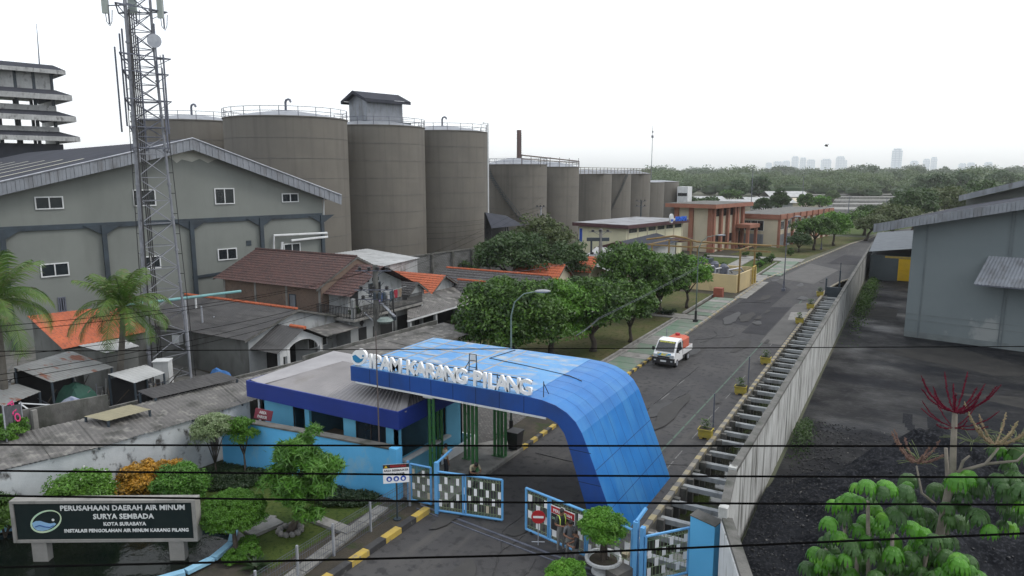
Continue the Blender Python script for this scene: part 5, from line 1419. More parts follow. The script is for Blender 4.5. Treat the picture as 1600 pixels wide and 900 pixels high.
# stepping slabs
for (p, q, w) in ((G(388, 838), G(437, 817), .62), (G(474, 806), G(550, 835), .5)):
    mb = MB(); u = (q - p); L = u.length; u.normalize(); c = p.lerp(q, .5)
    mb.obox((c.x, c.y), (u.x, u.y), L, w, .01, .14); st(mb, 'garden_path', M['conc'])
mb = MB()
a = G(606, 797); b = G(478, 897)
u = (b - a); L = u.length; u.normalize()
for k in range(int(L / .75) + 4):
    c = a + u * (.75 * (k + .5)); mb.obox((c.x - .25, c.y), (u.x, u.y), .72, .55, .01, .10 + rnd.uniform(0, .02))
st(mb, 'garden_path', M['conc'])
mb = MB(); p = G(413, 815); mb.obox((p.x, p.y), (1, .3), .7, .7, .01, .12); mb.obox((p.x, p.y), (1, .3), .45, .45, .13, .135); tag(mb.build('drain_pit', M['conc']), 'square concrete drain pit beside the slab in the garden lawn', 'drain pit')
# mesh fence along the garden
mf = thing('mesh_fence', 'low grey wire mesh fence with slim posts between garden and kerb', 'fence', (-17.6, 18, 0))
fy = [10.4, 12.3, 14.2, 16.0, 17.75, 19.8, 22.3]
for y in fy: mb = MB(); mb.box(-17.64, -17.57, y - .035, y + .035, 0, 1.28); mb.build('post', M['steel'], mf)
mb = MB()
for z in (.1, .35, .6, .85, 1.1, 1.2): mb.tube((-17.6, 10.4, z), (-17.6, 22.3, z), .009, n=3)
y = 10.4
while y < 22.3: mb.tube((-17.6, y, .05), (-17.6, y, 1.2), .006, n=3); y += .11
mb.build('wire_mesh', M['steel_m'], mf)

def bush(name, label, x, y, r, rz, m, seed, size=.12, ncl=26, per=120, cat='bush', aspect=.45, flowers=0, z0=0, group=None, cr=None, stem=True, shell=.6):
    root = thing(name, label, cat, (x, y, z0), group)
    rx, ry = (r if isinstance(r, tuple) else (r, r))
    mb = MB(); rn = random.Random(seed)
    for k in range(5):
        a = rn.uniform(0, 6.28); mb.path([(x, y, z0), (x + math.cos(a) * rx * .3, y + math.sin(a) * ry * .3, z0 + rz * .6), (x + math.cos(a) * rx * .6, y + math.sin(a) * ry * .6, z0 + rz * 1.2)], .03, 4, [.035, .025, .01])
    mb.build('stems', M['bark'], root)
    V, Fc = crown_vf(seed, (x, y, z0 + rz * .95), (rx, ry, rz), int(ncl * 1.9), per, size, cr, min(.85, shell + .12), aspect, low=-.75)
    npmesh('foliage', V, Fc, m, root)
    if flowers:
        rng = np.random.default_rng(seed + 7); idx = rng.integers(0, len(V), flowers)
        Vq, Fq = leaf_quads(rng, V[idx] + np.array([0, 0, .03]), np.tile([0, 0, 1.], (flowers, 1)), .09, .9, .5)
        tag(npmesh('blossom', Vq, Fq, M['flower_w'], root), kind='stuff')
    return root
bush('flowering_bush', 'rounded green bush dotted with small white flowers behind the name board', *PX(124, 738, -27.9).xy, 1.22, 1.25, M['lf_mango2'], 31, .13, 60, 260, flowers=300)
bush('croton_hedge', 'row of orange croton plants beside the mouldy wall', *PX(228, 728, -27.5).xy, (.9, 1.6), 1.0, M['lf_croton'], 32, .17, 44, 170, cat='hedge', aspect=.35)
bush('dark_bush', 'loose mid-green shrub in front of the orange crotons', *PX(280, 746, -26.0).xy, 1.12, 1.05, M['lf_pod'], 33, .17, 32, 220, aspect=.3)
vb_ = PX(332, 668, -27.5); tree('variegated_bush', 'pale cream-green rounded bush at the corner of the mouldy wall', 'bush', vb_.x, vb_.y, vb_.z + .72, (.98, .98, .80), 34, M['lf_pale'], size=.10, ncl=70, per=200, r=.05, trunk_h=.6, shell=.75, low=-.7)
tree('small_tree', 'small dark green tree with a thin trunk beside the blue yard wall', 'tree', -26.35, 21.05, 2.9, (.72, .72, .95), 35, M['lf_topiary'], size=.14, ncl=26, per=130, r=.05, trunk_h=1.1, aspect=.4)
# plumeria with long drooping leaves
tree('long_leaf_tree', 'leafy tree with long narrow bright leaves in a ring of stones', 'tree', -20.35, 18.2, 4.25, (1.5, 1.5, 1.95), 36, M['lf_pod'], size=.44, ncl=80, per=110, r=.14, trunk_h=1.1, aspect=.15, cr=.40, shell=.5, low=-.8, lean=(.55, .32))
for k in range(11):
    a = k / 11 * 6.283; mb = MB(); mb.ball((-20.35 + .42 * math.cos(a), 18.2 + .42 * math.sin(a), .1), .15, 7, 5, (1, rnd.uniform(.7, 1.1), .8))
    tag(mb.build('ring_stone', M['stone']), ordn(k) + ' rough stone of the ring round the long-leaved tree, counting from the fence side', 'stone', 'stones round the garden tree')
# cloud-pruned tree
tp_ = thing('topiary_tree', 'clipped dome-shaped tree with a bare forked trunk beside the pond', 'tree', (-21.0, 16.3, 0))
mb = MB(); mb.path([(-20.85, 16.0, 0), (-20.95, 16.1, .3), (-21.1, 16.2, .6), (-21.3, 16.35, .9)], .1, 7, [.12, .09, .08, .06]); mb.build('trunk', M['bark'], tp_)
V, Fc = crown_vf(37, (-21.3, 16.35, 1.35), (1.2, 1.2, .84), 520, 110, .06, .15, .95, .55, low=-.3)
V2, F2_ = crown_vf(38, (-21.3, 16.35, 1.30), (1.0, 1.0, .66), 90, 160, .12, .3, .7, .6, low=-.5)
npmesh('crown', *join_vf([(V, Fc), (V2, F2_)]), M['lf_topiary'], tp_)
for i, (px, py, r_) in enumerate(((389, 850, .36), (390, 869, .46), (365, 872, .36))):
    q = G(px, py + 8)
    bush('topiary_ball', ['small clipped green ball nearest the garden slab', 'largest clipped ball below the dome-shaped tree', 'clipped ball at the edge of the pond rim'][i], q.x, q.y, r_, r_ * .75, M['lf_topiary'], 40 + i, .06, 26, 150, cat='topiary', cr=r_ * .3, shell=.8)
q = G(400, 890)
def spiky(name, label, x, y, n, L, m, seed, z0=0.0, cat='plant', w=.045, up=.9, group=None, stemh=0.0):
    rn = random.Random(seed); mb = MB()
    for k in range(n):
        a = rn.uniform(0, 6.283); e = rn.uniform(.2, up); l = L * rn.uniform(.7, 1.1)
        pts = []
        for j in range(5):
            f = j / 4; r = l * math.cos(e) * f; z = l * math.sin(e) * f - .35 * l * f * f * (1 - e / 2)
            pts.append(Vector((x + math.cos(a) * r, y + math.sin(a) * r, z0 + stemh + .05 + z)))
        s = Vector((-math.sin(a), math.cos(a), 0))
        vs = []
        for j, p in enumerate(pts):
            ww = w * (1 - (j / 4) ** 1.5 * .95); vs += [p - s * ww, p + s * ww]
        mb.add(vs, [(2 * j, 2 * j + 1, 2 * j + 3, 2 * j + 2) for j in range(4)])
    root = thing(name, label, cat, (x, y, z0), group)
    mb.build('leaves', m, root)
    mb = MB(); mb.tube((x, y, z0 - .02), (x, y, z0 + stemh + .12), .04, .03, 6); mb.build('stem', M['bark'], root)
    return root
spiky('strap_leaf_plant', 'dark clump of strap leaves among stones near the fence', q.x, q.y, 60, .75, M['lf_hedge'], 44)
for k, (px, py) in enumerate(((143, 768), (158, 764), (128, 774))): q = G(px, py, .9); spiky('yucca', ('leftmost', 'middle', 'rightmost')[(1, 2, 0)[k]] + ' small yellow-green yucca behind the name board', q.x, q.y, 46, .5, M['lf_pale'], 45 + k, up=1.4, stemh=.75, group='yuccas behind the name board', w=.03)
for k, (px, py) in enumerate(((440, 706),)): q = G(px, py + 30); spiky('young_palm', 'young palm with a few long pale fronds against the blue yard wall', q.x, q.y, 16, 1.3, M['lf_palm'], 50, up=1.3, w=.06, stemh=.3)
for k, (px, py, lb) in enumerate(((524, 738, 'small reddish croton against the blue yard wall'), (590, 768, 'thin croton beside the slim pole'), (552, 757, 'low pale croton between the long-leaved tree and the slim pole'))): q = G(px, py); spiky('croton', lb, q.x, q.y, 40, .42, M['lf_croton'] if k == 0 else M['lf_pale'], 52 + k, up=1.3, stemh=.6 if k < 2 else .2, w=.04)
def bed(name, label, pts, h, m, n, seed, size=.12):
    rng = np.random.default_rng(seed); P = []
    xs_ = [p[0] for p in pts]; ys_2 = [p[1] for p in pts]
    def inside(x, y):
        c = False; j = len(pts) - 1
        for i in range(len(pts)):
            if (pts[i][1] > y) != (pts[j][1] > y) and x < (pts[j][0] - pts[i][0]) * (y - pts[i][1]) / (pts[j][1] - pts[i][1]) + pts[i][0]: c = not c
            j = i
        return c
    while len(P) < n:
        x, y = rng.uniform(min(xs_), max(xs_)), rng.uniform(min(ys_2), max(ys_2))
        if inside(x, y): P.append((x, y, h * (.65 + .35 * hh(x * 3, y * 3)) * rng.uniform(.5, 1.05)))
    P = np.array(P); V, Fq = leaf_quads(rng, P, np.tile([0, 0, 1.], (n, 1)), size, .5)
    return tag(npmesh(name, V, Fq, m), label, 'ground cover', kind='stuff')
bed('ground_cover', 'dark low ground cover bed behind the crotons', [(-28.3, 19.5), (-28.2, 21.2), (-24.6, 21.7), (-24.8, 19.8), (-26.2, 18.9)], .42, M['lf_hedge'], 9000, 61)
bed('ground_cover', 'dark low ground cover bed at the foot of the blue yard wall', [(-22.9, 20.6), (-22.3, 21.9), (-18.95, 22.2), (-19.1, 21.2), (-20.6, 20.3)], .36, M['lf_hedge'], 6000, 62)
# left edge plants beside the board
bush('edge_bush', 'dark leafy shrub at the left end of the name board', -29.6, 12.4, .9, .95, M['lf_mango'], 63, .2, 20, 140, aspect=.3)
q = G(15, 690, 2.6); bush('creeper', 'green creeper growing over the left end of the corrugated roof', q.x - .3, q.y, 1.0, .7, M['lf_mango2'], 64, .15, 20, 150, z0=2.3)
# pot plants in front of the gate
def urn_tree(x, y, label, h, r, seed, urn=True):
    root = thing('potted_topiary', label, 'potted plant', (x, y, 0))
    if urn:
        mb = MB(); mb.lathe((x, y, 0), [(.0, 0), (.42, 0), (.42, .08), (.34, .14), (.42, .3), (.60, .46), (.66, .50), (.66, .58), (.56, .58), (.52, .48), (0, .46)], 28); mb.build('pot', M['white'], root, smooth=False)
        mb = MB(); mb.lathe((x, y, 0), [(.0, .50), (.50, .49)], 20); mb.build('soil', M['dirt'], root)
    mb = MB()
    for k in range(4):
        a = k * 1.57 + .4; mb.path([(x + .12 * math.cos(a), y + .12 * math.sin(a), .3), (x + .05 * math.cos(a), y + .05 * math.sin(a), h * .5), (x + r * .5 * math.cos(a), y + r * .5 * math.sin(a), h - r * .6)], .05, 5, [.07, .05, .02])
    mb.build('trunk', M['bark'], root)
    V, Fc = crown_vf(seed, (x, y, h - r * .72), (r, r, r * .78), 90, 190, .075, r * .24, .8, .5, low=-.7)
    V2, F2 = crown_vf(seed + 1, (x, y, h - r * .72), (r * .8, r * .8, r * .6), 40, 90, .14, r * .3, .5, .6, low=-.9)
    npmesh('crown', *join_vf([(V, Fc), (V2, F2)]), M['lf_bright'], root)
q = G(944, 892); urn_tree(q.x, q.y - .1, 'clipped round shrub in a pale stone bowl beside the right gate', 2.35, .88, 71)
q = G(888, 925); urn_tree(q.x, q.y - .3, 'lower bright clipped bush at the bottom edge, left of the stone bowl', 1.25, .74, 73, urn=True)
mb = MB(); q = G(975, 905); mb.obox((q.x, q.y), (1, -.4), .55, 1.3, .01, .5); tag(mb.build('concrete_block', M['conc_d']), 'dark concrete block beside the stone bowl', 'block')
# ================================================================== HOUSES
def windowbox(parent, p, u, n, s0, s1, z0, z1, fm='white', gm='glass', bars=1, out=.04):
    """window on an upright wall: p origin (x,y), u along, n outward"""
    p = Vector((p[0], p[1], 0)); u = Vector((u[0], u[1], 0)).normalized(); n = Vector((n[0], n[1], 0)).normalized()
    def P3(s, z, d): return p + u * s + n * d + Z1 * z
    mb = MB(); f = .07
    def b(sa, sb, za, zb, d0, d1): mb.ext([P3(sa, za, d0), P3(sb, za, d0), P3(sb, zb, d0), P3(sa, zb, d0)], n * (d1 - d0))
    b(s0, s0 + f, z0, z1, .003, out); b(s1 - f, s1, z0, z1, .003, out); b(s0 + f, s1 - f, z1 - f, z1, .003, out); b(s0 + f, s1 - f, z0, z0 + f, .003, out)
    for k in range(1, bars + 1):
        c = s0 + (s1 - s0) * k / (bars + 1); b(c - .03, c + .03, z0 + f, z1 - f, .003, out)
    w = mb.build('window', M[fm], parent)
    mb = MB(); b(s0 + f, s1 - f, z0 + f, z1 - f, .004, .02); mb.build('pane', M[gm], w)
    return w
def gable(name, label, x0, x1, y0, y1, ze, zr, yr, wallm, roofm, ov=(.4, .4, .5, .5), cat='house', pitch=.3, amp=.03, courses=0, ridge=None, th=0, axis='x', gm=None):
    """house with its ridge along x at y=yr"""
    root = thing(name, label, cat, ((x0 + x1) / 2, (y0 + y1) / 2, 0))
    mb = MB(); mb.ext([(x0, y0, 0), (x0, y1, 0), (x0, y1, ze), (x0, yr, zr), (x0, y0, ze)], (x1 - x0, 0, 0)); mb.build('wall', M[wallm], root)
    xa, xb, ya, yb = x0 - ov[0], x1 + ov[1], y0 - ov[2], y1 + ov[3]
    s1 = (zr - ze) / (yr - y0); s2 = (zr - ze) / (y1 - yr); up = .07
    mb = MB()
    mb.roofsheet((xa, ya, ze - s1 * ov[2] + up), (xb, ya, ze - s1 * ov[2] + up), (xb, yr, zr + up), (xa, yr, zr + up), pitch, amp, courses, .04, 3)
    mb.roofsheet((xa, yb, ze - s2 * ov[3] + up), (xb, yb, ze - s2 * ov[3] + up), (xb, yr, zr + up), (xa, yr, zr + up), pitch, amp, courses, .04, 3)
    mb.build('roof', M[roofm], root)
    for x in (xa, xb - .05):
        mb = MB(); mb.ext([(x, ya, ze - s1 * ov[2] - .08), (x, yr, zr - .08), (x, yr, zr + up - .005), (x, ya, ze - s1 * ov[2] + up - .005)], (.05, 0, 0)); mb.ext([(x, yb, ze - s2 * ov[3] - .08), (x, yr, zr - .08), (x, yr, zr + up - .005), (x, yb, ze - s2 * ov[3] + up - .005)], (.05, 0, 0)); mb.build('bargeboard', M['conc_d'], root)
    if ridge:
        mb = MB(); n = int((xb - xa) / .35)
        for k in range(n): mb.tube((xa + k * .35, yr, zr + up + .03), (xa + (k + .97) * .35, yr, zr + up + .045), .12, .13, 6)
        mb.build('ridge_tiles', M[ridge], root)
    return root
# grey-roofed small house with porch
h1 = gable('small_house', 'low grey plastered house with a grey sheet roof, orange ridge and arched porch', -50.5, -38.6, 31.7, 40.2, 2.95, 4.15, 36.0, 'house_g', 'oldsheet', courses=0, ridge='tile_or')
mb = MB(); mb.ext([(-38.59, 31.75, 0), (-38.59, 40.15, 0), (-38.59, 40.15, 2.9), (-38.59, 36, 4.05), (-38.59, 31.75, 2.9)], (.05, 0, 0)); mb.build('gable_wall', M['house_w'], h1)
pc = MB(); px0, px1, py0, py1 = -38.5, -36.2, 32.3, 36.3
ym = (py0 + py1) / 2
for y in (py0 + .15, py1 - .15):
    c = MB(); c.box(px1 - .25, px1, y - .14, y + .14, 0, 2.3); c.build('porch_column', M['white'], h1)
c = MB(); c.box(px1 - .25, px1, ym - 1.35, ym - 1.1, 0, 2.2) ; c.build('porch_column', M['white'], h1)
mb = MB(); n = 14
arch = [(py0, 2.3), (ym, 3.25), (py1, 2.3), (py1, 2.0)] + [(ym + .1 + 1.45 * math.cos(math.pi * k / n), 1.7 + .85 * math.sin(math.pi * k / n)) for k in range(n + 1)] + [(py0, 1.7)]
mb.ext([(px1 - .14, a, b) for a, b in arch], (.12, 0, 0)); mb.build('porch_arch', M['white'], h1)
mb = MB()
mb.roofsheet((px0, py0 - .5, 2.15), (px1 + .4, py0 - .5, 2.15), (px1 + .4, ym, 3.4), (px0, ym, 3.4), .25, .03, 0, .03, 3)
mb.roofsheet((px0, py1 + .5, 2.15), (px1 + .4, py1 + .5, 2.15), (px1 + .4, ym, 3.4), (px0, ym, 3.4), .25, .03, 0, .03, 3)
mb.build('porch_roof', M['oldsheet'], h1)
mb = MB(); mb.tube((px1 - 1.0, ym, 3.46), (px1 + .4, ym, 3.46), .13, n=6); mb.build('porch_ridge', M['tile_or'], h1)
mb = MB(); mb.box(-38.50, -38.45, 33.2, 35.8, .05, 2.2); mb.build('door_opening', M['dark'], h1)
windowbox(h1, (-38.55, 36.9), (0, 1), (1, 0), .2, 2.2, .9, 1.9, 'white', 'glass', 2, .06)
mb = MB(); mb.ext([(-38.5, 36.5, 2.45), (-36.4, 36.5, 2.2), (-36.4, 40.4, 2.2), (-38.5, 40.4, 2.45)], (0, 0, .06)); mb.build('side_awning', M['asbestos'], h1)
mb = MB(); mb.box(-46.2, -45.4, 31.35, 31.68, 1.7, 2.35); mb.build('air_conditioner', M['white'], h1)
# slim posts in front of it
for i, (px, py, top) in enumerate(((300, 604, 468), (322, 572, 478), (340, 568, 494))):
    q = G(px, py)
    dd = math.hypot(q.x, q.y); zt = PD(px, top, dd).z
    r_ = thing('slim_post', ['slim white post under the turquoise pipe', 'slim grey post left of the twin of its kind before the small house', 'slim grey post nearest the porch of the small house'][i], 'post', tuple(q))
    mb = MB(); mb.tube((q.x, q.y, 0), (q.x - .05, q.y, zt), .07, .06, 6); mb.build('post_tube', M['steel'], r_); mb = MB(); mb.tube((q.x, q.y, 0), (q.x, q.y, .2), .14, n=6); mb.build('foot', M['conc_d'], r_)
# brick house
h2 = gable('brick_house', 'two-storey bare brick house with old dark clay tiles and a front balcony', -52, -40.4, 40.6, 48.9, 5.1, 6.95, 44.8, 'brick', 'tile_dk', courses=14, ov=(.6, .1, .6, .6), ridge='tile_dk')
mb = MB()
for x in (-51.9, -48.0, -44.3, -40.6): mb.box(x - .1, x + .1, 40.545, 40.598, 0, 5.1)
mb.build('concrete_posts', M['conc'], h2)
windowbox(h2, (-44.0, 40.6), (1, 0), (0, -1), 0, .75, 2.7, 4.2, 'steel_dk', 'sheet', 0, .05)
mb = MB(); mb.ext([(-40.4, 41.4, 2.9), (-40.4, 48.2, 2.9), (-40.4, 48.2, 4.75), (-40.4, 44.8, 6.2), (-40.4, 41.4, 4.75)], (2.0, 0, 0)); mb.build('front_room', M['house_w'], h2)
mb = MB()
for s, yy in ((1, 40.7), (-1, 48.9)):
    mb.roofsheet((-40.35, yy, 4.45), (-37.4, yy, 4.45), (-37.4, 44.8, 6.42), (-40.35, 44.8, 6.42), .3, .03, 12, .04, 3)
mb.build('front_roof', M['tile_dk'], h2)
windowbox(h2, (-38.4, 43.9), (0, 1), (1, 0), 0, 1.5, 3.9, 5.0, 'steel_dk', 'dark', 0, .05)
mb = MB(); mb.box(-38.4, -38.37, 41.7, 42.6, 2.95, 4.6); mb.build('door', M['dark'], h2)
mb = MB()
for k in range(3): mb.box(-38.4, -38.37, 43.8 + k * .6, 44.0 + k * .6, 5.15, 5.45)
mb.build('vent_holes', M['dark'], h2)
mb = MB(); mb.box(-40.4, -36.4, 39.9, 48.6, 2.72, 2.9); mb.build('balcony_slab', M['conc'], h2)
mb = MB()
for y in np.arange(39.95, 48.6, .16): mb.tube((-36.5, y, 2.9), (-36.5, y, 3.8), .032, n=4)
for x in np.arange(-40.3, -36.5, .16): mb.tube((x, 39.97, 2.9), (x, 39.97, 3.8), .032, n=4)
for z in (3.0, 3.8): mb.tube((-36.5, 39.95, z), (-36.5, 48.6, z), .03, n=4); mb.tube((-40.3, 39.97, z), (-36.5, 39.97, z), .03, n=4)
mb.build('balcony_railing', M['plastic_bk'], h2)
mb = MB(); mb.box(-40.35, -37.2, 40.3, 48.4, 0, 2.717); mb.build('ground_floor', M['house_w'], h2)
for (a, b, z0, z1) in ((41.2, 42.1, .05, 1.9), (42.9, 45.3, .1, 1.75), (46.0, 47.4, .05, 2.0)): mb = MB(); mb.box(-37.2, -37.16, a, b, z0, z1); mb.build('door_opening', M['dark'], h2)
for y in (41.6, 43.6, 44.6, 45.6): mb = MB(); mb.ext([(-37.2, y, 2.0), (-37.2, y + .26, 2.28), (-37.2, y, 2.56), (-37.2, y - .26, 2.28)], (.03, 0, 0)); mb.build('diamond_vent', M['dark'], h2)
for y in (39.95, 48.5, 43.9): mb = MB(); mb.box(-36.75, -36.5, y, y + .25, 0 if y > 48 else 2.9, 2.717 if y > 48 else 4.5); mb.build('pillar', M['house_w'], h2)
# laundry on the balcony
cols = [((.55, .58, .62), 'pale grey'), ((.30, .24, .50), 'lilac'), ((.10, .16, .35), 'navy'), ((.55, .50, .55), 'pinkish white'), ((.05, .09, .12), 'dark teal'), ((.32, .03, .05), 'red'), ((.28, .22, .16), 'brown')]
ll = thing('laundry_line', 'sagging line strung across the balcony of the brick house', 'laundry line', (-36.9, 43.5, 4.4))
mb = MB(); mb.path([(-36.9, 42.0, 4.5), (-36.9, 44.5, 4.38), (-36.9, 47.0, 4.5)], .012, 4); mb.build('cord', M['white'], ll)
for k, (c, nm) in enumerate(cols):
    y = 42.6 + k * .55; w = .42; L = rnd.uniform(.6, 1.0); mb = MB(); vs = []
    for i in range(5):
        for j in range(4): vs.append((-36.9 + .04 * math.sin(i * 2 + j + k), y + w * i / 4, 4.40 - L * j / 3))
    mb.add(vs, [(i * 4 + j, i * 4 + j + 1, (i + 1) * 4 + j + 1, (i + 1) * 4 + j) for i in range(4) for j in range(3)])
    mb.add([(v[0] - .01, v[1], v[2]) for v in vs], [(i * 4 + j, (i + 1) * 4 + j, (i + 1) * 4 + j + 1, i * 4 + j + 1) for i in range(4) for j in range(3)])
    tag(mb.build('garment', mat('cloth_%s' % nm.replace(' ', '_'), c, rough=.9)), nm + ' garment hanging from the laundry line on the balcony', 'laundry', 'garments on the balcony line')
bush('balcony_plant', 'dark potted plant at the near corner of the balcony', -37.0, 40.6, .45, .5, M['lf_dark'], 81, .14, 12, 60, z0=2.92, cat='plant')
# neighbour, red tiled house, dark-roofed houses
hn = gable('grey_house', 'narrow grey-white house squeezed between the brick house and the orange-tiled one', -47, -38.5, 49.3, 51.6, 3.4, 4.2, 50.4, 'house_w', 'tile_gy', courses=6, ov=(.2, .3, .3, .3))
windowbox(hn, (-38.5, 49.6), (0, 1), (1, 0), .2, 1.2, 1.4, 2.5, 'steel_dk', 'dark')
h3 = gable('tiled_house', 'small house with a bright orange tile roof and pale gable', -45, -38.4, 51.9, 57.4, 2.75, 4.35, 54.4, 'house_w', 'tile_or', courses=11, ov=(.3, .45, .4, .4))
mb = MB(); mb.box(-38.2, -37.7, 57.2, 57.6, 2.2, 2.7); mb.build('tank_box', M['white'], h3)
lr = thing('lean_to', 'long dark sheet lean-to roof on pale posts beside the alley', 'lean-to', (-36.5, 48, 0))
mb = MB(); mb.roofsheet((-35.0, 44.6, 2.15), (-35.0, 56.2, 2.15), (-38.35, 56.2, 3.05), (-38.35, 48.9, 3.05), .25, .03, 0, 0, 3); mb.build('roof', M['asbestos'], lr)
mb = MB(); mb.box(-35.05, -34.95, 44.6, 56.2, 2.02, 2.14); mb.build('fascia', M['white'], lr)
for y in (45, 48.6, 52.3, 55.9): mb = MB(); mb.box(-35.3, -35.06, y, y + .24, 0, 2.1); mb.build('post', M['house_w'], lr)
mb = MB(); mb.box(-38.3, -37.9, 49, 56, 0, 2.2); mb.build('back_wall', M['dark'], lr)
h4 = gable('dark_roofed_house', 'long low house with a charcoal tile roof and orange ridge behind the orange-tiled house', -42.5, -31.0, 58.6, 64.8, 2.3, 3.9, 61.6, 'house_w', 'tile_gy', courses=9, ridge='tile_or')
h5 = gable('dark_roofed_house', 'short charcoal-roofed house with an orange ridge and pale gable before the big trees', -38.2, -33.3, 55.4, 58.5, 2.55, 3.55, 57.0, 'house_w', 'tile_gy', courses=6, ridge='tile_or', ov=(.2, .4, .3, .1))
h7 = gable('orange_roof_house', 'low orange tile roof between the dark bushy trees', -38, -33.8, 79, 83.5, 2.2, 3.6, 81.2, 'beige', 'tile_or', courses=7)
h8 = gable('orange_roof_house', 'small orange tile roof glimpsed left of the round dark tree', -40.5, -35.0, 72, 76, 2.0, 3.4, 74, 'beige', 'tile_or', courses=7)
# white-roofed building behind the brick house
def polyhouse(name, label, corners, ztop, wallm, roofm, cat='building', ov=.3, thick=.25, rise=0):
    root = thing(name, label, cat, tuple(sum((Vector((c.x, c.y, 0)) for c in corners), Vector()) / len(corners)))
    mb = MB(); mb.prism([(c.x, c.y) for c in corners], 0, ztop); mb.build('wall', M[wallm], root)
    ce = sum((Vector((c.x, c.y, 0)) for c in corners), Vector()) / len(corners)
    P = [ce + (Vector((c.x, c.y, 0)) - ce) * (1 + ov / (Vector((c.x, c.y, 0)) - ce).length) for c in corners]
    mb = MB(); mb.roofsheet(P[0] + Z1 * (ztop + .06), P[1] + Z1 * (ztop + .06), P[2] + Z1 * (ztop + .06 + rise), P[3] + Z1 * (ztop + .06 + rise), .5, .05, seg=3); mb.build('roof', M[roofm], root)
    return root
c6 = [G(598, 417, 5), G(652, 404, 5), G(574, 390, 5), G(512, 399, 5)]
h6 = polyhouse('white_roofed_building', 'whitewashed block with a pale sheet roof behind the brick house', c6, 5, 'house_w', 'sheet_lt')
mb = MB(); a = c6[0]; mb.ext([(a.x - .1, a.y - .1, 2.6), (a.x + 1.0, a.y + 1.2, 2.6), (a.x + 1.4, a.y + .8, 2.5), (a.x + .3, a.y - .5, 2.5)], (0, 0, .08)); mb.build('door_awning', M['conc_d'], h6)
bw = thing('block_wall', 'tall grey concrete block wall between the houses and the silos', 'wall', tuple(G(700, 440)))
bpts = [G(560, 415, 4.2), G(640, 402, 4.2), G(765, 386, 4.2), G(860, 378, 4.2)]
mb = MB()
for a, b in zip(bpts[:-1], bpts[1:]):
    mb.ext([(a.x, a.y, 0), (b.x, b.y, 0), (b.x, b.y, 4.2), (a.x, a.y, 4.2)], (-.2, .1, 0))
mb.build('wall_face', M['blockwall'], bw)
mb = MB()
for a, b in zip(bpts[:-1], bpts[1:]): mb.ext([(a.x - .05, a.y, 4.202), (b.x - .05, b.y, 4.202), (b.x + .1, b.y, 4.202), (a.x + .1, a.y, 4.202)], (-.3, .1, .16) if False else (0, 0, .16))
mb.build('coping', M['conc_d'], bw)
for k in range(5):
    a = bpts[1].lerp(bpts[2], k / 4); mb = MB(); mb.box(a.x, a.x + .3, a.y - .25, a.y + .05, 0, 4.2); mb.build('pier', M['conc_d'], bw)
w2 = thing('white_wall', 'whitewashed wall stretch left of the cream building', 'wall', tuple(G(885, 415)))
a, b = G(862, 402, 2.6), G(912, 393, 2.6); mb = MB(); mb.ext([(a.x, a.y, 0), (b.x, b.y, 0), (b.x, b.y, 2.6), (a.x, a.y, 2.6)], (-.1, .3, 0)); mb.build('wall_face', M['house_w'], w2)

M['sheet_tan'] = mat('tan_sheet', (.27, .25, .17), (.21, .195, .135), rough=.9, spec=.2)
# ---- left cluster of shacks
def shack(name, label, pts, zs, roofm, post='steel_dk', wall=None, wall_z=None, cat='shack', pitch=.22, amp=.025, g2=None):
    C = [G(px, py, z) for (px, py), z in zip(pts, zs)]
    ce = sum(C, Vector()) / 4
    root = thing(name, label, cat, (ce.x, ce.y, 0))
    mb = MB(); mb.roofsheet(C[0], C[1], C[2], C[3], pitch, amp, seg=3); mb.build('roof', M[roofm], root)
    if wall:
        mb = MB()
        ins = [Vector((ce.x + (c.x - ce.x) * .93, ce.y + (c.y - ce.y) * .93, c.z - .06)) for c in C]
        for i in range(4):
            a, b = ins[i], ins[(i + 1) % 4]; mb.quad((a.x, a.y, 0), (b.x, b.y, 0), tuple(b), tuple(a))
        mb.build('wall', M[wall], root)
    else:
        for c in C: mb = MB(); p = ce.lerp(c, .95); mb.tube((p.x, p.y, 0), (p.x, p.y, ce.z + (c.z - ce.z) * .95), .06, n=5); mb.build('post', M[post], root)
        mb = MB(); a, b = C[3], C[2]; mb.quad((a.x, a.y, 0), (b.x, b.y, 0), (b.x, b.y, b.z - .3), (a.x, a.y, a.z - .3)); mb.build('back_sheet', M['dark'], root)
    return root
shack('orange_roof_house', 'house with a wide bright orange tile roof behind the rusty shack', [(98, 546), (232, 518), (182, 478), (42, 494)], [3.2, 3.2, 4.9, 4.9], 'tile_or', wall='house_g', cat='house', pitch=.3, amp=.03)
shack('rusty_shack', 'open shack with a weathered grey roof and rust patches left of the palm', [(80, 598), (178, 574), (110, 548), (20, 574)], [2.9, 2.9, 3.5, 3.5], 'sheet_old')
shack('low_shack', 'low shack with patched sheet roof at the left edge below the rusty shack', [(5, 636), (64, 612), (28, 600), (-40, 612)], [2.4, 2.4, 2.7, 2.7], 'sheet_old')
shack('white_shack', 'small grey-walled shack with a pale curved roof behind the palm trunk', [(166, 552), (218, 541), (190, 529), (122, 540)], [3.1, 3.1, 3.3, 3.3], 'sheet_lt', wall='house_g')
shack('pale_roof_shack', 'small open shack with a bluish pale sheet roof right of the palm trunk', [(210, 599), (258, 583), (228, 570), (168, 585)], [2.5, 2.6, 2.9, 2.7], 'sheet_lt')
shack('long_awning', 'long dark curved sheet awning beside the alley left of the gatehouse', [(240, 623), (374, 592), (342, 581), (214, 611)], [2.95, 2.95, 3.35, 3.35], 'oldsheet')
shack('sheet_canopy', 'beige warped sheet laid over the alley behind the corrugated roof', [(168, 658), (236, 640), (204, 632), (131, 651)], [3.0, 3.0, 3.05, 3.05], 'sheet_tan', amp=.01)
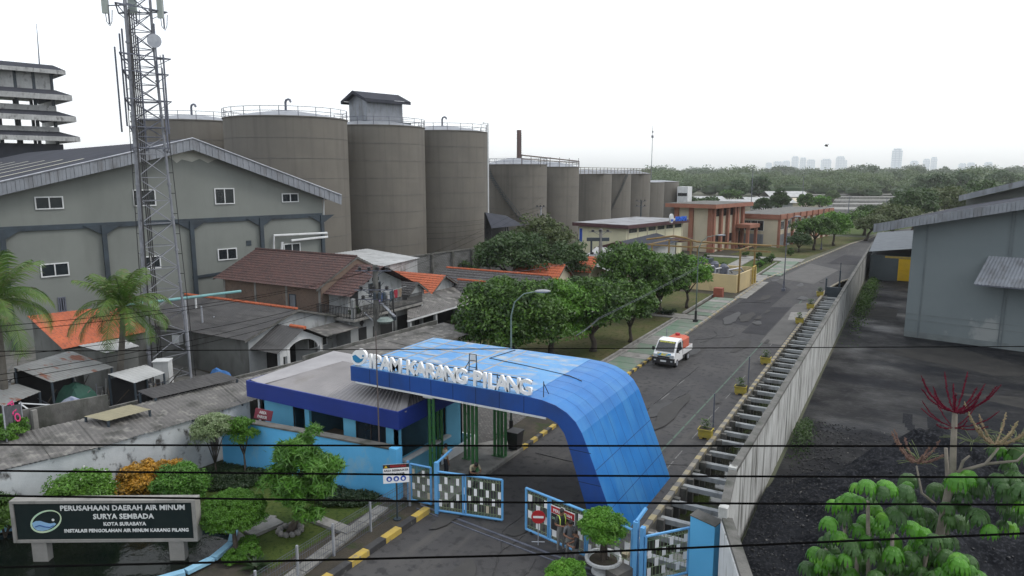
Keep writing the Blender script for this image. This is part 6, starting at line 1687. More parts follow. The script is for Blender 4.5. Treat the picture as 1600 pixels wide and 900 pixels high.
# clutter between the shacks
q = G(257, 604); cb_ = thing('white_cabinet', 'tall white equipment cabinet at the foot of the lattice tower', 'cabinet', tuple(q))
mb = MB(); mb.obox((q.x, q.y), (.8, .6), .95, .8, 0, 1.75); mb.build('cabinet_body', M['white'], cb_); mb = MB(); mb.obox((q.x, q.y), (.8, .6), 1.05, .9, 1.753, 1.83); mb.build('cabinet_top', M['white'], cb_)
q = G(306, 572); cb_ = thing('meter_box', 'weathered cream box on a stub between the slim posts', 'box', tuple(q))
mb = MB(); mb.obox((q.x, q.y), (1, .3), .55, .4, .5, 1.35); mb.build('box_body', M['beige'], cb_); mb = MB(); mb.tube((q.x, q.y, 0), (q.x, q.y, .5), .06, n=6); mb.build('stub', M['steel_m'], cb_)
def tarp(name, label, px, py, z, sx, sy, sz, m, seed, cat='tarpaulin'):
    q = G(px, py, 0); mb = MB(); n = 9; vs = []
    for i in range(n):
        for j in range(n):
            a = i / (n - 1) * 2 - 1; b = j / (n - 1) * 2 - 1; h = (1 - max(abs(a), abs(b)) ** 3) * sz
            vs.append((q.x + a * sx, q.y + b * sy, z + h * (1 + .25 * hh(a * 4 + seed, b * 4)) + .04 * hh(a * 9, b * 9 + seed)))
    mb.add(vs, [(i * n + j, i * n + j + 1, (i + 1) * n + j + 1, (i + 1) * n + j) for i in range(n - 1) for j in range(n - 1)])
    return tag(mb.build(name, m, smooth=False), label, cat)
tarp('green_tarp', 'dark green tarpaulin draped over goods behind the alley wall', 125, 660, 1.0, 1.0, .8, 1.2, mat('green_tarp_m', (.02, .085, .06), (.015, .06, .045)), 1)
tarp('plastic_heap', 'heap of blue-white plastic sheeting beside the green tarpaulin', 122, 676, 1.0, 1.1, .5, .9, mat('plastic_blue', (.18, .22, .34), (.35, .38, .45), scale=3), 2, 'plastic')
tarp('blue_tarp', 'blue tarpaulin hanging under the right end of the long awning', 347, 626, .6, 1.2, .4, 1.3, mat('blue_tarp_m', (.03, .13, .34), (.02, .09, .25)), 3)
bnr = thing('shop_banner', 'dark torn banner with pink letters PRO at the left edge', 'banner', tuple(G(18, 690, 0)))
a = PD(6, 650, 35.5); b = PD(34, 645, 36.5); ub2 = (b - a); ub2.z = 0; ub2.normalize()
mb = MB(); mb.ext([a + Z1 * .4, b + Z1 * .4, b - Z1 * .75, a - Z1 * .85], Vector((-ub2.y, ub2.x, 0)) * .02); mb.build('cloth', mat('banner_dark', (.05, .055, .065), (.09, .09, .10), scale=3), bnr)
text('writing', 'PRO', .50, mat('banner_pink', (.45, .03, .14)), bnr, a.lerp(b, .45) - Vector((-ub2.y, ub2.x, 0)) * .012 + Z1 * .05, Vector((.25, .2, -.95)), Vector((ub2.x, ub2.y, .15)), ext=.003, bold=.012)
mb = MB(); 
for c_ in (a, b): mb.tube((c_.x, c_.y, 0), (c_.x, c_.y, c_.z + .5), .03, n=5)
mb.build('poles', M['steel'], bnr)
fr_ = thing('stall', 'white pipe frame of an unroofed stall behind the alley wall', 'frame', tuple(G(70, 690, 0)))
p1, p2, p3, p4 = G(30, 630, 2.6), G(100, 634, 2.6), G(60, 650, 2.2), G(140, 640, 2.5)
for a, b in ((p1, p2), (p2, p4), (p1, p3)): MB().tube(tuple(a), tuple(b), .035, n=5).build('rail', M['white'], fr_)
for a in (p1, p2, p3, p4): MB().tube((a.x, a.y, 0), tuple(a), .035, n=5).build('leg', M['steel_m'], fr_)
cl_ = [MB(), MB(), MB()]; rs_ = random.Random(66)
for k in range(330):
    q = G(rs_.uniform(-20, 262), rs_.uniform(600, 678)); 
    if q.x > -33.6: continue
    b_ = cl_[k % 3]; s1, s2 = rs_.uniform(.08, .55), rs_.uniform(.05, .35); a = rs_.uniform(0, 3.14)
    if k % 4: b_.obox((q.x, q.y), (math.cos(a), math.sin(a)), s1, s2, 0, rs_.uniform(.1, .9))
    else: b_.tube((q.x, q.y, .05), (q.x + math.cos(a) * 1.6, q.y + math.sin(a) * 1.6, rs_.uniform(.1, 2.0)), .03, n=4)
for b_, m_, nm in zip(cl_, (mat('scrap_dark', (.03, .03, .033), (.06, .055, .05), scale=3), mat('scrap_brown', (.10, .075, .055), (.055, .045, .035), scale=3), mat('scrap_pale', (.22, .22, .21), (.12, .13, .14), scale=3)), ('dark', 'brown', 'pale')): tag(b_.build('scrap', m_), nm + ' scrap, boards and boxes piled between the shacks', 'scrap', kind='stuff')
mb_ = MB()
for (x0, y0, x1, y1) in ((0, 655, 40, 612), (40, 612, 110, 650), (60, 665, 150, 628), (110, 640, 60, 672), (150, 600, 155, 660), (212, 585, 212, 640), (212, 606, 262, 596), (212, 618, 262, 606)):
    a, b = G(x0, y0, 1.2), G(x1, y1, 1.6); MB().tube(a, b, .03, n=4).build('brace', M['steel_m'], fr_)
sheetq('shack_ground', [(-70, 12), (-34.5, 12), (-33.5, 30), (-60, 34)], M['conc_d'], .012)

# ================================================================== LATTICE TOWER
TX, TY = G(257, 592).x, G(257, 592).y
lt_ = thing('lattice_tower', 'tall three-legged steel lattice telecom tower carrying panel antennas', 'tower', (TX, TY, 0))
rad0, rad1, TH_ = 1.65, .95, 27.0
ang0 = math.radians(-65)
def leg(i, z):
    r = rad0 + (rad1 - rad0) * min(1, z / 22.0); a = ang0 + i * 2 * math.pi / 3
    return Vector((TX + r * math.cos(a), TY + r * math.sin(a), z))
for i in range(3):
    mb = MB(); mb.path([leg(i, 0), leg(i, 22), leg(i, TH_)], .085, 8); 
    for k in range(12): mb.tube(leg(i, k * 2.2), leg(i, k * 2.2 + .12), .14, n=8)
    mb.build('leg', M['tower'], lt_, smooth=False)
mb = MB(); z = .2; k = 0
while z < TH_ - 1:
    h = 1.5 if z < 15 else 1.1
    for i in range(3):
        j = (i + 1) % 3
        mb.tube(leg(i, z), leg(j, z), .03, n=4)
        if k % 2: mb.tube(leg(i, z), leg(j, z + h), .032, n=4)
        else: mb.tube(leg(j, z), leg(i, z + h), .032, n=4)
        if z > 5: mb.tube(leg(j, z) if k % 2 else leg(i, z), leg(i, z + h) if k % 2 else leg(j, z + h), .025, n=4)
    z += h; k += 1
mb.mi = [0 if k_ < len(mb.f) // 2 else 1 for k_ in range(len(mb.f))]; mb.build('bracing', [M['tower'], M['steel_m']], lt_)  # upper half darker: silhouette against the sky put into the bracing colour
mb = MB(); ce = Vector((TX, TY, 0))
for s, dx in ((1, .1), (1, .3), (1, .5)): mb.path([ce + Vector((dx - .3, -.2, 0)), ce + Vector((dx - .3, -.2, 24))], .04, 4)
mb.path([leg(0, 0) + Vector((.22, .1, 0)), leg(0, 24) + Vector((.22, .1, 0))], .05, 4)
mb.build('feeder_cables', M['plastic_bk'], lt_)
camr = Vector((math.cos(YAW), math.sin(YAW), 0))
for nm, i, s in (('left', 1, -1), ('right', 2, 1)):
    mb = MB()
    li = min(range(3), key=lambda q_: s * -1 * leg(q_, 5).dot(camr))
    ou = camr * s * .35
    mb.path([leg(li, 0) + ou, leg(li, 21.5) + ou], .025, 4)
    z = .5
    while z < 21.5: mb.tube(leg(li, z), leg(li, z) + ou, .03, n=4); z += 1.35
    mb.build('cable_ladder', M['plastic_bk'], lt_)
# horizontal platforms and mounting frames
def hframe(z, r, nm='mount_frame'):
    mb = MB(); c = [Vector((TX + r * math.cos(ang0 + k * 2 * math.pi / 3), TY + r * math.sin(ang0 + k * 2 * math.pi / 3), z)) for k in range(3)]
    for k in range(3): mb.tube(c[k], c[(k + 1) % 3], .045, n=4); mb.tube(leg(k, z), c[k], .04, n=4); mb.tube(leg(k, z - .5), c[k], .03, n=4)
    mb.build(nm, M['steel_m'], lt_)
hframe(21.3, 1.9); hframe(20.3, 1.7); hframe(18.6, 1.75); hframe(16.9, 1.55); hframe(24.2, 1.9); hframe(15.6, 1.4)
for k, (dx, z0, z1) in enumerate(((-1.35, 17.0, 22.8), (-1.15, 16.6, 21.9), (-.2, 15.4, 21), (.35, 16, 22.5), (1.35, 16.5, 21.5), (1.75, 15.6, 20.6), (.9, 19.4, 23.4), (-.6, 18, 23))):
    p = ce + camr * dx + Vector((0, -.3 if k % 2 else .3, 0)); MB().tube((p.x, p.y, z0), (p.x, p.y, z1), .055, n=6).build('mount_pipe', M['steel_m'], lt_)
for px, tone in ((163, 'steel'), (206, 'steel'), (249, 'steel')):
    p = PD(px, 0, math.hypot(TX, TY) - .3); zb = 23.75 if px != 206 else 23.9
    mb = MB(); pp_ = Vector((p.x, p.y, 0)); mb.obox((p.x, p.y), (camr.x, camr.y), .34 if px != 206 else .5, .16, zb, zb + 2.4); mb.build('panel_antenna', mat('antenna_grey', (.36, .40, .38), (.30, .34, .32)), lt_)
    mb = MB(); mb.tube((p.x, p.y + .2, zb - .6), (p.x, p.y + .2, zb + 2.6), .05, n=5); l_ = min(range(3), key=lambda q_: (leg(q_, zb) - p).length); mb.tube((p.x, p.y + .2, zb + .5), leg(l_, zb + .5), .04, n=4); mb.tube((p.x, p.y + .2, zb + 1.9), leg(l_, zb + 1.9), .04, n=4)
    mb.path([(p.x, p.y, zb), (p.x + .05, p.y, zb - .5), (p.x + .2, p.y + .1, zb - .75), (p.x + .35, p.y + .15, zb - .5), (p.x + .4, p.y + .2, zb + .2)], .025, 5)
    mb.build('antenna_mount', M['steel_m'], lt_)
p = PD(241, 64, math.hypot(TX, TY) - .6); tocam = Vector((-p.x, -p.y, 0)).normalized()
mb = MB(); mb.tube(p, p + tocam * .12, .42, .42, 24); mb.tube(p - tocam * .25, p, .15, .40, 24); mb.tube(p - tocam * .3, p - tocam * .3 - Z1 * 1.2, .04, n=5); mb.build('dish', M['steel'], lt_)
# ================================================================== PALMS
def palm(name, label, base, top, n, L, seed, m, rtr=.17):
    rn = random.Random(seed); base = Vector(base); top = Vector(top)
    root = thing(name, label, 'palm tree', tuple(base))
    mb = MB(); pts = []; rs = []
    for k in range(9):
        f = k / 8; p = base.lerp(top, f); p.x += .5 * math.sin(f * 3.14) * .4; pts.append(p); rs.append(rtr * (1.35 - .55 * f) if k else rtr * 1.8)
    mb.path(pts, rtr, 10, rs); mb.build('trunk', M['palmbark'], root, smooth=True)
    for k in range(5):
        pass
    mb = MB()
    for k in range(8):
        a = rn.uniform(0, 6.283); mb.ball((top.x + .22 * math.cos(a), top.y + .22 * math.sin(a), top.z - .15), .12, 7, 5)
    mb.build('coconuts', mat('coconut', (.10, .13, .03), (.14, .12, .04)), root)
    for k in range(n):
        a = k * 2.399 + rn.uniform(-.2, .2); f = k / (n - 1)
        e0_ = math.radians(88 - 100 * f + rn.uniform(-8, 8)); slow = .45 if f < .35 else 1; l = L * rn.uniform(.85, 1.1) * (1 - .15 * (f < .2)); 
        pts = [top.copy()]; d = e0_; seg = 12
        for j in range(seg):
            d -= math.radians(rn.uniform(5, 8) + 3 * (1 - f)) * (.6 + j / seg) * slow; d = max(d, math.radians(-88))
            pts.append(pts[-1] + Vector((math.cos(a) * math.cos(d), math.sin(a) * math.cos(d), math.sin(d))) * (l / seg))
        mb = MB(); mb.path(pts, .02, 4, [.045 * (1 - j / (seg + 1)) + .006 for j in range(seg + 1)])
        s = Vector((-math.sin(a), math.cos(a), 0)); nl = 34
        for j in range(nl):
            t = .10 + .9 * j / nl; ii_ = min(seg - 1, int(t * seg)); p = pts[ii_].lerp(pts[ii_ + 1], t * seg - ii_); dr = (pts[ii_ + 1] - pts[ii_]).normalized()
            ll_ = .95 * math.sin(math.pi * min(1, t * .85 + .12)) ** .6 * (L / 3.2) * rn.uniform(.85, 1.1)
            for sd_ in (-1, 1):
                dd = (s * sd_ * .8 + dr * .65 + Vector((0, 0, -.25 + rn.uniform(-.12, .1)))).normalized()
                m1 = p + dd * ll_ * .5; e = p + dd * ll_ + Vector((0, 0, -.32 * ll_)); w = dr * .032
                mb.add([p - w, p + w, m1 + w * .9, m1 - w * .9, e], [(0, 1, 2, 3), (3, 2, 4)])
        mb.build('frond', m, root)
    return root
tp0 = PD(192, 480, 47)
palm('coconut_palm', 'coconut palm with drooping fronds standing before the lattice tower', G(180, 640), tp0, 23, 3.4, 91, M['lf_palm'])
tp1 = PD(-8, 470, 45)
palm('coconut_palm', 'coconut palm cut off by the left edge of the view', (tp1.x - .5, tp1.y, 0), tp1, 23, 3.6, 92, M['lf_palm'])

# ================================================================== UTILITY POLES, LAMPS, WIRES
def insul(mb, x, y, z, r=.09): mb.lathe((x, y, z), [(0, -.02), (r * .5, 0), (r, .04), (r, .09), (r * .6, .12), (r, .17), (r, .21), (r * .4, .26), (0, .28)], 8)
def upole(label, q, H_, arms, r=.17, rack=None, m='conc', grp=None, ins_r=.11):
    root = thing('utility_pole', label, 'utility pole', (q.x, q.y, 0), grp)
    MB().tube((q.x, q.y, 0), (q.x, q.y, H_), r * 1.25, r * .8, 10).build('pole', M[m], root)
    for (z, L, ks) in arms:
        mb = MB(); a = Vector((q.x, q.y, z)) - camr * L / 2 - Vector((0, .2, 0)); b = a + camr * L; u = (b - a).normalized()
        mb.tube(a, b, .05, n=4); mb.tube(a.lerp(b, .2), Vector((q.x, q.y, z - .5)), .03, n=4); mb.tube(a.lerp(b, .8), Vector((q.x, q.y, z - .5)), .03, n=4)
        mb.build('cross_arm', M['steel_m'], root)
        for k in range(ks):
            p = a.lerp(b, (k + .5) / ks); mb = MB(); insul(mb, p.x, p.y, p.z + .04, ins_r); mb.build('insulator', M['plastic_bk'], root)
    return root
P1 = Vector((-33.6, 39.2, 0))
up1 = upole('tall concrete power pole with cross arms and a cluttered transformer rack beside the balcony', P1, 7.4, [(7.0, 2.6, 4), (5.6, 2.8, 3), (4.9, 2.4, 3)], .22, m='conc_d', ins_r=.15)
mb = MB()
for k in range(26):
    p = P1 + camr * rnd.uniform(-.9, 1.5) + Vector((0, -.25, rnd.uniform(3.6, 5.8))); e = p + camr * rnd.uniform(-.7, .7) + Vector((0, 0, rnd.uniform(-.8, .5)))
    m_ = p.lerp(e, .5) + Vector((0, -.1, -rnd.uniform(.1, .4))); mb.path([(P1.x, P1.y, p.z + .1), p, m_, e], .018, 4)
mb.build('cable_tangle', M['plastic_bk'], up1)
mb = MB(); mb.tube(P1 + camr * .35 + Z1 * 4.6, P1 + camr * 1.3 + Z1 * 3.6, .06, n=5); mb.tube(P1 + camr * .45 + Z1 * 4.6, P1 + camr * 1.4 + Z1 * 3.6, .04, n=5); mb.tube(P1 - camr * .9 + Z1 * 3.9, P1 - camr * .3 + Z1 * 3.3, .04, n=5); mb.build('stay_bars', M['steel'], up1)
for k in range(3): MB().lathe((P1.x + camr.x * (.1 + k * .35), P1.y + camr.y * (.1 + k * .35) - .3, 4.95), [(0, 0), (.11, 0), (.11, .42), (.06, .5), (0, .5)], 10).build('fuse_drum', M['steel_dk'], up1)
mb = MB(); c = P1 + camr * .75; mb.lathe((c.x, c.y - .2, 3.1), [(0, 0), (.45, .05), (.62, .22), (.45, .42), (0, .46)], 14); mb.build('cable_coil', mat('coil_grey', (.12, .16, .15), (.20, .24, .23), scale=6), up1)
q = G(617, 556); r_ = thing('slim_pole', 'thin black pole right of the cluttered power pole', 'pole', tuple(q)); MB().tube((q.x, q.y, 0), (q.x, q.y, PD(617, 455, math.hypot(q.x, q.y)).z), .06, .05, 6).build('pole_tube', M['plastic_bk'], r_); mb = MB(); z_ = PD(617, 500, math.hypot(q.x, q.y)).z; mb.box(q.x - .15, q.x + .15, q.y - .1, q.y + .1, z_, z_ + .3); mb.build('junction_box', M['steel_dk'], r_)
P2 = Vector((-34.7, 84.6, 0))
up2 = upole('concrete power pole with black insulators and a transformer beam before the cream building', P2, 6.9, [(6.5, 2.9, 3), (3.6, 2.9, 3), (2.0, 3.2, 3)], .26, ins_r=.22)
mb = MB(); a = P2 - camr * 1.3; mb.obox((P2.x - .3, P2.y - .2), (camr.x, camr.y), 2.9, .35, 5.3, 5.75); mb.build('transformer_beam', M['steel_dk'], up2)
mb = MB(); p = P2 - camr * 1.2; mb.tube((p.x, p.y, 3.6), (p.x, p.y, 5.3), .14, n=6); mb.build('fuse_column', M['steel_dk'], up2)
P3_ = PD(625, 392, 119); up3 = upole('power pole with four rows of black insulators in front of the silo', Vector((P3_.x, P3_.y, 0)), PD(625, 345, 119).z, [(PD(625, y_, 119).z, 3.4, 3) for y_ in (345, 353, 364, 373)], .2, m='steel_dk', ins_r=.26)
P4_ = PD(1001, 345, 150); up4 = upole('small power pole before the far silos above the cream building', Vector((P4_.x, P4_.y, 0)), PD(1001, 313, 150).z, [(PD(1001, 314, 150).z, 2.4, 3), (PD(1001, 322, 150).z, 2.4, 3)], .15, m='steel_dk', ins_r=.15)
P5_ = PD(845, 372, 130); up5 = upole('small power pole in front of the silo with the curling stair', Vector((P5_.x, P5_.y, 0)), PD(845, 322, 130).z, [(PD(845, 323, 130).z, 1.8, 3), (PD(845, 336, 130).z, 1.8, 2)], .12, m='steel', ins_r=.15)
def lamp(label, q, H_, arm, m='mast', head=True):
    root = thing('street_lamp', label, 'street lamp', (q.x, q.y, 0))
    d = Vector((arm[0], arm[1], 0))
    mb = MB(); mb.path([(q.x, q.y, 0), (q.x, q.y, H_ * .45), (q.x, q.y, H_ * .84), Vector((q.x, q.y, H_ * .93)) + d * .12, Vector((q.x, q.y, H_ * .985)) + d * .45, Vector((q.x, q.y, H_)) + d * .95], .06, 8, [.062, .055, .044, .036, .032, .028]); mb.build('post', M[m], root, smooth=True)
    mb = MB(); mb.tube((q.x, q.y, 0), (q.x, q.y, 1.2), .11, n=10); mb.box(q.x - .2, q.x + .2, q.y - .2, q.y + .2, 0, .35); mb.build('base', M['plastic_bk'] if m == 'mast' else M[m], root)
    if head:
        u = d.normalized(); c = Vector((q.x, q.y, H_)) + d * 1.1
        mb = MB(); mb.ball((0, 0, 0), .42, 12, 8, (1, .38, .22)); R_ = Matrix.Rotation(math.atan2(u.y, u.x), 4, 'Z')
        mb.v = [tuple(R_ @ Vector(v) + c) for v in mb.v]; mb.build('lamp_head', mat('lamp_head_grey', (.30, .31, .34), (.24, .25, .27)), root, smooth=True)
    return root
lamp('curved street lamp rising beside the canopy in front of the big leafy tree', Vector((-17.42, 30.7, 0)), 8.05, (1.25, .75))
lamp('curved street lamp standing on the green pavement by the road', Vector((-16.95, 65.1, 0)), 8.3, (1.6, 1.0))
for i, (px, py, top) in enumerate(((1224, 455, 338), (1283, 390, 322), (1008, 0, 0))):
    if py == 0: continue
    q = G(px, py); lamp(['thin street lamp where the path meets the road', 'small dark lamp beneath the trees of the far roadside'][i], q, PD(px, top, math.hypot(q.x, q.y)).z, (.9, .5), 'steel_m')
# far radio mast
q = PD(1018, 262, 420); mm_ = thing('radio_mast', 'hair-thin radio mast standing against the sky beyond the silos', 'mast', (q.x, q.y, 0)); zt = PD(1019, 196, 420).z
MB().tube((q.x, q.y, 0), (q.x, q.y, zt), .25, .12, 5).build('mast_tube', M['steel_m'], mm_); mb = MB(); mb.box(q.x - .5, q.x + .5, q.y - .5, q.y + .5, zt - 7, zt - 5.6); mb.box(q.x - .4, q.x + .4, q.y - .4, q.y + .4, zt - 4, zt - 3.2); mb.build('antennas', M['steel_m'], mm_)
# tall thin road posts
for i, (px, py, top, lb) in enumerate(((1114, 672, 615, 'thin grey metal post near the first yellow planter'), (1168, 617, 557, 'thin grey metal post beside the second yellow planter'), (1041, 545, 513, 'thin pale metal post beside the delivery van'))):
    q = G(px, py); r_ = thing('metal_post', lb, 'post', tuple(q)); zt = PD(px, top, math.hypot(q.x, q.y)).z
    MB().tube((q.x, q.y, 0), (q.x, q.y, zt), .045, .04, 6).build('post_tube', M['steel_m'] if i < 2 else M['steel'], r_); MB().tube((q.x, q.y, 0), (q.x, q.y, .05), .12, n=8).build('foot', M['conc_d'], r_)
def wire(label, pts, r, m='wire_bk', sag=.0, n=14, group=None, name='power_line'):
    P = []
    for a, b in zip(pts[:-1], pts[1:]):
        for k in range(n): f = k / n; p = a.lerp(b, f); p.z -= sag * 4 * f * (1 - f); P.append(p)
    P.append(pts[-1]); return tag(MB().path(P, r, 5).build(name, M[m]), label, 'cable', group)
# street-side power lines crossing the whole view
for i, (L_, C_, R_, d, rr, lb) in enumerate((((-60, 695), (800, 696.5), (1680, 697), 9.0, .0135, 'topmost of the thick black power lines crossing in front of everything'),
        ((-60, 735), (800, 743), (1680, 746), 8.7, .0135, 'second thick black power line from the top'),
        ((-60, 774), (800, 785), (1680, 789), 8.4, .0135, 'third thick black power line, crossing the top of the name board'),
        ((-60, 888), (800, 868), (1680, 830), 8.2, .014, 'lowest black power line, rising to the right'),
        ((-60, 549), (800, 545), (1680, 541), 13.0, .009, 'very thin dark wire crossing at the height of the van'))):
    pl = []
    for (px, py) in (L_, C_, R_):
        a = (px - 800) / 1114.6
        pp2 = PD(px, py, d * math.hypot(1, a)); pl.append(pp2)
    wire(lb, pl, rr, sag=0, n=8)
T1 = P1 + Z1 * 7.1
for i, (pe, zz, sg) in enumerate((((-30, 512), 7.1, .5), ((-30, 522), 7.0, .5), ((-30, 560), 5.7, .6), ((-30, 590), 5.6, .6), ((-30, 600), 4.9, .5))):
    e = PD(pe[0], pe[1], 30); wire(ordn(i) + ' slack wire from the cluttered power pole over the shacks, from the top', [P1 + Z1 * zz - camr * (.3 * i), e], .012, sag=sg, group='slack wires over the shacks')
for i, (dz, e) in enumerate(((6.9, PD(760, 365, 105)), (6.5, PD(760, 372, 105)))): wire(('upper', 'lower')[i] + ' thin wire from the cluttered power pole towards the silos', [P1 + Z1 * dz + camr * .9, Vector((P5_.x, P5_.y, 9.5 - i))], .010, sag=.5, group='wires towards the silos')
for i in range(4): wire(ordn(i) + ' wire from the top between the insulator pole and the stair pole', [Vector((P3_.x, P3_.y, PD(625, (345, 353, 364, 373)[i], 119).z)) + camr * 1.2, Vector((P5_.x, P5_.y, 8.0 - i * .6))], .014, sag=1.3, group='wires between the silo poles')
wire('pale sagging cable over the tree tops to the pole before the cream building', [PD(690, 431, 58), PD(800, 425, 70), P2 + Z1 * 3.9], .014, 'steel_m', sag=.4)
for i in range(2): wire(('upper', 'lower')[i] + ' pale drop wire sagging from the second street lamp over the trees', [Vector((-16.95, 65.1, 5.4 - .15 * i)), PD(935, 497 + 2 * i, 48), PD(900, 524 + i, 44)], .010, 'steel_m', sag=.08, group='drop wires from the street lamp')
# ================================================================== PLANT BUILDINGS BESIDE THE ROAD
def localroot(name, label, cat): return thing(name, label, cat, (0, 0, 0))
# cream pump building
cbg = localroot('cream_building', 'long low cream building with a flat roof and maroon eaves before the silos', 'building')
mb = MB(); mb.box(-8.8, 0, 0, 17.6, 0, 5.75); mb.build('wall', M['cream'], cbg)
mb = MB(); mb.box(-9.5, .8, -.8, 18.3, 5.75, 6.28); mb.build('roof_edge', M['maroon'], cbg)
mb = MB(); mb.box(-9.4, .7, -.7, 18.2, 6.282, 6.32); mb.build('roof', mat('flat_roof_grey', (.27, .28, .30), (.20, .205, .215), rough=.8, scale=.4, stain=(.12, .12, .12), stain_scale=(.4, .4, 1), stain_lo=.5, stain_hi=.65), cbg)
for k in range(6): windowbox(cbg, (0, .8 + k * 2.8), (0, 1), (1, 0), 0, 2.2, 5.0, 5.6, 'steel_dk', 'glass', 2)
for k in range(7): mb = MB(); mb.box(.001, .06, .45 + k * 2.8, .6 + k * 2.8, 0, 5.74); mb.build('pilaster', M['beige'], cbg)
for a, b in ((9.5, 11.5),): windowbox(cbg, (0, a), (0, 1), (1, 0), 0, b - a, .8, 2.2, 'steel_dk', 'glass', 2)
mb = MB(); mb.box(.002, 2.6, 12.2, 16.2, 2.9, 3.4); mb.build('porch_roof', M['maroon'], cbg)
mb = MB(); mb.box(.001, .05, 13, 15.5, .1, 2.6); mb.build('door', M['dark'], cbg)
windowbox(cbg, (-8.8, 0), (1, 0), (0, -1), .1, .8, 3.2, 5.4, 'white', 'signblue', 0)
q = G(986, 352, 6.3); place(cbg, (q.x - .95, q.y + .6, 0), math.radians(-12))
mb = MB(); ps = thing('roof_letters', 'blue letters PDAM and a round emblem standing on the cream building roof', 'lettering', (0, 0, 0))
text('letters', 'PDAM', .95, mat('letter_blue', (.02, .12, .60)), ps, (0, 0, 0), (.2, .98, 0), (0, 0, 1), ext=.12, bold=.05)
mb = MB(); mb.ext([(-.3, -2.9 + .55 * math.cos(t), .5 + .75 * math.sin(t)) for t in [2 * math.pi * k / 18 for k in range(18)]], (.25, 0, 0)); mb.build('emblem_disc', M['white'], ps)
mb = MB(); mb.ext([(-.04, -2.9 + .42 * math.cos(t), .38 + .42 * math.sin(t)) for t in [math.pi + math.pi * k / 9 for k in range(10)]], (.03, 0, 0)); mb.build('emblem_wave', M['signblue'], ps)
q = G(1066, 345, 6.32); place(ps, (q.x - .2, q.y, 6.33), math.radians(-12))
# grey metal roofed shed with maroon bargeboards
ms_ = localroot('metal_shed', 'grey metal-roofed shed with maroon gable trim in front of the cream building', 'shed')
mb = MB(); mb.ext([(-3, 0, 0), (3, 0, 0), (3, 0, 4.1), (0, 0, 4.95), (-3, 0, 4.1)], (0, 15, 0)); mb.build('wall', M['sheet_lt'], ms_)
for s in (-1, 1): mb = MB(); mb.roofsheet((s * 3.5, -.3, 4.0), (s * 3.5, 15.3, 4.0), (0, 15.3, 5.02), (0, -.3, 5.02), .6, .05, seg=3); mb.build('roof', M['sheet_dk'], ms_)
for s in (-1, 1): mb = MB(); mb.ext([(s * 3.55, -.35, 3.75), (s * 3.55, -.35, 4.12), (0, -.35, 5.14), (0, -.35, 4.72)], (0, .06, 0)); mb.build('bargeboard', M['maroon'], ms_)
mb = MB(); mb.roofsheet((-3.2, -5.5, 2.9), (2.6, -5.5, 2.9), (3.2, -.4, 4.2), (-3.2, -.4, 4.2), .4, .05, seg=3); mb.build('lean_to_roof', M['sheet_lt'], ms_)
mb = MB(); mb.box(-3.0, 2.4, -5.3, -.4, 0, 2.85); mb.build('lean_to_wall', mat('rusty_cream_sheet', (.42, .38, .30), (.30, .22, .15), scale=1.5, stain=(.2, .1, .06), stain_scale=(2, 2, .3)), ms_)
q = G(969, 378, 5.0); place(ms_, (q.x, q.y, 0), math.radians(0))
ms2 = shack('lean_shed', 'low sheet-roofed shed with an open dark front beside the power pole', [(955, 425), (1000, 412), (945, 392), (890, 400)], [2.4, 2.4, 3.2, 3.2], 'sheet_lt', cat='shed', pitch=.5)
# orange trimmed building
ob = localroot('orange_trim_building', 'two-storey cream building with terracotta columns and flat roof beside the road', 'building')
W_, L_, Hh = 7.2, 12.8, 7.85
mb = MB(); mb.box(-W_, 0, 0, L_, 0, Hh); mb.build('wall', M['beige'], ob)
mb = MB(); mb.box(-W_ - 1.2, 1.5, -1.6, L_ + 1.4, Hh, Hh + .70); mb.build('roof_slab', M['terracotta'], ob)
mb = MB(); mb.box(-W_ - 1.1, 1.4, -1.5, L_ + 1.3, Hh + .702, Hh + .73); mb.build('roof', M['conc_d'], ob)
for x in (-W_ + .1, -4.2, -.5): mb = MB(); mb.box(x - .1, x + .75, -.35, -.001, 0, Hh); mb.build('column', M['terracotta'], ob)
for y in (0.0, 2.9, 5.7, 8.5, 9.7, 12.1): mb = MB(); mb.box(.001, .5, y, y + .7, 0, Hh); mb.build('column', M['terracotta'], ob)
for y in (.75, 3.65, 6.45): 
    windowbox(ob, (0, y), (0, 1), (1, 0), 0, 2.1, 6.3, 7.7, 'dark', 'glass', 1); windowbox(ob, (0, y), (0, 1), (1, 0), 0, 2.1, 1.5, 3.0, 'dark', 'glass', 1)
mb = MB(); mb.box(.503, 3.2, 9.0, 13.6, 3.9, 4.6); mb.build('porch_slab', M['terracotta'], ob)
mb = MB(); mb.box(2.4, 2.9, 9.3, 9.8, 0, 3.897); mb.build('porch_column', M['terracotta'], ob); mb = MB(); mb.box(2.4, 2.9, 12.9, 13.4, 0, 3.897); mb.build('porch_column', M['terracotta'], ob)
mb = MB(); mb.box(.002, .06, 10.5, 12.0, .1, 3.2); mb.build('door', M['glass'], ob)
place(ob, (-30.7, 125.9, 0), math.radians(-12))
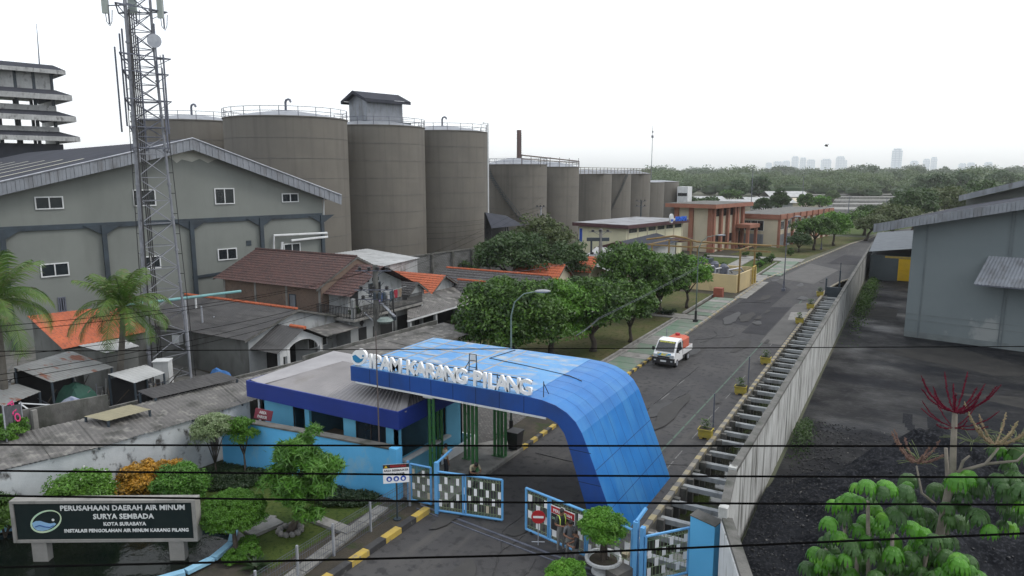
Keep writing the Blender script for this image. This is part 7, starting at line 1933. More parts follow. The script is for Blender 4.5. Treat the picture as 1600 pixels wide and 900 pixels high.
# long workshop building
lb_ = localroot('workshop_building', 'long two-storey beige workshop with terracotta parapet and many windows behind roadside trees', 'building')
mb = MB(); mb.box(-9, 0, 0, 35, 0, 5.3); mb.build('wall', M['beige'], lb_)
mb = MB(); mb.box(-9.3, .35, -.3, 35.3, 5.3, 6.2); mb.build('parapet', M['terracotta'], lb_)
mb = MB(); mb.box(-9.1, .1, -.1, 35, 6.202, 6.23); mb.build('roof', M['conc_d'], lb_)
for k in range(9): mb = MB(); mb.box(.002, .42, k * 3.9, k * 3.9 + .5, 0, 5.297); mb.box(.36, .6, k * 3.9 - .1, k * 3.9 + .6, 5.25, 6.3); mb.build('column', M['terracotta'], lb_)
for k in range(8): windowbox(lb_, (0, .9 + k * 3.9), (0, 1), (1, 0), 0, 2.6, 3.3, 4.9, 'white', 'glass', 3)
for k in range(5): mb = MB(); mb.box(.002, .05, .8 + k * 3.9, 3.6 + k * 3.9, .1, 2.4); mb.build('shutter_door', M['sheet'], lb_)
windowbox(lb_, (-9, 0), (1, 0), (0, -1), 2.6, 6.4, 3.0, 5.0, 'white', 'glass', 2, .05)
mb = MB(); mb.box(-6.4, -2.6, -.05, -.001, .1, 2.4); mb.build('shutter_door', M['sheet'], lb_)
q = G(1213, 387); place(lb_, (q.x, q.y, 0), math.radians(-10))
# yellow walled chemical basin with its gantry
yb = localroot('yellow_basin', 'cream-yellow walled basin with pipes beside the road', 'basin')
mb = MB()
for b in ((-6.6, 0, 0, .2), (-6.6, 0, 8.6, 8.8), (-6.6, -6.4, .2, 8.6), (-.2, 0, .2, 8.6)): mb.box(b[0], b[1], b[2], b[3], 0, 2.1)
mb.build('wall', mat('basin_yellow', (.56, .45, .24), (.48, .39, .22), rough=.85, scale=.5, stain=(.30, .24, .14), stain_scale=(.8, .8, .3), stain_lo=.56, stain_hi=.75), yb)
mb = MB(); mb.box(-6.3, -.3, .3, 8.5, 1.4, 1.5); mb.build('basin_floor', M['conc_d'], yb)
mb = MB()
for x in (-5, -3.2, -1.6): mb.path([(x, 2, 1.5), (x, 2, 2.4), (x + .9, 4, 2.5), (x + .9, 6, 1.6)], .12, 6)
mb.build('pipes', M['steel'], yb)
for k, (x, y) in enumerate(((-4.4, 5.6), (-2.6, 3.4))): mb = MB(); mb.lathe((x, y, 1.5), [(0, 0), (.5, 0), (.5, 1.1), (.3, 1.4), (0, 1.45)], 14); mb.build('pump', M['steel_m'], yb)
mb = MB(); mb.path([(.18, 6.3, .3), (.18, 6.3, 2.4), (.18, 7.4, 2.5), (.18, 7.4, .3)], .12, 6); mb.build('yellow_pipe', M['yellow'], yb)
q = G(1150, 458); place(yb, (q.x, q.y, 0), math.radians(-4))
ga = localroot('yellow_gantry', 'ochre steel pipe gantry standing around the yellow-walled basin', 'gantry')
gm = mat('gantry_ochre', (.24, .16, .045), (.17, .11, .05), rough=.7)
for (x, y) in ((-11.5, 2), (-11.5, 8), (-5.5, 2), (0.1, .6), (-.2, 8.2), (-8.5, 8)): MB().box(x - .09, x + .09, y - .09, y + .09, 0, 5.0).build('post', gm, ga)
mb = MB()
for y, z in ((.7, 5.2), (8.1, 5.2), (2.1, 5.0)): mb.box(-12, 3.2, y - .07, y + .07, z - .2, z - .07)
for x in (-11.5, -5.5, 0): mb.box(x - .07, x + .07, .84, 7.96, 5.0, 5.12)
mb.path([(-12.5, 2.6, 5.5), (-9, 2.8, 6.1), (-7.5, 3.1, 5.9), (-6, 3, 5.5), (3, 3, 5.5)], .12, 6); mb.build('cross_beam', gm, ga)
place(ga, (q.x, q.y, 0), math.radians(-4))
tr_ = thing('transformer', 'dark transformer cabinets with insulators under the ochre gantry', 'transformer', tuple(G(1095, 430)))
q = G(1096, 432); mb = MB(); mb.obox((q.x, q.y), (1, -.2), 2.6, 1.6, 0, 2.6); mb.build('tank', M['steel_dk'], tr_)
for k in range(3): mb = MB(); insul(mb, q.x - .8 + k * .8, q.y, 2.6, .2); mb.build('bushing', M['plastic_bk'], tr_)
mb = MB(); mb.obox((q.x - .3, q.y - 1.1), (1, -.2), 2.0, .25, .4, 2.2); mb.build('radiator', M['steel_m'], tr_)
mb = MB(); q = G(1094, 462); mb.box(q.x + 1.6, q.x + 2.6, q.y - .5, q.y + .3, 0, 1.1); tag(mb.build('brick_pile', mat('brick_red', (.28, .08, .05), scale=3)), 'small stack of red bricks at the left end of the yellow basin', 'bricks')

# ================================================================== TREES BY THE ROAD
def T_(name, label, px, py, h, rad, seed, m, size=.30, ncl=46, per=120, dz=0, **k):
    q = G(px, py); return tree(name, label, 'tree', q.x, q.y, h, rad, seed, M[m], size=size, ncl=ncl, per=per, **k)
T_('broad_tree', 'largest round dense tree with bright top leaves right behind the canopy', 800, 566, 6.5, (4.4, 4.0, 3.15), 101, 'lf_mango', .30, 190, 230, r=.3, trunk_h=1.4, shell=.6, low=-.7, cr=1.1)
T_('broad_tree', 'white-flowering light green tree rising behind the street lamp', 862, 556, 6.4, (3.3, 3.1, 3.05), 102, 'lf_mango2', .28, 130, 230, r=.24, trunk_h=1.4, flowers=60, low=-.7, cr=.95)
T_('mango_tree', 'dark round tree with a thick bare trunk on the lawn near the van', 926, 549, 6.0, (3.0, 2.8, 2.5), 103, 'lf_mango', .30, 90, 190, r=.24, trunk_h=1.7, low=-.6, cr=.85)
T_('mango_tree', 'smaller round tree with a thin trunk left of the green pavement', 984, 535, 5.5, (2.3, 2.2, 2.3), 104, 'lf_mango', .28, 74, 170, r=.15, trunk_h=1.5, low=-.6, cr=.7, flowers=14)
T_('mango_tree', 'tall tree standing behind the other lawn trees before the metal shed', 985, 500, 7.8, (3.6, 3.4, 3.6), 105, 'lf_mango', .34, 100, 190, r=.25, trunk_h=2.4, cr=1.0)
T_('mango_tree', 'dense tree in the middle of the lawn row, left of the second lamp', 1030, 492, 6.8, (3.3, 3.1, 3.0), 106, 'lf_mango', .34, 84, 180, r=.22, trunk_h=1.9, cr=.95)
T_('round_tree', 'airy round tree left of the yellow-walled basin', 1073, 482, 5.8, (2.9, 2.7, 2.2), 107, 'lf_mango2', .30, 52, 120, r=.15, trunk_h=2.0, cr=.85)
T_('dark_tree', 'big dark bushy tree in front of the block wall', 800, 452, 7.2, (5.2, 5.0, 3.3), 108, 'lf_dark', .42, 90, 170, r=.3, cr=1.4)
T_('dark_tree', 'taller thin-leaved dark tree beside the open shed and the lower silos', 848, 440, 9.2, (4.2, 4.0, 4.0), 109, 'lf_olive', .42, 60, 120, r=.25, cr=1.3)
T_('dark_tree', 'compact round dark tree left of the pole before the cream building', 884, 452, 5.9, (3.3, 3.1, 2.6), 110, 'lf_dark', .36, 64, 150, r=.2, cr=1.0)
T_('dark_tree', 'low dark shrubby tree at the foot of the block wall', 706, 437, 3.6, (4.4, 3.4, 1.7), 111, 'lf_dark', .40, 50, 140, r=.2, cr=1.1)
T_('mango_tree', 'half hidden tree between the broad flowering tree and the row on the lawn', 905, 520, 5.2, (2.2, 2.2, 2.0), 112, 'lf_dark', .32, 50, 140, r=.2, cr=.8)
T_('round_tree', 'first round roadside tree in front of the long workshop', 1272, 391, 6.6, (4.0, 3.8, 2.7), 113, 'lf_mango', .42, 60, 130, r=.22, trunk_h=2.6, cr=1.2)
T_('round_tree', 'second darker roadside tree right beside the first before the workshop', 1302, 384, 6.8, (3.5, 3.4, 3.0), 114, 'lf_mango2', .45, 60, 130, r=.22, trunk_h=2.6, cr=1.2)
T_('round_tree', 'wide olive tree where the road bends away', 1352, 376, 5.4, (4.2, 4.0, 2.2), 115, 'lf_olive', .5, 60, 120, r=.25, trunk_h=2.8, cr=1.4, lean=(2, 0))
T_('round_tree', 'tall bright tree just behind the bend in the road', 1350, 368, 5.6, (4, 3.8, 2.3), 116, 'lf_mango', .6, 70, 120, r=.3, trunk_h=4, cr=1.8)
T_('small_tree', 'small low tree at the left corner of the workshop lawn', 1248, 394, 3.6, (2.4, 2.2, 1.6), 117, 'lf_dark', .36, 36, 110, r=.12, cr=.8)
T_('thin_tree', 'thin leggy dark tree left of the right warehouse roof', 1395, 372, 7.5, (4.6, 4.4, 3.2), 118, 'lf_olive', .7, 80, 120, r=.3, trunk_h=3, cr=2.0, nl=9)
T_('thin_tree', 'dark open-crowned tree behind the yellow-doored shed', 1425, 362, 10.5, (5.5, 5.5, 4.5), 119, 'lf_dark', .75, 80, 120, r=.35, trunk_h=3, cr=2.2, nl=9)
T_('bushy_tree', 'bushy olive tree right behind the eave of the right warehouse', 1470, 352, 10.5, (7.5, 7.5, 4.6), 120, 'lf_olive', .8, 80, 120, r=.35, cr=2.4)
T_('bushy_tree', 'large dark tree above the eave of the right warehouse', 1530, 348, 11.5, (9, 8, 5.0), 121, 'lf_dark', .9, 80, 120, r=.35, cr=2.8)
bed('low_hedge', 'clipped dark low hedge crossing the lawn before the footbridge', [(-26, 67.0), (-26, 68.0), (-19.6, 68.0), (-19.6, 67.0)], .95, M['lf_hedge'], 5000, 130, .2)
for k in range(9):
    y = 97 + k * 2.3; q = Vector((-19.4 + .10 * (k % 3), y, .03))
    bush('border_shrub', ordn(k) + ' small shrub from the near end of the border row by the far pavement', q.x, q.y, .55, .5, M['lf_croton' if k == 1 else ('lf_bright' if k % 3 == 0 else 'lf_mango')], 140 + k, .2, 10, 60, group='border shrubs along the far pavement')
for k, (px, py) in enumerate(((1130, 425), (1185, 408), (1205, 412), (1165, 402), (1235, 400), (1105, 408))): q = G(px, py); bush('lawn_shrub', 'young shrub on the far lawn, ' + ordn((0, 3, 4, 2, 5, 1)[k]) + ' from the left', q.x, q.y, .6, .8, M['lf_mango'], 150 + k, .22, 10, 60, group='young shrubs on the far lawn')

# ================================================================== FAR: BASINS, LOW BUILDINGS, WATER, FOREST, SKYLINE
def pz(px, py, z=0.0): q = G(px, py, z); return (q.x, q.y)
sheetq('settling_water', [pz(1292, 347), pz(1345, 347), pz(1352, 331), pz(1285, 331)], mat('basin_water', (.05, .06, .06), rough=.06, spec=.8, bump=.05, scale=.3), .02)
sheetq('settling_water', [pz(1300, 326), pz(1460, 329), pz(1450, 318), pz(1310, 317)], MATS['basin_water'], .02)
k = 0
for (x0, x1, y0, y1) in ((1288, 1440, 333, 327.5), (1295, 1450, 324, 321.5), (1300, 1445, 317.5, 315.5), (1080, 1285, 333, 330), (1180, 1450, 311.5, 310), (1225, 1440, 307.5, 306.3)):
    a0, a1, b1, b0 = pz(x0, y0), pz(x1, y0), pz(x1, y1), pz(x0, y1)
    mb = MB(); mb.prism([a0, a1, (a1[0] * .3 + b1[0] * .7, a1[1] * .3 + b1[1] * .7), (a0[0] * .3 + b0[0] * .7, a0[1] * .3 + b0[1] * .7)], .0, 1.3)
    lbs = ('nearest long pale concrete basin rim across the far plant', 'second long concrete basin rim of the far plant', 'farthest concrete basin rim before the forest', 'long low concrete platform behind the orange-trimmed building', 'very long pale rim beyond the far basins', 'thin last pale rim at the foot of the forest')[k]
    tag(mb.build('basin_rim', M['conc']), lbs, 'basin wall'); k += 1
for i, (x0, x1, yb_, zt, roof, lab) in enumerate(((1066, 1130, 322, 4.0, 'sheet_lt', 'low pale roofed building right of the last silo'), (1120, 1172, 333, 4.6, 'sheet_lt', 'low grey-white roofed building behind the orange-trimmed roof'), (1172, 1238, 330, 5.0, 'sheet_lt', 'long pale flat building left of the far basins'), (1236, 1292, 326, 4.0, 'beige', 'far beige flat building beside the basins'), (1205, 1260, 321, 6.0, 'sheet_lt', 'distant white hall before the forest edge'))):
    a, b = G(x0, yb_), G(x1, yb_); r_ = thing('far_building', lab, 'building', tuple(a.lerp(b, .5)))
    u = (b - a); u.normalize(); n = Vector((-u.y, u.x, 0))
    mb = MB(); mb.ext([a, b, b + n * 12, a + n * 12], (0, 0, zt * .6)); mb.build('wall', M['beige' if i % 2 else 'house_w'], r_)
    mb = MB(); e = u * 1.2; 
    mb.add([a - e - n * 1.2 + Z1 * zt * .62, b + e - n * 1.2 + Z1 * zt * .62, b + e + n * 6 + Z1 * zt, a - e + n * 6 + Z1 * zt, a - e + n * 13 + Z1 * zt * .62, b + e + n * 13 + Z1 * zt * .62], [(0, 1, 2, 3), (3, 2, 5, 4)]); mb.build('roof', M[roof], r_)
r_ = thing('white_tower_building', 'narrow white building just right of the last silo', 'building', tuple(G(1066, 330)))
q = PD(1064, 300, 235); mb = MB(); mb.box(q.x - 1.2, q.x + 2.2, q.y, q.y + 5, 0, 9.6); mb.build('wall', M['white'], r_); mb = MB(); mb.box(q.x - 1.0, q.x + 2.0, q.y - .06, q.y - .002, 6.6, 7.6); mb.box(q.x - 1.0, q.x + 2.0, q.y - .06, q.y - .002, 2.6, 4.6); mb.build('window', M['glass'], r_)
for i, (px, py, top) in enumerate(((1173, 332, 262), (1253, 322, 276), (1325, 338, 308), (1385, 322, 310), (1408, 324, 308))):
    q = G(px, py); mr_ = thing('far_mast', ['slim mast rising behind the orange-trimmed building', 'slim mast before the forest left of the basins', 'dark thin lamp mast before the far basins', 'first pale lamp mast on the far basins', 'second pale lamp mast on the far basins'][i], 'mast', tuple(q)); zt = PD(px, top, math.hypot(q.x, q.y)).z
    MB().tube((q.x, q.y, 0), (q.x, q.y, zt), .16, .1, 5).build('mast_tube', M['steel_m'], mr_); MB().tube((q.x - .8, q.y, zt), (q.x + .8, q.y, zt + .1), .09, n=4).build('mast_head', M['steel_m'], mr_)
# individual bigger trees in the middle distance
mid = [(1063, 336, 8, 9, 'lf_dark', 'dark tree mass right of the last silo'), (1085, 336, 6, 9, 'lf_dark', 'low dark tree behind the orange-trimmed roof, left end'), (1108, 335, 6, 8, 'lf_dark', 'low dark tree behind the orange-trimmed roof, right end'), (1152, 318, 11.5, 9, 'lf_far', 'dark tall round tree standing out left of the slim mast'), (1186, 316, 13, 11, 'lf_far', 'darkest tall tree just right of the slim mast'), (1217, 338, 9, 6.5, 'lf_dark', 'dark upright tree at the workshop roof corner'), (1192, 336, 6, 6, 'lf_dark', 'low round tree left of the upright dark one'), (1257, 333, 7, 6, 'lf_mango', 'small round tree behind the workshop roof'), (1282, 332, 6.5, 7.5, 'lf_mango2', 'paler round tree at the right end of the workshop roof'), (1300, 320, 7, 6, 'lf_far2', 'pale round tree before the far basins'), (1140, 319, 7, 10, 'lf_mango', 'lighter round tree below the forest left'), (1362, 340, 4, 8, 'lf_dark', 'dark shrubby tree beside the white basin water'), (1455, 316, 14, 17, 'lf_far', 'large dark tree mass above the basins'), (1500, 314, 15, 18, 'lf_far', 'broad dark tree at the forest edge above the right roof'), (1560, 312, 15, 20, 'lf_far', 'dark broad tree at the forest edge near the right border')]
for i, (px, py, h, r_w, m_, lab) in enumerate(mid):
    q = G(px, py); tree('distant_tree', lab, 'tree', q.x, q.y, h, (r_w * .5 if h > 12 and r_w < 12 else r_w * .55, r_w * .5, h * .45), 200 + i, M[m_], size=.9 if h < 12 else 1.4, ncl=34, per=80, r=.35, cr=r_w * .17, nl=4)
# forest: ranks of crowns rising to the horizon
rng = np.random.default_rng(77); parts = []; cores = MB()
for (d0, d1, nrow, h0, h1, ls) in ((445, 490, 62, 7.5, 12, 1.0), (520, 590, 75, 10, 14, 1.3), (640, 740, 85, 12, 16, 1.6), (840, 1000, 100, 13, 18.5, 2.2), (1150, 1400, 115, 16, 22, 3.2)):
    for k in range(nrow):
        az = math.radians(rng.uniform(8.5, 43)) - YAW; d = rng.uniform(d0, d1); h = rng.uniform(h0, h1) * (1.35 if rng.random() < .06 else 1); rr = h * rng.uniform(.5, .85) * (1 + d / 2500)
        x, y = d * math.sin(az), d * math.cos(az)
        V, Fq = crown_vf(int(rng.integers(1e9)), (x, y, h - rr * .62), (rr, rr, rr * .66), 18, 60, ls, rr * .38, .6, .6, low=-.35); parts.append((V, Fq))
        cores.ball((x, y, h * .35), rr * .8, 8, 5, (1, 1, h * .40 / rr))
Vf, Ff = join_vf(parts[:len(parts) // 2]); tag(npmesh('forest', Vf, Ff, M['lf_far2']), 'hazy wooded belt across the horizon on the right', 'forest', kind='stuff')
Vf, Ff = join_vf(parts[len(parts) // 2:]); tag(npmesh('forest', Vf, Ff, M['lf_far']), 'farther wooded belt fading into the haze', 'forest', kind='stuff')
tag(cores.build('forest_crown_cores', M['lf_far']), 'solid cores inside the crowns of the far forest', 'forest', kind='stuff')  # added inner cores, they block the holes between the leaves
# skyline
sky_l = ['lone tall tower standing highest on the hazy skyline', ]
sk_m = mat('hazed_skyline_wall', (.78, .84, .90), (.70, .77, .84), rough=.8, scale=.05, grid=(14.0, 9.0, 1.6, 'sz', (.55, .62, .70)))  # part of the distance haze is put into this pale bluish colour
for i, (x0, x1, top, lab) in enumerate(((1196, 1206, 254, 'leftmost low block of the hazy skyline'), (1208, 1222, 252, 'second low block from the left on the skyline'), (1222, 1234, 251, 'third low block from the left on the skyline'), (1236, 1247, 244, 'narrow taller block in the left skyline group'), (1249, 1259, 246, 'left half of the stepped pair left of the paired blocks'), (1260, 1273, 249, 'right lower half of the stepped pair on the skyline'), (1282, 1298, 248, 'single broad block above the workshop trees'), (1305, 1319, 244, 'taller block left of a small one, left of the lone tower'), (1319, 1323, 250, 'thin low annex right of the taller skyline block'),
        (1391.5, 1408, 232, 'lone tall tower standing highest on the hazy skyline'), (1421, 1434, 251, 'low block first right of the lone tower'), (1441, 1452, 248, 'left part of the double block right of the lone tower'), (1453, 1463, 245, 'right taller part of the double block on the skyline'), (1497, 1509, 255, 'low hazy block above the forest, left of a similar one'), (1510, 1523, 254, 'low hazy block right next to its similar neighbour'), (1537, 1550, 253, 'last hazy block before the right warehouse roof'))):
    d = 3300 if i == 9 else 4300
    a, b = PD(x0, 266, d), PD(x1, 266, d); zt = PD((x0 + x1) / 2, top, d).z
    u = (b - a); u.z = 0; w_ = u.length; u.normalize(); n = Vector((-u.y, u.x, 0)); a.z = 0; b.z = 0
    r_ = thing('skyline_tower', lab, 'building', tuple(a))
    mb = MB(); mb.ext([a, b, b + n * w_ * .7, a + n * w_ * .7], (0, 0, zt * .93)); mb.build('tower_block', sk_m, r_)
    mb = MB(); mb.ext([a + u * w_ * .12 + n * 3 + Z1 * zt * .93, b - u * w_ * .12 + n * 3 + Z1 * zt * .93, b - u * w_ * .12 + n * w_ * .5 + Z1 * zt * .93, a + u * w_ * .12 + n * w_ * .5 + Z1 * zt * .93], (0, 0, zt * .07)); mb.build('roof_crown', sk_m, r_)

# ================================================================== PLANTERS, VAN, BIRD
pl0 = [(1102, 684), (1157, 615), (1196, 568), (1249, 505), (1266, 482), (1281, 462)]
for i, (px, py) in enumerate(pl0):
    q = G(px, py + 1)
    lab = ['yellow planter nearest the canopy with a small leafy plant', 'second yellow planter beside a thin grey post', 'third yellow planter from the canopy, with a bushy spiky plant', 'yellow planter on its own beside the kerb, halfway up the road', 'fifth yellow planter, on the pale concrete patch', 'farthest yellow planter near the dark drain gate'][i]
    r_ = thing('planter', lab, 'planter', (q.x, q.y, 0))
    mb = MB(); mb.box(q.x - .34, q.x + .34, q.y - .24, q.y + .24, .12, .50); mb.box(q.x - .38, q.x + .38, q.y - .28, q.y + .28, .50, .56); mb.build('box', mat('planter_yellow', (.36, .29, .035), (.26, .22, .05), rough=.8, scale=4), r_)
    for s in (-1, 1): mb = MB(); mb.box(q.x + s * .2 - .08, q.x + s * .2 + .08, q.y - .2, q.y + .2, 0, .118); mb.build('foot', M['yellow'], r_)
    mb = MB(); mb.box(q.x - .32, q.x + .32, q.y - .22, q.y + .22, .562, .575); mb.build('soil', M['dirt'], r_)
    rngp = np.random.default_rng(300 + i); n_ = 160; P = np.stack([q.x + rngp.normal(0, .13, n_), q.y + rngp.normal(0, .1, n_), .6 + rngp.uniform(0, .5, n_)], 1); V, Fq = leaf_quads(rngp, P, np.tile([0, 0, 1.], (n_, 1)), .14, .3); npmesh('plant_leaves', V, Fq, M['lf_mango'], r_)
# dark drain gate at the far end of the channel
q = G(1300, 461); dg = thing('drain_gate', 'dark iron sluice frame over the drain at its far end', 'sluice gate', (CX0, 88.5, 0))
mb = MB(); mb.box(CX0, CX1, 88.4, 88.7, -1.2, .9); mb.build('gate_plate', M['steel_dk'], dg)
for x in (CX0, CX0 + 1.4): MB().box(x, x + .15, 88.35, 88.75, -1.2, 1.9 if x == CX0 else 2.9).build('upright', M['steel_dk'], dg)
mb = MB(); mb.tube((CX0 + 1.47, 88.5, 2.6), (CX0 + 1.47, 88.5, 3.8), .04, n=5); mb.build('spindle', M['steel_dk'], dg)

van = thing('delivery_van', 'white pickup van with black bumper carrying an orange load along the road', 'van', (0, 0, 0))
Wd = .81
side = [(-2.0, .38), (-2.02, .62), (-1.98, .95), (-1.86, 1.10), (-1.42, 1.62), (-1.18, 1.86), (-.9, 1.93), (-.30, 1.93), (-.18, 1.85), (-.16, .55), (-.16, .38)]
def prof_ext(mb, P, w0, w1=None, taper=None):
    n = len(P); L_ = [(-w0 * (taper(z) if taper else 1), y, z) for y, z in P]; R_ = [(w0 * (taper(z) if taper else 1), y, z) for y, z in P]
    mb.add(L_ + R_, [tuple(range(n)), tuple(range(n, 2 * n))[::-1]] + [(i, n + i, n + (i + 1) % n, (i + 1) % n) for i in range(n)])
tpr = lambda z: 1.0 if z < 1.1 else 1.0 - .10 * (z - 1.1) / .83
carw = mat('van_white', (.78, .79, .80), (.72, .73, .74), rough=.3, scale=1.5, coat=.3)
mb = MB(); prof_ext(mb, side, Wd, taper=tpr); cab = mb.build('cab', carw, van)
bv = cab.modifiers.new('b', 'BEVEL'); bv.width = .05; bv.segments = 2; bv.limit_method = 'ANGLE'
def wsp(x, f): # point on windscreen line f 0 bottom..1 top
    y = -1.86 + f * (-1.18 + 1.86); z = 1.10 + f * (1.86 - 1.10); return y, z
mb = MB(); a = wsp(0, .06); b = wsp(0, .92); d = .012
ny_, nz_ = -.745, .667
mb.add([(-.70, a[0] + ny_ * d, a[1] + nz_ * d), (.70, a[0] + ny_ * d, a[1] + nz_ * d), (.63, b[0] + ny_ * d, b[1] + nz_ * d), (-.63, b[0] + ny_ * d, b[1] + nz_ * d)], [(0, 1, 2, 3)])
mb.v = [(x, y - .035, z + .035) for x, y, z in mb.v]; mb.build('windscreen', M['glass'], van)
mb = MB(); c0, c1 = wsp(0, .78), wsp(0, .90); mb.add([(-.58, c0[0] - .052, c0[1] + .05), (.58, c0[0] - .052, c0[1] + .05), (.56, c1[0] - .052, c1[1] + .05), (-.56, c1[0] - .052, c1[1] + .05)], [(0, 1, 2, 3)]); mb.build('sun_strip', mat('strip_yellow', (.50, .50, .08), (.15, .15, .05), scale=14), van)
for s in (-1, 1):
    mb = MB(); xs_ = lambda z: s * (Wd * tpr(z) + .008)
    mb.add([(xs_(1.12), -1.62, 1.14), (xs_(1.12), -.42, 1.14), (xs_(1.72), -.46, 1.74), (xs_(1.72), -1.14, 1.74)], [(0, 1, 2, 3)]); mb.build('side_window', M['glass'], van)
    mb = MB(); mb.box(s * (Wd + .02) - .005, s * (Wd + .02) + .005, -1.05, -.9, .95, .99); mb.build('door_handle', M['plastic_bk'], van)
    mb = MB(); mb.box(min(s * .84, s * 1.0), max(s * .84, s * 1.0), -1.72, -1.64, 1.16, 1.42); mb.tube((s * .76, -1.6, 1.2), (s * .9, -1.68, 1.25), .015, n=4); mb.build('mirror', M['plastic_bk'], van)
    mb = MB(); mb.box(min(s * .46, s * .76), max(s * .46, s * .76), -2.045, -1.97, .80, .98); mb.build('headlight', mat('headlight_glass', (.50, .54, .58), rough=.1), van)
    mb = MB(); mb.box(min(s * .55, s * .7), max(s * .55, s * .7), -2.09, -2.045, .50, .58); mb.build('fog_lamp', MATS['headlight_glass'], van)
mb = MB(); mb.box(-.83, .83, -2.07, -1.95, .28, .74); bmp = mb.build('bumper', M['plastic_bk'], van)
mb = MB(); mb.box(-.46, .46, -2.035, -1.985, .76, .86); mb.build('grille', M['plastic_bk'], van)
mb = MB(); mb.box(-.22, .22, -2.09, -2.072, .46, .58); mb.build('number_plate', M['white'], van)
mb = MB(); mb.add([(-.56, -1.99 - .03, .90), (.50, -1.99 - .03, .90), (.52, -1.89 - .04, 1.07), (-.50, -1.89 - .04, 1.07)], [(0, 1, 2, 3)]); mb.build('front_graphic', mat('graphic_mix', (.04, .22, .42), (.50, .40, .04), scale=5, lo=.45, hi=.55), van)
mb = MB(); mb.box(-.70, .70, -.14, 1.95, .50, .62); mb.build('chassis', M['plastic_bk'], van)
mb = MB(); mb.box(-.80, .80, -.10, 1.98, .64, .72); mb.build('bed_floor', carw, van)
for s in (-1, 1): mb = MB(); mb.box(min(s * .77, s * .81), max(s * .77, s * .81), -.10, 1.98, .722, 1.08); mb.box(min(s * .812, s * .82), max(s * .812, s * .82), .1, 1.8, .80, .98); mb.build('side_board', carw, van)
mb = MB(); mb.box(-.77, .77, 1.94, 1.98, .722, 1.08); mb.build('tailgate', carw, van)
mb = MB(); mb.box(-.76, .76, -.12, -.06, .722, 1.7); mb.build('head_board', M['plastic_bk'], van)
for s in (-1, 1):
    for y in (-1.38, 1.05):
        mb = MB(); mb.lathe((0, 0, 0), [(.12, -.09), (.26, -.10), (.31, -.07), (.31, .07), (.26, .10), (.12, .09)], 22); mb.v = [(z + s * .72, x + y, yv + .31) for x, yv, z in mb.v]; w = mb.build('wheel', M['plastic_bk'], van)
        mb = MB(); mb.lathe((0, 0, 0), [(0, s * .085), (.18, s * .105), (.19, s * .08)], 16); mb.v = [(z + s * .72, x + y, yv + .31) for x, yv, z in mb.v]; mb.build('rim', M['steel'], w)
place(van, (-14.75, 50.6, .012), math.radians(-3))
ld_ = thing('orange_load', 'faded orange water tank with a red cap tied on the bed of the van', 'tank', (0, 0, 0))
mb = MB(); mb.box(-.66, .66, 0, 1.55, 0, .95); mb.add([(-.66, 0, .95), (.66, 0, .95), (.66, 1.55, .95), (-.66, 1.55, .95), (-.42, .25, 1.12), (.42, .25, 1.12), (.42, 1.3, 1.12), (-.42, 1.3, 1.12)], [(4, 5, 6, 7), (0, 1, 5, 4), (1, 2, 6, 5), (2, 3, 7, 6), (3, 0, 4, 7)]); o_ = mb.build('tank_body', mat('faded_orange', (.50, .13, .08), (.42, .09, .05), scale=2), ld_); bv = o_.modifiers.new('b', 'BEVEL'); bv.width = .05; bv.segments = 2
mb = MB(); mb.tube((0, .8, 1.12), (0, .8, 1.3), .17, n=14); mb.build('cap', M['red'], ld_)
place(ld_, (-14.74, 50.66, .74), math.radians(-3))
# little bird far up over the plant
q = PD(1291, 228, 90); bd = thing('bird', 'tiny dark bird flying above the workshop', 'bird', tuple(q)); s_ = .22
mb = MB(); mb.add([(q.x - s_, q.y, q.z), (q.x - s_ * .1, q.y - s_ * .3, q.z + .05), (q.x + s_ * 1.6, q.y - s_ * 1.2, q.z + .28), (q.x + s_ * .6, q.y - .1, q.z), (q.x - s_ * .2, q.y + s_, q.z + .26), (q.x + s_, q.y + .05, q.z - .1)], [(0, 1, 2, 3), (0, 3, 4), (0, 5, 3)]); mb.ball((q.x + .03, q.y, q.z), .1, 8, 6, (1.6, .8, .7)); mb.build('body', M['plastic_bk'], bd)

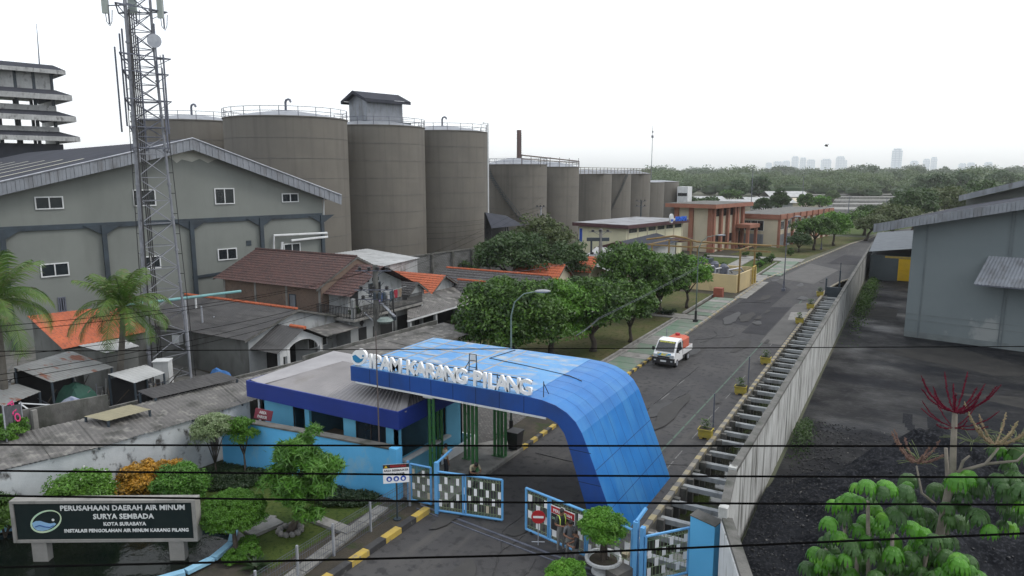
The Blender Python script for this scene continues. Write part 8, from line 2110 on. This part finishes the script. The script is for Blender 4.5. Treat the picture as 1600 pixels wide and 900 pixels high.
# ================================================================== PEOPLE
def person(label, loc, rz, pose, shirt, trouser, skin='skin', vest=None, H_=1.68, sleeve=.5):
    """pose: dict of joints; figure faces -Y before rotation"""
    J = dict(pel=(0, 0, .92), sp=(0, .0, 1.12), ch=(0, 0, 1.32), nk=(0, 0, 1.47), hd=(0, -.02, 1.60), ht=(0, -.01, 1.68),
             hl=(.10, 0, .88), kl=(.11, -.02, .49), al=(.12, .02, .08), tl=(.13, -.15, .04), hr=(-.10, 0, .88), kr=(-.11, -.02, .49), ar=(-.12, .02, .08), tr=(-.13, -.15, .04),
             sl=(.19, 0, 1.40), el=(.24, .02, 1.12), wl=(.22, -.12, .90), gl=(.21, -.16, .82), sr=(-.19, 0, 1.40), er=(-.24, .02, 1.12), wr=(-.22, -.12, .90), gr=(-.21, -.16, .82))
    J.update(pose)
    names = list(J)
    Rr = dict(pel=.135, sp=.12, ch=.145, nk=.058, hd=.088, ht=.06, hl=.095, kl=.062, al=.045, tl=.04, hr=.095, kr=.062, ar=.045, tr=.04, sl=.062, el=.043, wl=.03, gl=.034, sr=.062, er=.043, wr=.03, gr=.034)
    E = [('pel', 'sp'), ('sp', 'ch'), ('ch', 'nk'), ('nk', 'hd'), ('hd', 'ht'), ('pel', 'hl'), ('hl', 'kl'), ('kl', 'al'), ('al', 'tl'), ('pel', 'hr'), ('hr', 'kr'), ('kr', 'ar'), ('ar', 'tr'), ('ch', 'sl'), ('sl', 'el'), ('el', 'wl'), ('wl', 'gl'), ('ch', 'sr'), ('sr', 'er'), ('er', 'wr'), ('wr', 'gr')]
    me = bpy.data.meshes.new('sk'); me.from_pydata([J[n] for n in names], [(names.index(a), names.index(b)) for a, b in E], [])
    o = bpy.data.objects.new('sk', me); COL.objects.link(o)
    o.modifiers.new('s', 'SKIN'); sd_ = o.modifiers.new('u', 'SUBSURF'); sd_.levels = 1
    if not me.skin_vertices:
        bmm = bmesh.new(); bmm.from_mesh(me); bmm.verts.layers.skin.verify(); bmm.to_mesh(me); bmm.free()
    for i, n in enumerate(names):
        r = Rr[n]; me.skin_vertices[0].data[i].radius = (r, r * (.75 if n in ('pel', 'sp', 'ch') else 1)); me.skin_vertices[0].data[i].use_root = (n == 'pel')
    bpy.context.view_layer.update(); dg = bpy.context.evaluated_depsgraph_get()
    bm_ = bpy.data.meshes.new_from_object(o.evaluated_get(dg)); bpy.data.objects.remove(o)
    mb = MB(); vs = [tuple(v.co) for v in bm_.vertices]; fs = [tuple(p.vertices) for p in bm_.polygons]
    mb.add(vs, fs)
    grp = {'skin': 0, 'shirt': 1, 'trouser': 2, 'shoe': 3}
    segs = [('pel', 'sp', 1), ('sp', 'ch', 1), ('ch', 'nk', 1), ('nk', 'hd', 0), ('hd', 'ht', 0), ('pel', 'hl', 2), ('hl', 'kl', 2), ('kl', 'al', 2), ('al', 'tl', 3), ('pel', 'hr', 2), ('hr', 'kr', 2), ('kr', 'ar', 2), ('ar', 'tr', 3), ('ch', 'sl', 1), ('sl', 'el', 1), ('el', 'wl', 0 if sleeve < 1 else 1), ('wl', 'gl', 0), ('ch', 'sr', 1), ('sr', 'er', 1), ('er', 'wr', 0 if sleeve < 1 else 1), ('wr', 'gr', 0)]
    mi = []
    for f in fs:
        c = sum((Vector(vs[i]) for i in f), Vector()) / len(f); best = (9, 0)
        for a, b, g_ in segs:
            A_, B_ = Vector(J[a]), Vector(J[b]); d = B_ - A_; t = max(0, min(1, (c - A_).dot(d) / d.length_squared)); dist = (c - A_ - d * t).length - Rr[a] * .5
            gg = g_
            if (a, b) == ('pel', 'sp') and t < .35: gg = 2
            if (a, b) == ('ch', 'nk') and t > .75: gg = 0
            if g_ == 1 and b in ('el', 'er') and t > .75 and sleeve < 1: gg = 0
            if dist < best[0]: best = (dist, gg)
        mi.append(best[1])
    mb.mi = mi
    # fingers, thumb, nose, ears and eyes grow out of the same mesh
    for s, w_, g_ in ((1, 'wl', 'gl'), (-1, 'wr', 'gr')):
        mb.cur = 0; a = Vector(J[w_]); b = Vector(J[g_]); d = (b - a).normalized(); sx = d.cross(Vector((0, 1, 0.1))).normalized()
        for k, l in enumerate((.055, .068, .072, .062)):
            p = b + sx * ((k - 1.5) * .018); q_ = p + d * l * .6; mb.path([p - d * .02, p + d * .02, q_ + Vector((0, -.01, 0)), p + d * l + Vector((0, -.025, 0))], .008, 5, [.010, .009, .008, .006])
        p = a.lerp(b, .4); mb.path([p, p - sx * s * .03 + d * .02, p - sx * s * .04 + d * .055 + Vector((0, -.015, 0))], .01, 5, [.012, .010, .007])
    hd = Vector(J['hd']); up_ = (Vector(J['ht']) - Vector(J['nk'])).normalized(); fw = Vector((0, -1, 0)); fw = (fw - up_ * fw.dot(up_)).normalized(); rt = fw.cross(up_)
    mb.cur = 0; mb.ball(tuple(hd + up_ * .005), .098, 14, 10, (.80, .98, 1.18)); mb.ball(tuple(hd + fw * .098 - up_ * .008), .016, 6, 4); mb.ball(tuple(hd + rt * .078), .022, 6, 4, (.4, 1, 1.4)); mb.ball(tuple(hd - rt * .078), .022, 6, 4, (.4, 1, 1.4))
    mb.cur = 3; mb.ball(tuple(hd + fw * .088 + rt * .03 + up_ * .015), .010, 6, 4); mb.ball(tuple(hd + fw * .088 - rt * .03 + up_ * .015), .010, 6, 4); mb.ball(tuple(hd + fw * .088 - up_ * .042), .014, 6, 4, (1.4, .6, .35))
    root = thing('person', label, 'person', (0, 0, 0))
    mb.build('body', [M[skin], mat(*shirt), mat(*trouser), M['plastic_bk']], root, smooth=True)
    hb = MB(); n_ = 0
    hb.ball(tuple(hd + up_ * .03 - fw * .014), .104, 14, 8, (.86, .98, 1.05))
    keep = [f for f in hb.f if (lambda c: (c - hd).dot(up_) > .028 - .06 * ((c - hd).dot(-fw) > .02) - .03 * ((c - hd).dot(-fw) > .06))(sum((Vector(hb.v[i]) for i in f), Vector()) / len(f))]
    hb.f = keep; hb.mi = [0] * len(keep); hb.build('hair', M['hair'], root, smooth=True)
    if vest:
        for s in (-1, 1):
            v = MB(); c = [Vector((s * .115, -.118, 1.10)), Vector((s * .12, -.125, 1.32)), Vector((s * .12, -.06, 1.452)), Vector((s * .12, .06, 1.452)), Vector((s * .12, .125, 1.32)), Vector((s * .115, .115, 1.10))]
            for a, b in zip(c[:-1], c[1:]): v.add([a - Vector((.022, 0, 0)), a + Vector((.022, 0, 0)), b + Vector((.022, 0, 0)), b - Vector((.022, 0, 0))], [(0, 1, 2, 3)])
            v.build('reflective_strap', mat('hi_vis_yellow', (.55, .72, .12), rough=.5), root)
    sc_ = H_ / 1.70
    root.scale = (sc_, sc_, sc_); place(root, loc, rz)
    return root
cream_s = ('guard_shirt', (.42, .38, .26), (.36, .33, .22)); dk_t = ('dark_trousers', (.02, .022, .03))
q = G(697, 748, .13); person('guard in a cream shirt and dark trousers standing behind the left gate leaf', (q.x, q.y, .12), math.radians(150), dict(wl=(.24, -.04, .86), gl=(.24, -.06, .78), wr=(-.25, -.03, .86), gr=(-.25, -.05, .78)), cream_s, dk_t)
q = G(738, 765, .12); person('guard in a cream shirt bending forward over the left gate leaf', (q.x, q.y, .12), math.radians(55), dict(sp=(0, -.07, 1.08), ch=(0, -.24, 1.22), nk=(0, -.38, 1.30), hd=(0, -.49, 1.36), ht=(0, -.54, 1.43), sl=(.19, -.30, 1.26), sr=(-.19, -.30, 1.26), el=(.25, -.42, 1.02), er=(-.25, -.42, 1.02), wl=(.14, -.60, 1.04), wr=(-.14, -.60, 1.04), gl=(.07, -.66, 1.06), gr=(-.07, -.66, 1.06)), cream_s, dk_t)
q = G(876, 862); person('man in a dark uniform with yellow reflective straps and grey trousers beside the right gate', (q.x, q.y, .012), math.radians(60), dict(el=(.27, -.02, 1.14), wl=(.10, -.24, 1.16), gl=(.02, -.28, 1.16), er=(-.27, -.02, 1.14), wr=(-.10, -.24, 1.12), gr=(-.02, -.28, 1.12), hd=(0, -.05, 1.585), ht=(0, -.07, 1.67)), ('uniform_green', (.045, .055, .050)), ('grey_trousers', (.20, .20, .195)), vest=True, H_=1.72)
q = G(890, 878); person('man in a grey shirt looking down between his two companions at the gate', (q.x, q.y, .012), math.radians(45), dict(el=(.26, -.05, 1.13), wl=(.10, -.25, 1.08), gl=(.03, -.30, 1.08), er=(-.26, -.05, 1.13), wr=(-.10, -.25, 1.08), gr=(-.03, -.30, 1.08), hd=(0, -.07, 1.575), ht=(0, -.11, 1.655), kl=(.12, -.08, .48), al=(.13, .04, .08)), ('grey_shirt', (.13, .135, .145), (.10, .105, .115)), ('grey_trousers', (.20, .20, .195)), H_=1.66)
q = G(903, 893); pp3 = person('man in a black shirt and grey trousers holding a phone, nearest the potted shrub', (q.x, q.y - .15, .012), math.radians(-70), dict(el=(.25, -.08, 1.12), wl=(.09, -.28, 1.12), gl=(.03, -.33, 1.14), er=(-.25, -.08, 1.12), wr=(-.09, -.27, 1.10), gr=(-.03, -.32, 1.13), hd=(0, -.08, 1.57), ht=(0, -.13, 1.65)), ('black_shirt', (.018, .019, .022)), ('grey_trousers2', (.16, .16, .165)), H_=1.64)
a_ = math.radians(-70); ph = MB(); ph.box(-.035, .035, -.006, .006, -.07, .07); o_ = ph.build('phone', M['plastic_bk']); tag(o_, 'small phone held by the man in the black shirt', 'phone')
pos_ = Matrix.Rotation(a_, 4, 'Z') @ Vector((0, -.38, 1.16)); o_.location = Vector((q.x, q.y - .15, .012)) + pos_ * (1.64 / 1.7); o_.rotation_euler = (math.radians(-50), 0, a_)

# ================================================================== UMBRELLA TREES (near right)
def umbrella_cluster(mbs, c, r, rn, n=11, drop=1.0, fold=.35):
    c = Vector(c)
    for k in range(n):
        a = 2 * math.pi * k / n + rn.uniform(-.1, .1); d = Vector((math.cos(a), math.sin(a), 0)); s = Vector((-d.y, d.x, 0)); w = r * .30; L_ = r * rn.uniform(.9, 1.1)
        prev = None; vs = []
        prof_ = [(0.03, 0, .15), (.18, .02, .5), (.40, -.05 * drop, .85), (.60, -.28 * drop, 1.0), (.72, -.66 * drop, .8), (.74, -1.02 * drop, .12)]
        for (t, z, ww) in prof_:
            p = c + d * L_ * t + Z1 * (z * L_); vs += [p - s * w * ww * .5 - Z1 * w * fold * ww * .5, p, p + s * w * ww * .5 - Z1 * w * fold * ww * .5]
        m_ = len(prof_)
        mbs.add(vs, [(3 * i + j, 3 * i + j + 1, 3 * i + j + 4, 3 * i + j + 3) for i in range(m_ - 1) for j in range(2)])
def umb_tree(name, label, base, stems, seed, clusters):
    rn = random.Random(seed); root = thing(name, label, 'tree', tuple(base))
    for pts, r in stems: MB().path(pts, r, 8, [r * (1 - .5 * i / (len(pts) - 1)) for i in range(len(pts))]).build('trunk', M['bark_lt'], root, smooth=True)
    a = MB(); b = MB(); st_ = MB()
    for (c, r, young) in clusters: umbrella_cluster(a if young else b, c, r, rn, n=rn.randint(12, 15), drop=rn.uniform(.85, 1.1))
    if a.v: a.build('young_leaves', M['lf_umb'], root)
    if b.v: b.build('old_leaves', M['lf_umb_d'], root)
    return root
rn = random.Random(404)
def PT(px, py, d): return PD(px, py, d)
D0 = 15.0
top_c = [(1356, 757, 1), (1385, 758, 1), (1318, 783, 1), (1330, 778, 1), (1296, 815, 1), (1375, 768, 0), (1400, 800, 0), (1355, 812, 1), (1385, 808, 1), (1340, 826, 1), (1330, 850, 0), (1365, 850, 0), (1395, 842, 1), (1425, 822, 1), (1445, 832, 1), (1460, 842, 0), (1275, 862, 1), (1290, 868, 1), (1262, 885, 0), (1310, 875, 0), (1345, 880, 0), (1385, 880, 0), (1420, 870, 0), (1480, 870, 1), (1500, 880, 1), (1475, 895, 1), (1330, 895, 1), (1370, 900, 0), (1410, 905, 0), (1285, 905, 0), (1530, 900, 1), (1440, 900, 0), (1455, 865, 0), (1300, 838, 0), (1415, 765, 0)]
cl = []
for (px, py, yg) in top_c:
    d = D0 + rn.uniform(-.9, .9); cl.append((PT(px, py - 6, d), rn.uniform(.22, .30), bool(yg)))
    for j_ in range(2): cl.append((PT(px + rn.uniform(-17, 17), py + rn.uniform(-4, 22), d + rn.uniform(-.2, .5)), rn.uniform(.15, .25), rn.random() < (.75 if yg else .2)))
for k in range(120):
    px = rn.uniform(1262, 1525); py = rn.uniform(845, 960) + abs(px - 1380) * .12; cl.append((PT(px, py, D0 + rn.uniform(-.6, 1.6)), rn.uniform(.18, .28), rn.random() < .3))
bs = Vector((PT(1400, 900, D0).x, PT(1400, 900, D0).y, 0))
stems = []
for (px, py) in ((1356, 775), (1318, 795), (1395, 815), (1290, 850), (1450, 850), (1340, 840), (1500, 890)):
    t = PT(px, py + 8, D0); m1 = bs.lerp(t, .45) + Vector((rn.uniform(-.3, .3), rn.uniform(-.3, .3), .3)); stems.append(([bs + Vector((rn.uniform(-.2, .2), 0, -.1)), m1, t], .07))
umb_tree('umbrella_tree', 'bushy umbrella tree with bright drooping leaf whorls at the lower right', bs, stems, 405, cl)
D1 = 17.0
cl = []
for (px, py, yg) in ((1515, 740, 1), (1498, 745, 1), (1465, 760, 0), (1530, 755, 0), (1505, 770, 0), (1480, 790, 0), (1450, 800, 0), (1430, 790, 0), (1560, 745, 0), (1585, 740, 0), (1575, 765, 0), (1600, 760, 0), (1595, 700, 0), (1560, 700, 0), (1470, 815, 0), (1500, 812, 0), (1530, 800, 0), (1440, 830, 0), (1420, 745, 0), (1415, 775, 0), (1585, 800, 0), (1610, 790, 0)):
    d = D1 + rn.uniform(-.8, .8); cl.append((PT(px, py - 4, d), rn.uniform(.24, .34), bool(yg)))
    for j_ in range(2): cl.append((PT(px + rn.uniform(-20, 20), py + rn.uniform(-6, 24), d + rn.uniform(-.3, .5)), rn.uniform(.15, .26), rn.random() < .25))
bs = Vector((PT(1470, 900, D1).x, PT(1470, 900, D1).y, 0))
stems = [([bs + Z1 * -.1, PT(1462, 870, D1), PT(1475, 800, D1), PT(1488, 740, D1), PT(1490, 690, D1), PT(1492, 645, D1)], .10),
         ([PT(1472, 810, D1), PT(1505, 720, D1), PT(1515, 712, D1)], .04), ([bs + Vector((.4, .2, -.1)), PT(1477, 860, D1 + .5), PT(1482, 780, D1 + .5), PT(1478, 700, D1 + .5)], .07),
         ([PT(1476, 800, D1), PT(1440, 770, D1), PT(1432, 728, D1)], .035), ([PT(1488, 740, D1), PT(1540, 725, D1), PT(1560, 700, D1)], .045), ([PT(1540, 725, D1), PT(1590, 720, D1), PT(1605, 705, D1)], .035)]
ut2 = umb_tree('umbrella_tree', 'taller leggy umbrella tree topped by crimson flower spikes', bs, stems, 406, cl)
def spikes(nm, c, n, L_, m_, r=.022, up=.35, parent=None):
    mb = MB(); rr_ = random.Random(int(c.x * 100) % 991)
    for k in range(n):
        a = 2 * math.pi * k / n + rr_.uniform(-.25, .25); d = Vector((math.cos(a), math.sin(a), 0)); l = L_ * rr_.uniform(.8, 1.1); e = rr_.uniform(up, up + .55)
        pts = [c, c + d * l * .35 + Z1 * (l * e * .18), c + d * l * .7 + Z1 * (l * e * .55), c + d * l * .95 + Z1 * (l * e * 1.05)]
        mb.path(pts, r, 5, [r * .6, r * .9, r * 1.05, r * .6])
        for q_ in range(46):
            t = .12 + .85 * q_ / 46; i_ = min(2, int(t * 3)); p = pts[i_].lerp(pts[i_ + 1], t * 3 - i_); mb.ball((p.x + rr_.uniform(-1, 1) * r * 1.5, p.y + rr_.uniform(-1, 1) * r * 1.5, p.z + rr_.uniform(-1, 1) * r * 1.4), r * .95, 4, 3)
    mb.build(nm, m_, parent)
spikes('flower_spikes', PT(1492, 645, D1), 15, .78, M['flower_r'], .013, .55, ut2)
spikes('lower_flower_spikes', PT(1490, 668, D1), 9, .8, M['flower_r'], .010, .25, ut2)
spikes('brown_flower_spikes', PT(1432, 722, D1), 10, .55, M['flower_b'], .016, .45, ut2)
spikes('brown_flower_spikes', PT(1555, 695, D1), 9, .65, mat('dry_spike', (.26, .22, .12), (.20, .15, .09)), .016, .6, ut2)
for (px, py) in ((1440, 725), (1560, 700), (1520, 690), (1590, 690)):
    c = PT(px, py, D1 + .3); mb = MB()
    for k in range(16):
        a = rn.uniform(0, 6.283); e = rn.uniform(-.2, .8); d = Vector((math.cos(a) * math.cos(e), math.sin(a) * math.cos(e), math.sin(e))); l = rn.uniform(.35, .65); mb.path([c, c + d * l * .6 + Z1 * .05, c + d * l], .006, 4)
    mb.build('leaf_stalks', mat('stalk_green', (.14, .18, .07)), ut2)

# ================================================================== HAZE
hz_ = MB(); hz_.box(-29900, 29900, -29900, 29900, -3.0, 170); ho = hz_.build('haze', None); 
hm = bpy.data.materials.new('haze'); hm.use_nodes = True; t = hm.node_tree
for n in list(t.nodes): t.nodes.remove(n)
o_ = t.nodes.new('ShaderNodeOutputMaterial'); v = t.nodes.new('ShaderNodeVolumePrincipled'); v.inputs['Color'].default_value = (.985, .995, 1.0, 1); v.inputs['Density'].default_value = .00016; v.inputs['Anisotropy'].default_value = .5
t.links.new(v.outputs[0], o_.inputs['Volume']); ho.data.materials.clear(); ho.data.materials.append(hm); tag(ho, 'thin grey-blue haze filling the air', 'haze', kind='stuff')
